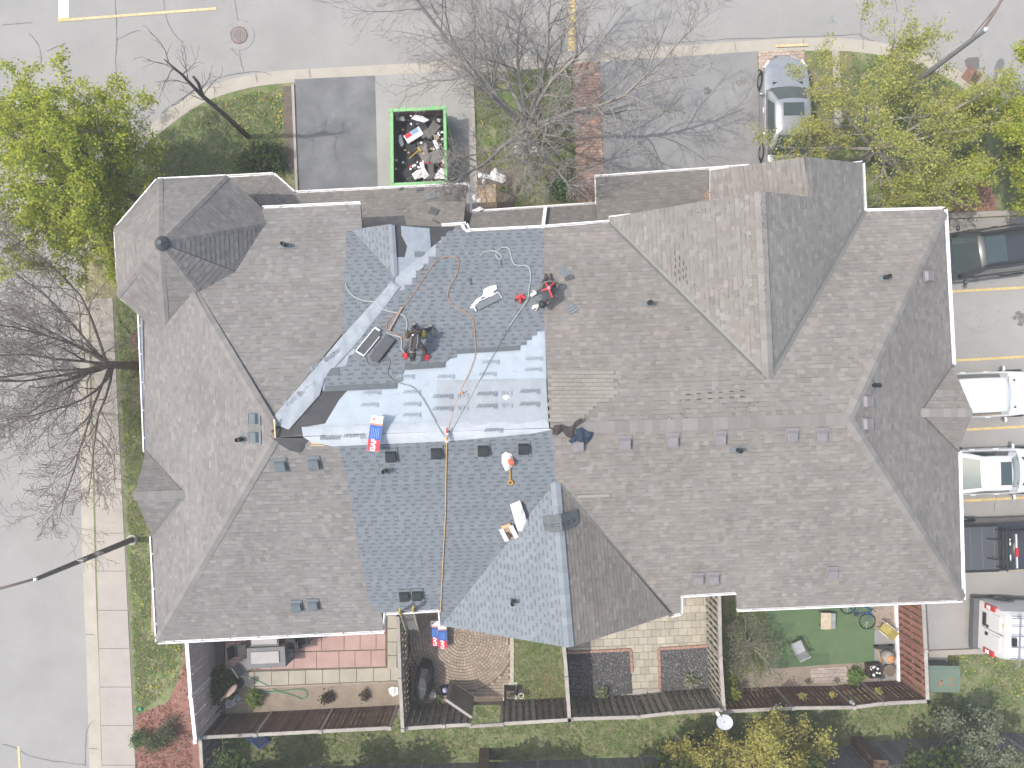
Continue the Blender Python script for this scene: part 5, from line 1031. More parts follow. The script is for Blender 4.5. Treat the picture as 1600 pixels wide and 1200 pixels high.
tufts('dandelions', [(205, 900), (235, 880), (288, 1010), (270, 1080), (215, 1105)], 120, DN, 11, (.016, .03), True); tufts('dandelions', [(350, 150), (442, 140), (444, 230), (360, 200)], 120, DN, 12, (.016, .03), True); tufts('dandelions', [(190, 640), (225, 640), (238, 900), (205, 900)], 55, DN, 13, (.014, .026), True); tufts('dandelions', [(1460, 1025), (1600, 1020), (1600, 1090), (1500, 1060)], 70, DN, 14, (.018, .032), True); tufts('dandelions', [(738, 140), (760, 140), (770, 250), (742, 250)], 16, DN, 15, (.02, .03), True)
tufts('fallen_leaves', [(855, 1040), (884, 1040), (884, 1090), (840, 1090)], 160, [(.36, .2, .12), (.3, .17, .1)], 16, (.04, .07)); tufts('bark_chips', [(212, 1118), (262, 1098), (284, 1050), (300, 1010), (300, 1230), (214, 1230)], 1600, [(.18, .075, .055), (.33, .16, .12), (.12, .06, .045)], 17, (.04, .08))
# ---------------------------------------------------------------- yard things
def thing(name, label, cat, px, py, z=0.0, rz=0, group=None): return E(name, W(px, py) + Vector((0, 0, z)), label, cat, group, rz)
def P_(o, name, fn, mat, smooth=False):
    m = MB(); fn(m); return m.build(name, mat, o, True, smooth)
COVER = M('cover_grey', (.16, .16, .165), .8, .12, 3, .3, 20); COVERL = M('cover_light', (.34, .325, .325), .8, .08, 3); COVERD = M('cover_dark', (.055, .056, .058), .75, .15, 3, .3, 20)
t = thing('covered_table', 'large grey covered patio table with a paler top panel', 'table', 428, 1014, .04, .05)
P_(t, 'cover', lambda m: m.loft([[Vector((x * 1.5 * k, y * .8 * k, z)) for x, y in ((-.5, -.5), (.5, -.5), (.5, .5), (-.5, .5))] for k, z in ((1.08, .02), (1.02, .5), (1.0, .88))]), COVER)
P_(t, 'top_panel', lambda m: m.box((-.03, .02, .9), (1.1, .46, .06)), COVERL)
P_(t, 'cover_flap', lambda m: m.add([(.55, .2, .86), (.68, .2, .6), (.95, .16, .5), (.95, -.16, .5), (.68, -.2, .6), (.55, -.2, .86)], [(0, 1, 4, 5), (1, 2, 3, 4)]), COVER)
def chair(label, px, py, rz, seat, frame, s=1.0, name='patio_chair', z=.045):
    o = thing(name, label, 'chair', px, py, z, rz)
    P_(o, 'seat', lambda m: m.box((0, 0, .42 * s), (.5 * s, .5 * s, .05)), seat); P_(o, 'backrest', lambda m: m.loft([[Vector((-.24 * s - .1 * k, y, zz)) for y, zz in ((-.24 * s, .42 * s + .45 * k * s), (.24 * s, .42 * s + .45 * k * s))] + [Vector((-.27 * s - .1 * k, y, .42 * s + .45 * k * s)) for y in (.24 * s, -.24 * s)] for k in (0, .5, 1)]), seat)
    for x in (-.22, .22):
        for y in (-.22, .22): P_(o, 'leg', lambda m: m.tube([Vector((x * s, y * s, .42 * s)), Vector((x * 1.12 * s, y * 1.12 * s, 0))], .016, 6), frame)
    for y in (-.27, .27): P_(o, 'armrest', lambda m: m.tube(smooth_path([(-.28 * s, y * s, .62 * s), (0, y * s, .64 * s), (.24 * s, y * s, .6 * s), (.24 * s, y * s, .2 * s)], 3), .017, 6), frame)
    return o
chair('black wicker chair at the left end of the covered table', 382, 1009, 0.1, BLACK, BLACK); chair('grey sling chair at the lower left corner of the covered table', 392, 1030, .6, COVER, DKMETAL); chair('black wicker chair at the right end of the covered table', 462, 1000, 3.2, BLACK, BLACK); chair('black wicker chair with pale cushion by the pink slabs near the eave', 476, 992, 3.5, COVERD, BLACK)
t = thing('covered_bench', 'long grey covered bench between the covered table and the eave', 'bench', 424, 992, .04, .03); P_(t, 'cover', lambda m: m.loft([[Vector((x * 1.1 * k, y * .35 * k, z)) for x, y in ((-.5, -.5), (.5, -.5), (.5, .5), (-.5, .5))] for k, z in ((1.06, .0), (1, .75))]), COVER); P_(t, 'cushion_line', lambda m: m.box((0, .02, .77), (1.0, .2, .04)), COVERL)
t = thing('recycling_bin', 'teal recycling bin tucked under the left eave', 'bin', 340, 975, .03, .05); P_(t, 'tub', lambda m: m.loft([[Vector((x * w, y * w * .7, z)) for x, y in ((-1, -1), (1, -1), (1, 1), (-1, 1))] for w, z in ((.26, 0), (.31, .8))]), M('bin_teal', (.02, .17, .12), .5, .1, 4)); P_(t, 'lid', lambda m: m.box((0, .0, .83), (.66, .46, .05)), M('bin_lid', (.03, .21, .15), .5, .1, 4)); P_(t, 'handle', lambda m: m.tube([Vector((-.2, -.25, .8)), Vector((.2, -.25, .8))], .02, 6), BLACK)
UMB = M('umbrella_beige', (.33, .25, .225), .8, .12, 4)
t = thing('garden_umbrella', 'folded beige garden umbrella leaning over the soil corner', 'umbrella', 372, 1066, .03)
a, b = Vector((.30, .24, .9)), Vector((-.36, -.34, .75)); dd = b - a
P_(t, 'canopy', lambda m: m.loft([[a + dd * f + Vector((math.cos(k) * w * .7, -math.sin(k) * w * .7 * 1, math.sin(k) * w)) for k in [i * .785 for i in range(8)]] for f, w in ((0, .05), (.12, .15), (.45, .17), (.75, .09), (.85, .05), (.95, .1), (1, .02))]), UMB, True)
P_(t, 'pole', lambda m: m.tube([Vector((.05, .0, 0)), Vector((.12, .05, .5)), a], .025, 7), DKMETAL); P_(t, 'base', lambda m: m.disc((.05, 0, 0), .22, 0, .08, 14), DKMETAL)
t = crumple(GROUND, [(353, 1098), (356, 1086), (368, 1080), (379, 1090), (366, 1103), (354, 1106)], .18, .05, 5, 4, .05).build('tarpaulin', M('tarp_grey', (.33, .34, .36), .7, .08, 4), smooth=True); props(flip_up(t), 'pale grey tarpaulin heaped on the soil below the folded umbrella', 'tarpaulin')
t = thing('garden_pole', 'long thin stick leaning across the corner of the mauve fence', 'stick', 345, 1106); P_(t, 'shaft', lambda m: m.tube([Vector((0, 0, .4)), Vector((-.5, -.45, 1.4)), Vector((-1.05, -.95, 2.1))], .022, 6), BARK); P_(t, 'ferrule', lambda m: m.tube([Vector((0, 0, .4)), Vector((.02, .03, .02))], .03, 6), DKMETAL)
def rope(name, label, cat, pts3, r, mat, n=6, seg=6):
    m = MB(); m.tube(smooth_path(pts3, n), r, seg); o = m.build(name, mat, smooth=True); return props(o, label, cat)
HOSEG = M('hose_green', (.05, .30, .15), .5, .1, 5)
rope('garden_hose', 'green garden hose looped over the dirt bed', 'hose', [W(290 + x / 6.665, 980 + y / 6.665) + Vector((0, 0, .07)) for x, y in ((600, 480), (690, 520), (860, 600), (960, 660), (1120, 705), (1215, 742), (1265, 700), (1240, 650), (1150, 642), (1000, 660), (740, 668), (660, 630), (610, 600))], .014, HOSEG)
t = crumple(GROUND, [(607, 1076), (613, 1072), (622, 1073), (623, 1084), (614, 1088), (609, 1083)], .12, .04, 9, 8, .03).build('plastic_bag', M('bag_white', (.6, .6, .6), .6, .1, 9), smooth=True); props(flip_up(t), 'crumpled white plastic bag at the right end of the dirt bed', 'bag')
t = thing('barbecue', 'barbecue under a dark grey cover beside the shadowbox fence', 'barbecue', 664, 1057, .03, -.09)
P_(t, 'cover', lambda m: m.loft([[Vector((x * k, y * k, z)) for x, y in ((-.12, -.72), (.18, -.66), (.32, -.35), (.32, .35), (.18, .66), (-.12, .72), (-.3, .35), (-.3, -.35))] for k, z in ((1.08, .02), (1.04, .6), (.98, .86), (.55, 1.12))]), COVERD); P_(t, 'cover_seam', lambda m: m.beam((-.2, .05, 1.12), (.2, -.02, 1.12), .02, .02), COVER)
# shingle bundles ---------------------------------------------------------------
WRW = M('wrap_white', (.62, .62, .64), .35, .06, 6, .4, 12); WRB = M('wrap_blue', (.03, .09, .36), .35, .08, 6); WRR = M('wrap_red', (.50, .03, .05), .35, .08, 6); WRO = M('wrap_orange', (.55, .2, .06), .4, .05, 6); WRL = M('wrap_light_blue', (.16, .33, .62), .4, .05, 6)
def bundle(o, x, y, z, part='bundle'):
    b = P_(o, part, lambda m: m.box((x, y, z + .05), (.34, 1.0, .10)), WRW)
    P_(b, 'red_panel', lambda m: m.box((x, y - .335, z + .1), (.335, .32, .008)), WRR); P_(b, 'blue_panel', lambda m: m.box((x, y + .03, z + .1), (.335, .41, .008)), WRB); P_(b, 'orange_band', lambda m: m.box((x, y + .26, z + .1), (.335, .045, .008)), WRO); P_(b, 'logo_mark', lambda m: (m.box((x - .08, y + .4, z + .102), (.07, .025, .006), .6), m.box((x - .08, y + .4, z + .103), (.025, .07, .006), .6)), WRR); P_(b, 'fine_print', lambda m: [m.box((x - .1 + .05 * i, y + .02, z + .105), (.014, .3 - .03 * (i % 3), .004)) for i in range(5)], WRL)
    me = text_mesh('GAF', .19, .006); me.materials.append(WHITE); w = bpy.data.objects.new('lettering', me); COL.objects.link(w); w.parent = b; w.location = (x, y - .33, z + .108); w.rotation_euler = (0, 0, math.pi / 2)
    return b
t = E('shingle_bundle', W(587, 677, 8.86), 'single wrapped bundle of shingles with red and blue print on the ridge', 'shingle bundle', rz=-.14); bundle(t, 0, 0, 0)
for i, (px, py, h, lb) in enumerate(((677, 993, 3, 'left stack of wrapped shingle bundles on the round patio'), (689, 996, 4, 'right stack of wrapped shingle bundles on the round patio'))):
    t = E('shingle_bundle_stack', W(px + 4, py - 8) + Vector((0, 0, .035)), lb, 'shingle bundles', rz=.03)
    for k in range(h): bundle(t, .0, 0, k * .105)
# ladder against the back eave ---------------------------------------------------
LY = M('fibreglass_yellow', (.42, .33, .06), .5, .1, 5); t = E('ladder', W(647, 990) + Vector((0, 0, .03)), 'yellow extension ladder leaning on the back eave beside the grey fence', 'ladder')
A0, A1, B0_, B1 = W(637, 992), W(624, 953, 6.5), W(655, 989), W(645, 949, 6.5)
for a, b in ((A0, A1), (B0_, B1)):
    m = MB(); m.beam(a + Vector((0, 0, .03)), b, .03, .08); m.build('side_rail', M('rail_pale', (.42, .40, .33), .5, .1, 5), t); m = MB(); m.beam(a.lerp(b, .84), b + (b - a).normalized() * .02, .05, .1); m.build('rail_end', LY, t); m = MB(); m.beam(a + Vector((0, 0, .03)), a.lerp(b, .07), .05, .1); m.build('rail_foot', LY, t)
for k in range(1, 21): f = k / 21; m = MB(); m.tube([A0.lerp(A1, f), B0_.lerp(B1, f)], .016, 6); m.build('rung', M('rung_grey', (.2, .2, .19), .6, .1, 4), t)
t = thing('spirit_level', 'yellow spirit level lying beside the covered barbecue', 'level', 641, 1027, .04, 1.45); P_(t, 'bar', lambda m: m.box((0, 0, .03), (.45, .06, .03)), LY); P_(t, 'vial', lambda m: m.box((0, 0, .05), (.06, .04, .02)), M('vial', (.3, .4, .1), .3, 0))
# pots, bucket, crate by the gate --------------------------------------------------
t = thing('bucket', 'white bucket beside the open gate', 'bucket', 677, 1080, .03); P_(t, 'pail', lambda m: m.disc((0, 0, 0), .12, 0, .3, 16, .15), OFFW); P_(t, 'lid', lambda m: m.disc((0, 0, 0), .155, .3, .325, 16), M('lid_stained', (.5, .47, .42), .7, .3, 14)); P_(t, 'bail', lambda m: m.tube([Vector((.16 * math.cos(a), .16 * math.sin(a), .31)) for a in [i * .4 for i in range(9)]], .008, 5), METAL)
t = thing('crate', 'dark blue crate holding a white ball by the open gate', 'crate', 696, 1075, .03, .25)
for x, y, w, d in ((.15, 0, .02, .32), (-.15, 0, .02, .32), (0, .15, .32, .02), (0, -.15, .32, .02)): P_(t, 'side', lambda m: m.box((x, y, .17), (w, d, .3)), M('crate_navy', (.03, .035, .09), .5, .1, 5))
P_(t, 'base', lambda m: m.box((0, 0, .02), (.3, .3, .03)), M('crate_navy', (.03, .035, .09)))
t = thing('ball', 'pale violet ball lying in the dark blue crate', 'ball', 696, 1075, .07); P_(t, 'shell', lambda m: m.ball((0, 0, .12), .115, 14, 9), M('ball_violet', (.40, .38, .55), .5, .05, 5), True); P_(t, 'valve', lambda m: m.disc((.05, .02, .215), .015, 0, .01, 8), BLACK)
small_plant('potted flowers in teal and yellow beside the bucket', 684, 1087, .18, 260, [(.5, .45, .08), (.1, .3, .25), (.25, .3, .08)], 91, .035, .2, 'potted_plant', 'plant')
t = thing('picture_frame', 'small wooden frame lying by the dark back fence', 'frame', 668, 1091, .035, .05)
for x, y, w, d in ((.13, 0, .04, .3), (-.13, 0, .04, .3), (0, .13, .3, .04), (0, -.13, .3, .04)): P_(t, 'batten', lambda m: m.box((x, y, .02), (w, d, .04)), M('batten', (.4, .31, .24), .8, .15, 6))
t = thing('planter_box', 'black square planter box by the small lawn fence', 'planter', 796, 1078, .03, .0)
for x, y, w, d in ((.2, 0, .03, .42), (-.2, 0, .03, .42), (0, .2, .42, .03), (0, -.2, .42, .03)): P_(t, 'side', lambda m: m.box((x, y, .26), (w, d, .52)), BLACK)
P_(t, 'soil', lambda m: m.box((0, 0, .4), (.38, .38, .02)), SOIL); small_plant('tiny sprout growing in the black planter box', 796, 1078, .12, 70, [(.3, .3, .08)], 92, .03, 1.6, 'seedling', 'plant')
t = thing('garden_lantern', 'white framed garden lantern next to the black planter', 'lantern', 814, 1081, .03)
for x in (-.09, .09):
    for y in (-.09, .09): P_(t, 'post', lambda m: m.box((x, y, .18), (.025, .025, .36)), OFFW)
for z in (.01, .19, .35): P_(t, 'frame', lambda m: [m.box((x, y, z), (w, d, .025)) for x, y, w, d in ((.09, 0, .025, .2), (-.09, 0, .025, .2), (0, .09, .2, .025), (0, -.09, .2, .025))], OFFW)
P_(t, 'candle', lambda m: m.disc((0, 0, 0), .04, .02, .14, 10), M('candle_red', (.35, .08, .06), .6, 0))
# satellite dish on the back fence
t = E('satellite_dish', W(1104, 1078), 'pale round satellite dish mounted on the back fence post', 'satellite dish'); DM = M('dish_grey', (.40, .42, .45), .6, .06, 4)
P_(t, 'mast', lambda m: m.tube([Vector((.02, -.1, 1.6)), Vector((.02, -.14, 2.2))], .03, 8), METAL)
R = [[Vector((.05 + q * math.cos(a), -.22 + q * .95 * math.sin(a), 2.28 + .28 * q * q * 1.2 + q * .12 * math.sin(a + 2))) for a in [i * math.pi / 12 for i in range(24)]] for q in (.02, .12, .22, .30)]
P_(t, 'reflector', lambda m: m.loft(R, True, False), DM, True); P_(t, 'feed_arm', lambda m: m.tube([Vector((.0, -.05, 2.25)), Vector((-.22, .12, 2.38))], .018, 6), METAL); P_(t, 'receiver', lambda m: m.box((-.25, .15, 2.4), (.12, .17, .08), .6), OFFW)
# right yard ------------------------------------------------------------------------
chair('grey and white garden chair alone on the artificial turf', 1240, 1006, math.radians(115), M('seat_grey', (.30, .31, .33), .7, .1, 4), M('frame_olive', (.11, .13, .07), .6, .1, 4), .95, 'garden_chair', .02)
t = thing('low_table', 'low beige table with a grey tray on the artificial turf', 'table', 1288, 966, .02, -.02); P_(t, 'top', lambda m: m.box((-.09, 0, .33), (.40, .66, .03)), M('table_beige', (.44, .38, .28), .7, .15, 5)); P_(t, 'tray', lambda m: m.box((.2, 0, .31), (.2, .62, .03)), M('tray_grey', (.24, .25, .25), .6, .2, 6))
for x in (-.25, .25):
    for y in (-.28, .28): P_(t, 'leg', lambda m: m.box((x, y, .16), (.04, .04, .3)), METAL)
bk = thing('bicycle', 'blue framed bicycle lying on its side on the turf edge', 'bicycle', 1338, 958, .03, math.radians(-38)); BLU = M('bike_blue', (.03, .11, .25), .4, .1, 4)
def wheel(x, y, r): return lambda m: m.tube([Vector((x + r * math.cos(a), y + r * math.sin(a), .1 + .03 * math.sin(a))) for a in [i * 2 * math.pi / 24 for i in range(25)]], .022, 6)
for x, y in ((-.52, 0), (.48, 0)):
    w = P_(bk, 'wheel', wheel(x, y, .31), TYRE, True); P_(w, 'spokes', lambda m: [m.tube([Vector((x, y, .1)), Vector((x + .3 * math.cos(a), y + .3 * math.sin(a), .1))], .003, 3) for a in [i * .524 for i in range(12)]], METAL)
P_(bk, 'frame', lambda m: [m.tube([Vector(a), Vector(b)], .02, 6) for a, b in (((-.52, 0, .1), (-.05, -.05, .1)), ((-.05, -.05, .1), (-.15, .42, .12)), ((-.15, .38, .12), (.35, .42, .12)), ((-.05, -.05, .1), (.36, .36, .12)), ((-.15, .38, .12), (-.52, 0, .1)), ((.35, .45, .12), (.48, 0, .1)))], BLU)
P_(bk, 'handlebar', lambda m: m.tube(smooth_path([(.33, .5, -.0), (.36, .52, .15), (.33, .5, .45)], 4), .016, 6), BLACK); P_(bk, 'saddle', lambda m: m.ball((-.18, .52, .13), .11, 8, 5, (1.1, .5, .6)), BLACK, True); P_(bk, 'crank', lambda m: m.disc((-.05, -.05, 0), .09, .1, .14, 14), DKMETAL)
chair('yellow seated folding chair among the junk by the red fence', 1376, 978, math.radians(140), M('seat_yellow', (.33, .28, .09), .7, .15, 5), OFFW, .8, 'folding_chair', .03)
t = thing('fire_pot', 'grey and orange clay pot standing among the junk', 'pot', 1381, 1022, .03); P_(t, 'pot', lambda m: m.loft([[Vector((q * math.cos(a), q * math.sin(a), z)) for a in [i * math.pi / 8 for i in range(16)]] for q, z in ((.18, 0), (.27, .2), (.25, .4), (.16, .5))]), M('clay_grey', (.27, .255, .245), .8, .2, 5), True); P_(t, 'lid', lambda m: m.ball((.02, .0, .5), .16, 12, 6, (1, 1, .5)), M('clay_orange', (.50, .24, .10), .8, .25, 9), True); P_(t, 'knob', lambda m: m.ball((.02, 0, .6), .035, 8, 5), METAL)
t = thing('fire_pot', 'brown dried plant pot below the orange clay pot', 'pot', 1384, 1043, .03); P_(t, 'pot', lambda m: m.disc((0, 0, 0), .17, 0, .3, 14, .24), M('pot_taupe', (.22, .19, .165), .8, .2, 5)); P_(t, 'soil', lambda m: m.disc((0, 0, 0), .22, .29, .31, 14), SOIL)
t = thing('wire_basket', 'black metal basket of white oddments by the dark red fence', 'basket', 1360, 1043, .03, .1)
for x, y, w, d in ((.24, 0, .03, .52), (-.24, 0, .03, .52), (0, .25, .5, .03), (0, -.25, .5, .03)): P_(t, 'side', lambda m: m.box((x, y, .2), (w, d, .36)), M('basket_dark', (.06, .045, .04), .6, .2, 6))
P_(t, 'base', lambda m: m.box((0, 0, .03), (.48, .5, .03)), BLACK); g = random.Random(2)
for k in range(22): P_(t, 'oddment', lambda m: m.box((g.uniform(-.2, .2), g.uniform(-.2, .2), g.uniform(.28, .36)), (g.uniform(.03, .09), g.uniform(.03, .08), .04), g.random() * 3), WHITE if k % 2 else BLACK)
t = thing('cart_frame', 'dark metal cart frame lying above the clay pot', 'cart', 1378, 1008, .03, .05); P_(t, 'deck', lambda m: m.box((0, 0, .25), (.7, .12, .05)), DKMETAL); P_(t, 'handle', lambda m: m.tube([Vector((-.3, 0, .25)), Vector((-.3, -.5, .4)), Vector((.0, -.5, .4))], .02, 6), M('handle_ochre', (.4, .25, .06), .6, .1, 4))
for x in (-.3, .3): P_(t, 'wheel', lambda m: m.tube([Vector((x, -.05, .1)), Vector((x, .05, .1))], .1, 12), TYRE)
t = thing('white_board', 'long white board standing along the foot of the red fence', 'board', 1398, 935, .02); P_(t, 'board', lambda m: m.beam((0, 0, .06), W(1402, 1063) - W(1398, 935) + Vector((0, 0, .06)), .10, .12), WHITE); P_(t, 'stake', lambda m: m.box((.07, -1.0, .05), (.04, .04, .1)), WHITE)
for i, (px, py, z, lb) in enumerate(((1232, 1064, 1.2, 'yellow flower basket hung on the dark red fence, leftmost of three'), (1277, 1062, 1.2, 'yellow flower basket hung on the dark red fence, middle of three'), (1346, 1057, 1.2, 'yellow flower basket hung on the dark red fence, rightmost of three'))):
    t = E('flower_basket', W(px, py) + Vector((0, 0, z)), lb, 'flower basket', 'flower baskets on the dark red fence'); P_(t, 'basket', lambda m: m.disc((0, 0, 0), .06, 0, .14, 12, .12), M('coir', (.2, .14, .08), .9, .2, 9)); g = np.random.default_rng(i); tips = [Vector(v) for v in g.normal(0, .07, (30, 3)) + np.array([0, 0, .2])]; crown(leaves(tips, 90, .035, [(.5, .45, .1), (.42, .4, .12), (.2, .25, .08)], i, .02), t, name='flowers'); P_(t, 'hook', lambda m: m.tube([Vector((0, -.1, .1)), Vector((0, -.28, .35))], .01, 5), DKMETAL)
for px, py, lb in ((1190, 1072, 'small grey owl ornament at the left of the dark red fence'), (1300, 1066, 'grey knotted ornament on the dark red fence between flower baskets')):
    t = E('garden_ornament', W(px, py) + Vector((0, 0, 1.55)), lb, 'ornament'); P_(t, 'body', lambda m: m.ball((0, -.05, .12), .1, 10, 7, (.9, .8, 1.3)), M('ornament_grey', (.26, .27, .30), .7, .3, 15), True); P_(t, 'head', lambda m: m.ball((0, -.05, .27), .065, 10, 6), M('ornament_grey', (.26, .27, .30)), True)
# transformer box, small items ---------------------------------------------------------
t = thing('utility_box', 'green metal utility box with rust spots outside the red fence', 'utility box', 1452, 1042, .02, -.01); UG = M('box_green', (.125, .17, .135), .6, .08, 2)
P_(t, 'pad', lambda m: m.box((0, .02, .04), (1.35, 1.3, .1)), CONC); P_(t, 'cabinet', lambda m: m.box((0, -.15, .5), (1.2, .85, .85)), UG); P_(t, 'lid', lambda m: m.add([(-.62, -.6, .93), (.62, -.6, .93), (.62, .42, .93), (-.62, .42, .93), (-.62, -.6, .98), (.62, -.6, .98), (.62, .3, .99), (-.62, .3, .99)], [(4, 5, 6, 7), (0, 1, 5, 4), (1, 2, 6, 5), (2, 3, 7, 6), (3, 0, 4, 7)]), UG); P_(t, 'door', lambda m: m.box((0, .3, .45), (1.1, .04, .75)), M('box_green_dark', (.06, .085, .07), .6, .1, 3))
g = random.Random(8)
for k in range(9): P_(t, 'rust_spot', lambda m: m.disc((g.choice((-.1, .3)) + g.uniform(-.1, .1), -.2 + g.uniform(-.15, .15), 0), g.uniform(.02, .05), .982, .996, 7), M('rust_orange', (.38, .14, .06), .9, .3, 12))
t = thing('hand_truck', 'blue folded chair frame lying behind the dark brown fence', 'folding chair', 405, 1150, .02, .7); P_(t, 'frame', lambda m: [m.tube([Vector(a), Vector(b)], .018, 6) for a, b in (((-.25, -.4, .1), (-.25, .4, .35)), ((.25, -.4, .1), (.25, .4, .35)), ((-.25, -.4, .1), (.25, -.4, .1)), ((-.25, .4, .35), (.25, .4, .35)), ((-.25, -.1, .18), (.25, -.1, .18)), ((-.25, .15, .26), (.25, .15, .26)))], M('frame_blue', (.03, .10, .38), .5, .1, 4)); P_(t, 'sling', lambda m: m.poly([(-.24, -.38, .12), (.24, -.38, .12), (.24, .38, .34), (-.24, .38, .34)]), M('sling_navy', (.02, .03, .07), .8, .1, 4))
t = thing('garden_shed', 'brown pyramid roof of a small shed at the bottom left edge', 'shed', 268, 1190, 0, .1); SHR = M('shed_brown', (.085, .062, .05), .85, .15, 3, .3, 20)
P_(t, 'wall', lambda m: m.box((-.3, -1.6, 1.0), (2.2, 2.2, 2.0)), WD_BROWN); P_(t, 'roof', lambda m: m.add([(-1.5, -2.9, 2.0), (.95, -2.9, 2.0), (.95, -.45, 2.0), (-1.5, -.45, 2.0), (-.28, -1.6, 2.75)], [(0, 1, 4), (1, 2, 4), (2, 3, 4), (3, 0, 4), (3, 2, 1, 0)]), SHR); P_(t, 'fascia', lambda m: m.beam((-1.5, -2.9, 2.0), (-1.5, -.45, 2.0), .05, .12), WHITE)
t = thing('valve_cover', 'small green irrigation cover between lawn and red mulch', 'valve cover', 220, 1107, .02); P_(t, 'lid', lambda m: m.disc((0, 0, 0), .07, 0, .06, 12), M('valve_green', (.03, .25, .12), .6, .1, 3)); P_(t, 'rim', lambda m: m.disc((0, 0, 0), .09, 0, .03, 12), M('valve_green_dark', (.02, .16, .08), .6, .1, 3))
FILM = M('white_film', (.62, .62, .63), .4, .06, 8, .5, 10)
def film_thing(label, px, hgt, seed, pl=GROUND, z0=.03, mat=None, name='plastic_sheet', cat='plastic sheet', step=.05, freq=6):
    return props(flip_up(crumple(pl, px, hgt, step, freq, seed, z0).build(name, mat or FILM, smooth=True)), label, cat)
film_thing('twisted white plastic sheet in the flower bed by the doorstep', [(746, 268), (752, 270), (766, 274), (766, 270), (775, 262), (778, 270), (790, 275), (791, 283), (785, 287), (765, 280), (747, 278)], .14, 3)
film_thing('small white wrapper scrap beside the doorstep paving', [(753, 281), (757, 280), (760, 287), (754, 289)], .08, 4); film_thing('white and red wrapper scraps on the doorstep paving', [(735, 303), (743, 304), (744, 311), (751, 310), (752, 316), (745, 318), (739, 312)], .1, 5, z0=.05)
film_thing('white wrapper caught on the porch gutter', [(738, 332), (750, 326), (757, 330), (748, 334)], .08, 6, pL2, .1); film_thing('white plastic strip hanging at the gutter corner above the porch', [(718, 348), (726, 354), (728, 360), (738, 364), (730, 366), (723, 360), (720, 354)], .06, 7, pN, .08)
# dumpster contents -----------------------------------------------------------------------
g = random.Random(17); DBR = M('debris_grey', (.11, .105, .10), .9, .25, 5, .5, 30, fine=.3); DBB = M('debris_dark', (.035, .036, .04), .9, .2, 5, .4, 20)
PLD = Plane(W(611, 172, .62), W(696, 168, .62), W(698, 286, .62)); fl = crumple(PLD, [(613, 176), (693, 172), (695, 283), (616, 286)], .22, .12, 2.5, 5, -.1).build('roofing_debris', DBB, smooth=True, kind='stuff'); flip_up(fl)
for i in range(16):
    x, y = g.uniform(640, 688), g.uniform(186, 276); o = E('old_shingle_slab', W(x, y, .74 + .012 * i), 'torn grey piece of old shingle heaped in the dumpster', 'old shingles', 'torn shingle pieces in the dumpster', g.uniform(-1.5, 1.5)); dm = (DBR, DBB, M('debris_mid', (.16, .152, .145), .9, .25, 5, .5, 30, fine=.3))[g.randrange(3)]
    o.rotation_euler = (g.uniform(-.25, .25), g.uniform(-.25, .25), o.rotation_euler[2]); W_, H_ = g.uniform(.25, .7), g.uniform(.2, .45)
    for k in range(2): P_(o, 'layer', lambda m: m.prism([(W_ * (a + g.uniform(-.12, .12)), H_ * (b + g.uniform(-.12, .12))) for a, b in ((-.5, -.5), (0, -.55), (.5, -.5), (.5, .1), (.45, .5), (-.1, .45), (-.5, .5))], k * .02, k * .02 + .015), dm)
sm = MB()
for i in range(60):
    x, y = g.uniform(618, 693), g.uniform(180, 283); c = W(x, y, .93 if x > 640 else .72); sm.cur = g.choice((0, 0, 1, 1, 2, 3, 4, 4, 4)); sm.prism([(c.x + g.uniform(.02, .1) * math.cos(t), c.y + g.uniform(.02, .08) * math.sin(t)) for t in (0, 1.2, 2.4, 3.8, 5)], c.z - .02, c.z + .01)
sm.build('rubbish', [WHITE, OFFW, WRR, M('scrap_wood', (.4, .28, .16), .8, .1, 4), DBR], kind='stuff')
t = E('shingle_wrapper', W(646, 211, .92), 'empty white wrapper with red and blue print in the dumpster', 'wrapper', rz=.55); P_(t, 'film', lambda m: m.box((0, 0, 0), (.72, .36, .02)), WRW); P_(t, 'blue_panel', lambda m: m.box((.12, .09, .014), (.3, .17, .008)), WRL); P_(t, 'red_panel', lambda m: m.box((-.18, .09, .014), (.26, .17, .008)), WRR)
for i, (px, lb) in enumerate((([(677, 224), (683, 222), (690, 240), (696, 252), (696, 262), (688, 252), (684, 240)], 'long white plastic strip along the right wall of the dumpster'), ([(645, 276), (652, 270), (660, 268), (664, 280), (650, 284)], 'white plastic bag in the lower left of the dumpster'), ([(657, 258), (663, 254), (666, 268), (672, 278), (664, 284), (660, 270)], 'white film with red print at the bottom of the dumpster'), ([(682, 276), (690, 266), (697, 268), (697, 283), (680, 283)], 'white sacking in the lower right corner of the dumpster'), ([(644, 190), (650, 184), (662, 186), (672, 192), (664, 196), (650, 192)], 'crumpled red and white wrapper at the top of the dumpster'), ([(622, 186), (634, 187), (635, 194), (623, 193)], 'grey plastic tray at the upper left of the dumpster'), ([(624, 214), (628, 212), (632, 228), (628, 232), (624, 224)], 'pale scrap against the left wall of the dumpster'))):
    film_thing(lb, px, .1, 20 + i, PLD, .3 if i != 6 else .14, M('film_grey', (.2, .22, .22), .6, .1, 5) if i == 5 else FILM, 'plastic_scrap', 'plastic scrap')
t = E('hammer', W(648, 240, .95), 'yellow handled tool lying on the debris in the dumpster', 'hammer', rz=.72); P_(t, 'handle', lambda m: m.tube([Vector((-.3, 0, 0)), Vector((.22, 0, 0))], .02, 7), M('tool_yellow', (.45, .34, .03), .5, .1, 4)); P_(t, 'head', lambda m: m.box((.25, 0, .0), (.06, .2, .05)), M('tool_yellow', (.45, .34, .03)))
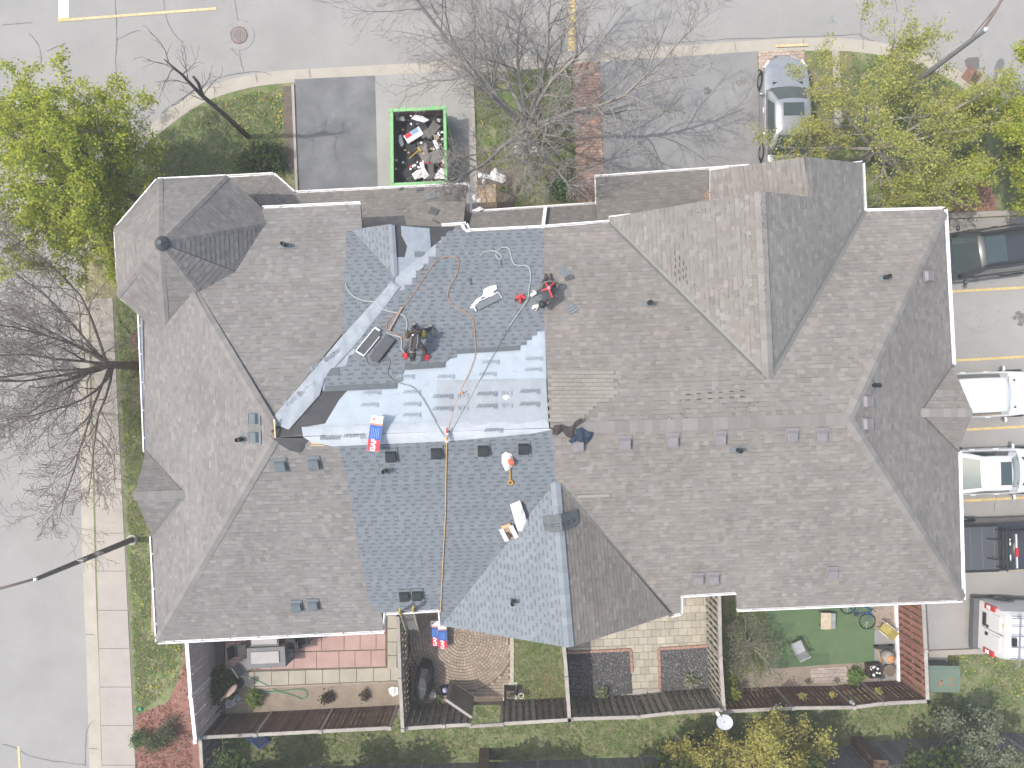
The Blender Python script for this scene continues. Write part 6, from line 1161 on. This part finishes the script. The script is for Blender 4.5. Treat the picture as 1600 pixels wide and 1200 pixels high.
t = E('wall_socket_plate', W(682, 214, .95), 'small beige plate with four holes in the dumpster', 'plate', rz=.05); P_(t, 'plate', lambda m: m.box((0, 0, 0), (.2, .16, .02)), M('plate_beige', (.42, .36, .29), .7, .1, 4)); [P_(t, 'hole', lambda m: m.disc((x, y, 0), .025, .01, .016, 8), BLACK) for x in (-.05, .05) for y in (-.035, .035)]
# ---------------------------------------------------------------- things on the roof
def on(pl, px, py, d=.06): return pl.at(px, py, d)
ORANGE = M('rope_orange', (.46, .24, .12), .8, .1, 20); TAN = M('rope_tan', (.52, .33, .12), .8, .1, 20); HOSE = M('hose_pale', (.40, .43, .42), .5, .05, 9); GREYR = M('rope_grey', (.20, .20, .185), .8, .1, 20); REDR = M('hook_red', (.5, .05, .05), .5, .05, 5)
rN = lambda L, d=.062: [on(pN, x, y, d) for x, y in L]
rope('safety_rope', 'orange rope looping over the new blue shingles to the ridge anchor', 'rope', rN([(664, 552), (655, 545), (648, 537), (622, 524), (606, 515), (605, 504), (613, 494), (622, 488), (640, 468), (660, 438), (680, 410), (698, 401), (712, 402), (717, 412), (712, 432), (703, 448), (700, 464), (710, 478), (728, 488), (739, 500), (742, 525), (743, 550), (736, 575), (726, 597), (721, 609), (712, 632), (703, 662), (699, 680)]), .010, ORANGE)
tr = [on(pS, x, y, .075) for x, y in ((698, 690), (697, 740), (696, 800), (694, 840), (692, 880), (690, 920), (688.5, 951))]; e0 = tr[-1]
rope('safety_rope', 'tan rope running straight down the back slope over the eave', 'rope', tr + [e0 + Vector((.0, -.12, -.2)), e0 + Vector((.0, -.14, -2.5)), Vector((e0.x + .05, e0.y - .14, .1))], .0135, TAN)
rope('air_hose', 'pale air hose crossing the valley to the crouching worker in dark clothes', 'hose', rN([(540, 443), (543, 452), (553, 463), (570, 470), (585, 472), (600, 484), (620, 489), (632, 494), (636, 505), (635, 516)]), .014, HOSE)
rope('air_hose', 'pale air hose curling below the opened shingle bundles', 'hose', rN([(604, 519), (612, 523), (625, 527), (628, 535), (627, 545), (633, 552)]), .014, HOSE)
rope('air_hose', 'pale hose wavering from the opened bundles across the film to the anchor', 'hose', rN([(572, 557), (573, 565), (580, 572), (590, 570), (598, 562), (605, 560), (609, 565), (607, 575), (606, 584), (615, 595), (630, 600), (645, 605), (660, 622), (676, 650), (690, 675), (697, 684)]), .011, GREYR)
rope('air_hose', 'pale hose curled beside the open wrapper running to the red nailer worker', 'hose', rN([(750, 401), (755, 395), (768, 392), (779, 395), (784, 402), (779, 405), (775, 398), (779, 390), (788, 386), (796, 390), (799, 402), (803, 412), (812, 415), (822, 415), (828, 422), (829, 438), (826, 455), (825, 466), (818, 478), (806, 495), (796, 509)]), .014, HOSE)
rope('safety_rope', 'grey rope stretched from the worker with red harness to the ridge anchor', 'rope', rN([(848, 448), (834, 460), (826, 468), (800, 505), (770, 556), (738, 616), (716, 655), (703, 680)]), .010, GREYR)
t = E('roof_anchor', W(698, 682, 8.86), 'metal rope anchor with red hooks on the ridge', 'anchor'); P_(t, 'plate', lambda m: m.box((0, 0, 0), (.1, .34, .02)), METAL); P_(t, 'ring', lambda m: m.tube([Vector((.05 * math.cos(a), .02, .06 + .05 * math.sin(a))) for a in [i * .63 for i in range(11)]], .012, 6), METAL); P_(t, 'red_hook', lambda m: m.tube([Vector((.0, .1, .05)), Vector((.02, .26, .05))], .022, 6), REDR); P_(t, 'rope_knot', lambda m: m.ball((0, -.06, .05), .05, 8, 5), TAN)
t = E('rope_knot', pN.at(722, 614, .09), 'loose knotted end of orange rope on the white film', 'knot'); P_(t, 'knot', lambda m: m.ball((0, 0, .0), .045, 8, 5), ORANGE, True); P_(t, 'tail', lambda m: m.tube(smooth_path([(0, 0, 0), (.08, .02, .0), (.12, .06, -.01)], 3), .012, 5), ORANGE); P_(t, 'tail', lambda m: m.tube(smooth_path([(0, 0, 0), (-.06, -.04, .0), (-.05, -.09, .0)], 3), .012, 5), ORANGE)
film_thing('crumpled paper scrap on the grey film near the ridge', [(786, 619), (793, 617), (797, 622), (791, 627), (786, 624)], .07, 33, pN, .06, OFFW, 'paper_scrap', 'paper', .03, 12)
# opened bundles
SHD = M('shingle_back', (.085, .09, .095), .9, .12, 5, fine=.2)
def frame_empty(name, label, cat, pl, px, py, d, rot):
    o = E(name, pl.at(px, py, d), label, cat); frame_obj(o, pl, pl.at(px, py, d), rot); return o
def rot_for(pl, p0, p1):
    a = pl.at(*p1) - pl.at(*p0); return math.atan2(a.dot(pl.v), a.dot(pl.u))
t = frame_empty('opened_bundle', 'full dark shingle bundle lying by the wooden stick', 'shingle bundle', pN, 598, 546, .06, rot_for(pN, (584, 564), (612, 528)))
for k in range(4): P_(t, 'shingle', lambda m: m.box((rnd.uniform(-.01, .01), rnd.uniform(-.01, .01), .02 + k * .022), (.86, .33, .019)), SHD)
t = frame_empty('opened_bundle', 'half empty shingle bundle in its torn white wrapper', 'shingle bundle', pN, 578, 535, .05, rot_for(pN, (564, 552), (592, 518)))
for k in range(2): P_(t, 'shingle', lambda m: m.box((.02, rnd.uniform(-.02, .02), .02 + k * .022), (.80, .24, .019)), SHD)
P_(t, 'wrapper', lambda m: (m.box((0, .155, .035), (.95, .035, .06)), m.box((-.47, .0, .035), (.04, .3, .06)), m.box((.46, .06, .05), (.05, .2, .07)), m.box((-.1, -.15, .035), (.8, .025, .05))), WRW)
t = frame_empty('wooden_stick', 'brown wooden stick lying above the opened bundles', 'stick', pN, 618, 499, .08, rot_for(pN, (608, 518), (629, 480))); P_(t, 'shaft', lambda m: m.box((0, 0, 0), (.86, .06, .05)), M('stick_brown', (.30, .22, .17), .8, .15, 5)); P_(t, 'end_cap', lambda m: m.box((.42, 0, .002), (.04, .065, .052)), M('stick_pale', (.36, .29, .23), .8, .1, 5))
t = frame_empty('opened_bundle', 'grey shingles in a torn white wrapper left of the red nailer', 'shingle bundle', pN, 763, 474, .05, rot_for(pN, (738, 488), (786, 465)))
for k in range(2): P_(t, 'shingle', lambda m: m.box((.02, .05 + rnd.uniform(-.02, .02), .02 + k * .02), (.82, .22, .017), .04 * k), FLSH)
P_(t, 'wrapper', lambda m: (m.box((-.0, .19, .02), (.92, .03, .04)), m.box((-.46, .06, .025), (.04, .28, .05)), m.box((.45, .06, .025), (.02, .28, .03))), WRW)
film_thing('torn white wrapper film folded over the grey shingles', [(734, 484), (744, 470), (754, 464), (756, 454), (766, 449), (776, 447), (777, 454), (771, 458), (774, 464), (764, 466), (754, 466), (746, 478), (740, 484)], .10, 41, pN, .07, FILM, 'torn_wrapper', 'wrapper')
def loose(label, pl, px, py, w, h, rot, mat, n=3):
    t = frame_empty('loose_shingle', label, 'shingle', pl, px, py, .05, rot)
    for k in range(n): P_(t, 'tab', lambda m: m.box((0, (k - (n - 1) / 2) * h / n, .012 + .004 * k), (w, h / n - .012, .016)), mat)
LS = M('shingle_loose', (.17, .19, .205), .9, .1, 5, fine=.15)
loose('blue grey shingle piece above the worker with red harness', pN, 881, 424, .42, .26, -.95, LS); loose('dark shingle corner under the blue piece by the red harness worker', pN, 890, 434, .3, .16, .2, SHD, 2); loose('square shingle piece below the worker with red harness', pN, 893, 483, .3, .3, -2.55, LS); loose('narrow dark shingle strip above the open wrapper', pN, 735, 440, .05, .27, .15, SHD, 1); loose('narrow dark shingle strip beside the curled hose', pN, 783, 411, .05, .2, .1, SHD, 1)
loose('blue grey shingle offcut on the lower porch roof near the dumpster', pL1, 673, 306, .36, .3, .3, LS); loose('square weathered offcut in the middle of the lower porch roof', pL1, 678, 330, .34, .3, -.5, SHD, 2); loose('thin shingle offcut at the foot of the lower porch roof', pL1, 681, 346, .3, .08, -.6, SHD, 1); loose('dark offcut hanging over the porch gutter by the dumpster', pL1, 656, 296, .26, .16, .1, SHD, 1); loose('thin grey lath on the lower porch roof', pL1, 626, 326, .3, .04, .1, LS, 1); loose('dark scrap at the upper porch gutter left of the dumpster lug', pL1, 627, 295, .2, .1, .5, SHD, 1); loose('grey scrap at the right end of the porch gutter', pL1, 697, 303, .28, .1, .1, SHD, 1)
# bent strip of shingles over the new ridge
t = E('bent_shingle_strip', pCl.at(878, 812, .1), 'bent strip of dark shingles draped over the blue gable ridge', 'shingle strip'); base = rootloc(t); MBs = MB(); R = []
for k, (x, y, d, pl) in enumerate(((847, 806, .06, pCl), (858, 806, .09, pCl), (868, 806, .14, pCl), (876, 804, .2, pCl), (884, 802, .2, pCr), (892, 799, .14, pCr), (901, 795, .1, pCr))):
    a, b = pl.at(x, y, d), pl.at(x + 3, y + 26 - (4 if k in (0, 6) else 0), d); R.append([a - base, a.lerp(b, .5) - base + Vector((0, 0, .02)), b - base])
MBs.loft(R, False, False); flip_up(MBs.build('strip', M('strip_grey', (.11, .122, .13), .85, .1, 6, fine=.15), t, True)); q = MB()
for k in range(6): q.beam(R[k][1] + Vector((0, 0, .01)), R[k][1].lerp(R[k + 1][1], .6) + Vector((0, 0, .01)), .014, .006); q.beam(R[k][1].lerp(R[k][2], .3) + Vector((0, 0, .015)), R[k + 1][1].lerp(R[k + 1][2], .3).lerp(R[k][1].lerp(R[k][2], .3), .4) + Vector((0, 0, .015)), .014, .006)
q.build('sealant_dashes', BLACK, t, True)
# bag, shovel, box, wrapper on the back slope
film_thing('white plastic bag with red print beside the row of black vents', [(784, 708), (790, 704), (799, 707), (804, 720), (798, 730), (790, 734), (784, 722)], .16, 51, pS, .05, FILM, 'plastic_bag', 'bag', .05, 7); film_thing('red and brown scrap stuffed in the white bag on the back slope', [(793, 712), (800, 710), (804, 719), (799, 723), (794, 718)], .1, 52, pS, .2, M('scrap_red', (.45, .12, .06), .7, .5, 14), 'scrap', 'scrap', .04, 9)
t = frame_empty('shovel', 'orange handled shovel lying below the white bag', 'shovel', pS, 797, 742, .09, rot_for(pS, (797, 757), (795, 725))); OR = M('shovel_orange', (.55, .28, .03), .5, .1, 5); P_(t, 'shaft', lambda m: m.tube([Vector((-.2, 0, 0)), Vector((.38, 0, 0))], .018, 7), OR); P_(t, 'grip', lambda m: m.tube([Vector((-.2 - .07 + .07 * math.cos(a), .065 * math.sin(a), 0)) for a in [i * .57 for i in range(12)]], .018, 6), OR); P_(t, 'blade', lambda m: m.add([(.38, -.1, .02), (.38, .1, .02), (.62, .11, .0), (.66, 0, -.01), (.62, -.11, 0)], [(0, 1, 2, 3, 4)]), METAL)
film_thing('long white wrapper lying on the back slope', [(797, 786), (812, 780), (818, 792), (826, 828), (822, 833), (810, 832), (804, 812)], .1, 53, pS, .05, FILM, 'empty_wrapper', 'wrapper'); film_thing('black lining edge of the long white wrapper', [(813, 780), (816, 781), (824, 800), (826, 812), (823, 806), (817, 792)], .08, 54, pS, .1, BLACK, 'wrapper_lining', 'wrapper')
t = frame_empty('cardboard_box', 'opened white cardboard box beside the long white wrapper', 'box', pS, 795, 831, .05, .35); CB = M('card_white', (.58, .57, .55), .7, .06, 5); P_(t, 'side', lambda m: m.box((-.16, 0, .08), (.14, .5, .015), 0), CB); P_(t, 'side', lambda m: m.box((.16, 0, .08), (.14, .5, .015), 0), CB); P_(t, 'tray', lambda m: m.box((0, 0, .03), (.2, .44, .04)), M('card_brown', (.33, .22, .13), .8, .2, 6)); P_(t, 'contents', lambda m: [m.box((rnd.uniform(-.07, .07), rnd.uniform(-.18, .05), .06), (.05, .08, .03), rnd.random() * 3) for _ in range(7)], M('contents_dark', (.08, .06, .04), .8, .3, 9)); P_(t, 'flap', lambda m: m.box((.02, .27, .06), (.3, .13, .012)), M('card_tan', (.50, .34, .20), .8, .05, 6))
# jackets on the old ridge
def cloth(label, pl, px, hgt, seed, mat, name='jacket'): return props(flip_up(crumple(pl, px, hgt * 1.3, .03, 8, seed, .05).build(name, mat, smooth=True)), label, 'jacket')
NAVY = M('denim_navy', (.026, .04, .066), .9, .2, 6, .5, 30); BRN = M('jacket_brown', (.05, .043, .042), .9, .2, 6, .5, 30)
cloth('dark brown hooded jacket heaped on the old ridge', pS, [(863, 669), (866, 662), (876, 661), (884, 664), (892, 664), (902, 653), (908, 650), (909, 655), (899, 666), (897, 676), (893, 684), (886, 680), (878, 672), (869, 678), (863, 677)], .22, 61, BRN)
cloth('navy denim jacket heaped beside the brown jacket on the ridge', pS, [(888, 686), (898, 678), (900, 668), (908, 665), (917, 671), (928, 673), (924, 683), (914, 694), (902, 693), (890, 689)], .2, 62, NAVY)
# red nailer
t = frame_empty('nail_gun', 'red pneumatic nailer with black grip on the new shingles', 'nail gun', pN, 812, 466, .07, rot_for(pN, (806, 470), (818, 462))); RD = M('tool_red', (.52, .045, .04), .45, .08, 5, coat=.3); P_(t, 'body', lambda m: m.box((0, .02, .05), (.24, .08, .1)), RD); P_(t, 'handle', lambda m: m.box((.08, -.06, .05), (.07, .16, .06), .3), RD); P_(t, 'magazine', lambda m: m.box((-.06, -.09, .04), (.06, .18, .07), -.5), RD); P_(t, 'nose', lambda m: m.box((-.14, .02, .03), (.06, .05, .05)), BLACK); P_(t, 'coil_cover', lambda m: m.disc((-.02, -.1, .0), .055, .0, .07, 12), BLACK); P_(t, 'air_fitting', lambda m: m.tube([Vector((.12, -.12, .05)), Vector((.16, -.18, .04))], .015, 6), METAL)
# ---------------------------------------------------------------- the two roofers
def figure(label, pl, J, bones, groups, mats, cat='person'):
    """one continuous body: joints -> skin -> smooth mesh; materials by nearest joint group. J: name -> (px, py, height above roof, radius)"""
    P = {k: pl.at(v[0], v[1], v[2]) for k, v in J.items()}; names = list(J); idx = {k: i for i, k in enumerate(names)}
    root = E('person', pl.at(J['pelvis'][0], J['pelvis'][1], 0), label, cat); off = rootloc(root)
    me = bpy.data.meshes.new('body'); me.from_pydata([tuple(P[k] - off) for k in names], [(idx[a], idx[b]) for a, b in bones], []); o = bpy.data.objects.new('body', me); COL.objects.link(o)
    o.modifiers.new('skin', 'SKIN'); sv = me.skin_vertices[0].data
    for k in names: r = J[k][3]; sv[idx[k]].radius = (r, r) if not isinstance(r, tuple) else r; sv[idx[k]].use_root = k == 'pelvis'
    o.modifiers['skin'].branch_smoothing = .6; ss = o.modifiers.new('sub', 'SUBSURF'); ss.levels = 2; ss.render_levels = 2
    dg = bpy.context.evaluated_depsgraph_get(); dg.update(); m2 = bpy.data.meshes.new_from_object(o.evaluated_get(dg)); bpy.data.objects.remove(o); m2.materials.clear(); m2.name = 'body'
    for x in mats: m2.materials.append(x)
    loc = [(P[k] - off, groups.get(k, 0)) for k in names]
    for f in m2.polygons: f.use_smooth = True; f.material_index = min(loc, key=lambda q: (q[0] - f.center).length)[1]
    b = bpy.data.objects.new('body', m2); COL.objects.link(b); b.parent = root; return root, {k: P[k] - off for k in names}
def hand(root, wrist, tip_dir, up, mat, s=1.0, side=1):
    d = tip_dir.normalized(); n = up.normalized(); w = n.cross(d).normalized() * side; m = MB(); c = wrist + d * .05 * s
    m.loft([[c + d * t * s + w * a * ww * s + n * h * .017 * s for a, h in ((-1, -.6), (-1, .6), (0, 1), (1, .6), (1, -.6), (0, -1))] for t, ww in ((-.06, .028), (-.02, .042), (.04, .048), (.06, .042))])
    for k, (a, L_) in enumerate(((-.034, .066), (-.012, .08), (.011, .076), (.034, .058))):
        p = c + d * .055 * s + w * a * s; m.tube([p, p + (d + w * a * 2 - n * .15) * L_ * .45 * s, p + (d + w * a * 2 - n * .7) * L_ * .8 * s, p + (d * .9 - n * 1.0) * L_ * s], [.013 * s, .012 * s, .011 * s, .008 * s], 6)
    p = c - d * .02 * s - w * .04 * s; m.tube([p, p + (d * .6 - w * .8) * .04 * s, p + (d * 1.0 - w * .9 - n * .3) * .07 * s], [.015 * s, .013 * s, .009 * s], 6)
    return m.build('glove', mat, root, True, True)
def boot(root, ankle, toe_dir, mat, sole):
    d = toe_dir.normalized(); s = d.cross(pN.n).normalized(); c = ankle; m = MB(); R = []
    for t, w, h in ((-.09, .035, .09), (-.05, .045, .13), (.02, .048, .10), (.1, .052, .06), (.17, .045, .045), (.2, .02, .03)): R.append([c + d * t + s * (w * a) + pN.n * (h * b - .07) for a, b in ((-1, 0), (-1, .6), (-.5, 1), (.5, 1), (1, .6), (1, 0))])
    m.loft(R); b = m.build('boot', mat, root, True, True); q = MB(); q.loft([[p - pN.n * dz for p in (r[0], r[5])] + [p - pN.n * (dz + .018) for p in (r[5], r[0])] for r, dz in [(r, .0) for r in R]]); q.build('sole', sole, b, True)
BODY = [('pelvis', 'waist'), ('waist', 'chest'), ('chest', 'neck'), ('neck', 'head'), ('head', 'crown'), ('pelvis', 'hipL'), ('hipL', 'kneeL'), ('kneeL', 'ankL'), ('pelvis', 'hipR'), ('hipR', 'kneeR'), ('kneeR', 'ankR'), ('chest', 'shL'), ('shL', 'elL'), ('elL', 'wrL'), ('chest', 'shR'), ('shR', 'elR'), ('elR', 'wrR')]
GR = {'pelvis': 1, 'hipL': 1, 'hipR': 1, 'kneeL': 1, 'kneeR': 1, 'ankL': 1, 'ankR': 1, 'head': 2, 'crown': 2}
SKIN = M('skin', (.42, .26, .18), .6, .05, 8); SHIRT = M('shirt_charcoal', (.062, .057, .062), .9, .15, 8, .4, 40); PANT = M('trousers_dark', (.05, .048, .058), .9, .15, 8, .4, 40); BOOTT = M('boot_tan', (.32, .26, .18), .8, .15, 8); BOOTD = M('boot_brown', (.10, .07, .055), .8, .2, 8); REDG = M('glove_red', (.48, .035, .045), .7, .1, 8); WHG = M('glove_white', (.55, .55, .52), .8, .15, 9); SLV = M('sleeve_grey', (.33, .33, .33), .9, .1, 8)
# roofer with the red gloves, bent uphill
J1 = {'pelvis': (650, 519, .66, (.17, .15)), 'waist': (649, 527, .68, (.16, .13)), 'chest': (648, 538, .66, (.19, .14)), 'neck': (646, 546, .60, .075), 'head': (645, 551, .52, .095), 'crown': (645, 557, .42, .09),
      'hipL': (645, 517, .60, .10), 'kneeL': (646, 513, .34, .075), 'ankL': (648, 509, .10, .055), 'hipR': (657, 518, .60, .10), 'kneeR': (668, 516, .34, .075), 'ankR': (674, 512, .10, .055),
      'shL': (638, 540, .62, .085), 'elL': (633, 547, .36, .055), 'wrL': (634, 550, .14, .04), 'shR': (658, 540, .62, .085), 'elR': (665, 547, .36, .055), 'wrR': (666, 553, .14, .04)}
p1, Q = figure('roofer in dark clothes and red gloves bending over the new shingles', pN, J1, BODY, GR, [SHIRT, PANT, SKIN])
dn = pN.v
hand(p1, Q['wrL'], dn * .8 - pN.n * .4, pN.n, REDG, 1.25, 1); hand(p1, Q['wrR'], dn * .8 - pN.n * .4, pN.n, REDG, 1.25, -1); boot(p1, Q['ankL'], dn * .9 - pN.u * .1, BOOTT, BLACK); boot(p1, Q['ankR'], dn * .8 - pN.u * .3, BOOTT, BLACK)
m = MB(); h_ = Q['head'].lerp(Q['crown'], .6); m.ball(h_ + Vector((0, 0, .035)), .115, 12, 8, (.95, 1.25, .9)); cp_ = m.build('cap', BLACK, p1, True, True); m = MB(); m.box(h_ + dn * .14 - Vector((0, 0, .03)), (.16, .13, .02)); m.build('peak', BLACK, cp_, True)
m = MB(); [m.ball(h_ + pN.u * s * .09 - Vector((0, 0, .02)), .025, 6, 4) for s in (1, -1)]; m.build('ears', SKIN, p1, True, True)
m = MB(); m.tube([Q['pelvis'] + (Q['waist'] - Q['pelvis']) * .35 + pN.u * (.19 * math.cos(a)) + pN.n * (.155 * math.sin(a)) for a in [i * .4 for i in range(17)]], .03, 6); tb = m.build('tool_belt', M('leather_dark', (.07, .055, .035), .8, .2, 8), p1, True)
for s, cm in ((1, M('leather_dark', (.07, .055, .035))), (-1, M('pouch_olive', (.13, .115, .03), .8, .25, 9))):
    m = MB(); m.ball(Q['pelvis'] + pN.u * s * .24 + pN.v * .05 - pN.n * .03, .12, 10, 6, (.75, 1.05, .9)); m.build('pouch', cm, tb, True, True)
for s in (1, -1): m = MB(); m.tube([Q['waist'] + pN.u * s * .09 + pN.n * .15, Q['chest'] + pN.u * s * .11 + pN.n * .155, Q['neck'] + pN.u * s * .09 + pN.n * .09], .016, 5); m.build('harness_strap', M('strap_grey', (.17, .17, .18), .8, .1, 8), p1, True)
m = MB(); m.ball(Q['waist'] + pN.n * .14 + pN.u * .05, .03, 6, 4); m.build('harness_ring', WHITE, p1, True)
# roofer in the red harness, kneeling towards the film
J2 = {'pelvis': (859, 445, .48, (.17, .15)), 'waist': (858, 451, .58, (.16, .13)), 'chest': (855, 461, .62, (.19, .14)), 'neck': (851, 468, .58, .075), 'head': (849, 472, .50, .095), 'crown': (847, 477, .42, .09),
      'hipL': (854, 443, .42, .10), 'kneeL': (847, 447, .12, .08), 'ankL': (853, 434, .10, .055), 'hipR': (863, 443, .42, .10), 'kneeR': (864, 450, .12, .08), 'ankR': (860, 434, .10, .055),
      'shL': (846, 457, .58, .085), 'elL': (842, 456, .34, .055), 'wrL': (839, 456, .16, .04), 'shR': (862, 468, .58, .085), 'elR': (851, 475, .32, .055), 'wrR': (842, 477, .14, .04)}
SH2 = M('shirt_slate', (.06, .066, .072), .9, .15, 8, .4, 40); p2, Q = figure('roofer in a red harness kneeling at the edge of the old shingles', pN, J2, BODY, GR, [SH2, PANT, SKIN])
hand(p2, Q['wrL'], pN.u * .8 + dn * .3 - pN.n * .3, pN.n, WHG, 1.35, 1); hand(p2, Q['wrR'], pN.u * .9 + dn * .1 - pN.n * .3, pN.n, WHG, 1.35, -1); boot(p2, Q['ankL'], -dn * .9, BOOTD, BLACK); boot(p2, Q['ankR'], -dn * .9 - pN.u * .1, BOOTD, BLACK)
m = MB(); h_ = Q['head'].lerp(Q['crown'], .6); m.ball(h_ + Vector((0, 0, .035)), .115, 12, 8, (1, 1.2, .9)); m.build('cap', BLACK, p2, True, True); m = MB(); [m.ball(h_ + pN.u * s * .09 - Vector((0, 0, .02)), .025, 6, 4) for s in (1, -1)]; m.build('ears', SKIN, p2, True, True)
hs = M('harness_red', (.48, .05, .06), .7, .1, 8); c_ = Q['waist'].lerp(Q['chest'], .35) + pN.n * .15
for a, b in ((Q['shL'] + pN.n * .10, c_), (Q['shR'] + pN.n * .10 - pN.u * .02, c_), (c_, Q['pelvis'] + pN.u * .14 + pN.n * .13), (c_, Q['pelvis'] - pN.u * .13 + pN.n * .13)): m = MB(); m.beam(a, b, .05, .018, pN.n); m.build('harness_strap', hs, p2, True)
m = MB(); m.box(c_ + pN.n * .012, (.1, .1, .03), .7); m.build('harness_plate', M('harness_pink', (.55, .2, .2), .7, .1, 8), p2, True); m = MB(); m.tube([Q['pelvis'] - pN.v * .02 + pN.u * (.2 * math.cos(a)) + pN.n * (.17 * math.sin(a)) for a in [i * .4 for i in range(17)]], .028, 6); tb = m.build('tool_belt', M('leather_grey', (.14, .13, .12), .8, .2, 8), p2, True)
for s in (1, -1): m = MB(); m.ball(Q['pelvis'] + pN.u * s * .23 - pN.n * .05, .1, 10, 6, (.7, 1, .9)); m.build('pouch', M('leather_grey', (.14, .13, .12)), tb, True, True)
# ---------------------------------------------------------------- added volume: a thin pale veil that lifts the darks
hm = bpy.data.materials.new('contrast_veil'); hm.use_nodes = True; ht = hm.node_tree; ht.nodes.remove(ht.nodes['Principled BSDF']); pv = ht.nodes.new('ShaderNodeVolumePrincipled')
pv.inputs['Color'].default_value = (.93, .95, .97, 1); pv.inputs['Density'].default_value = VEIL; ht.links.new(pv.outputs[0], ht.nodes['Material Output'].inputs['Volume'])
_h = MB(); _h.box((0, 0, 14.2), (904, 904, 31.2)); hz = _h.build('contrast_veil', hm, kind='stuff')
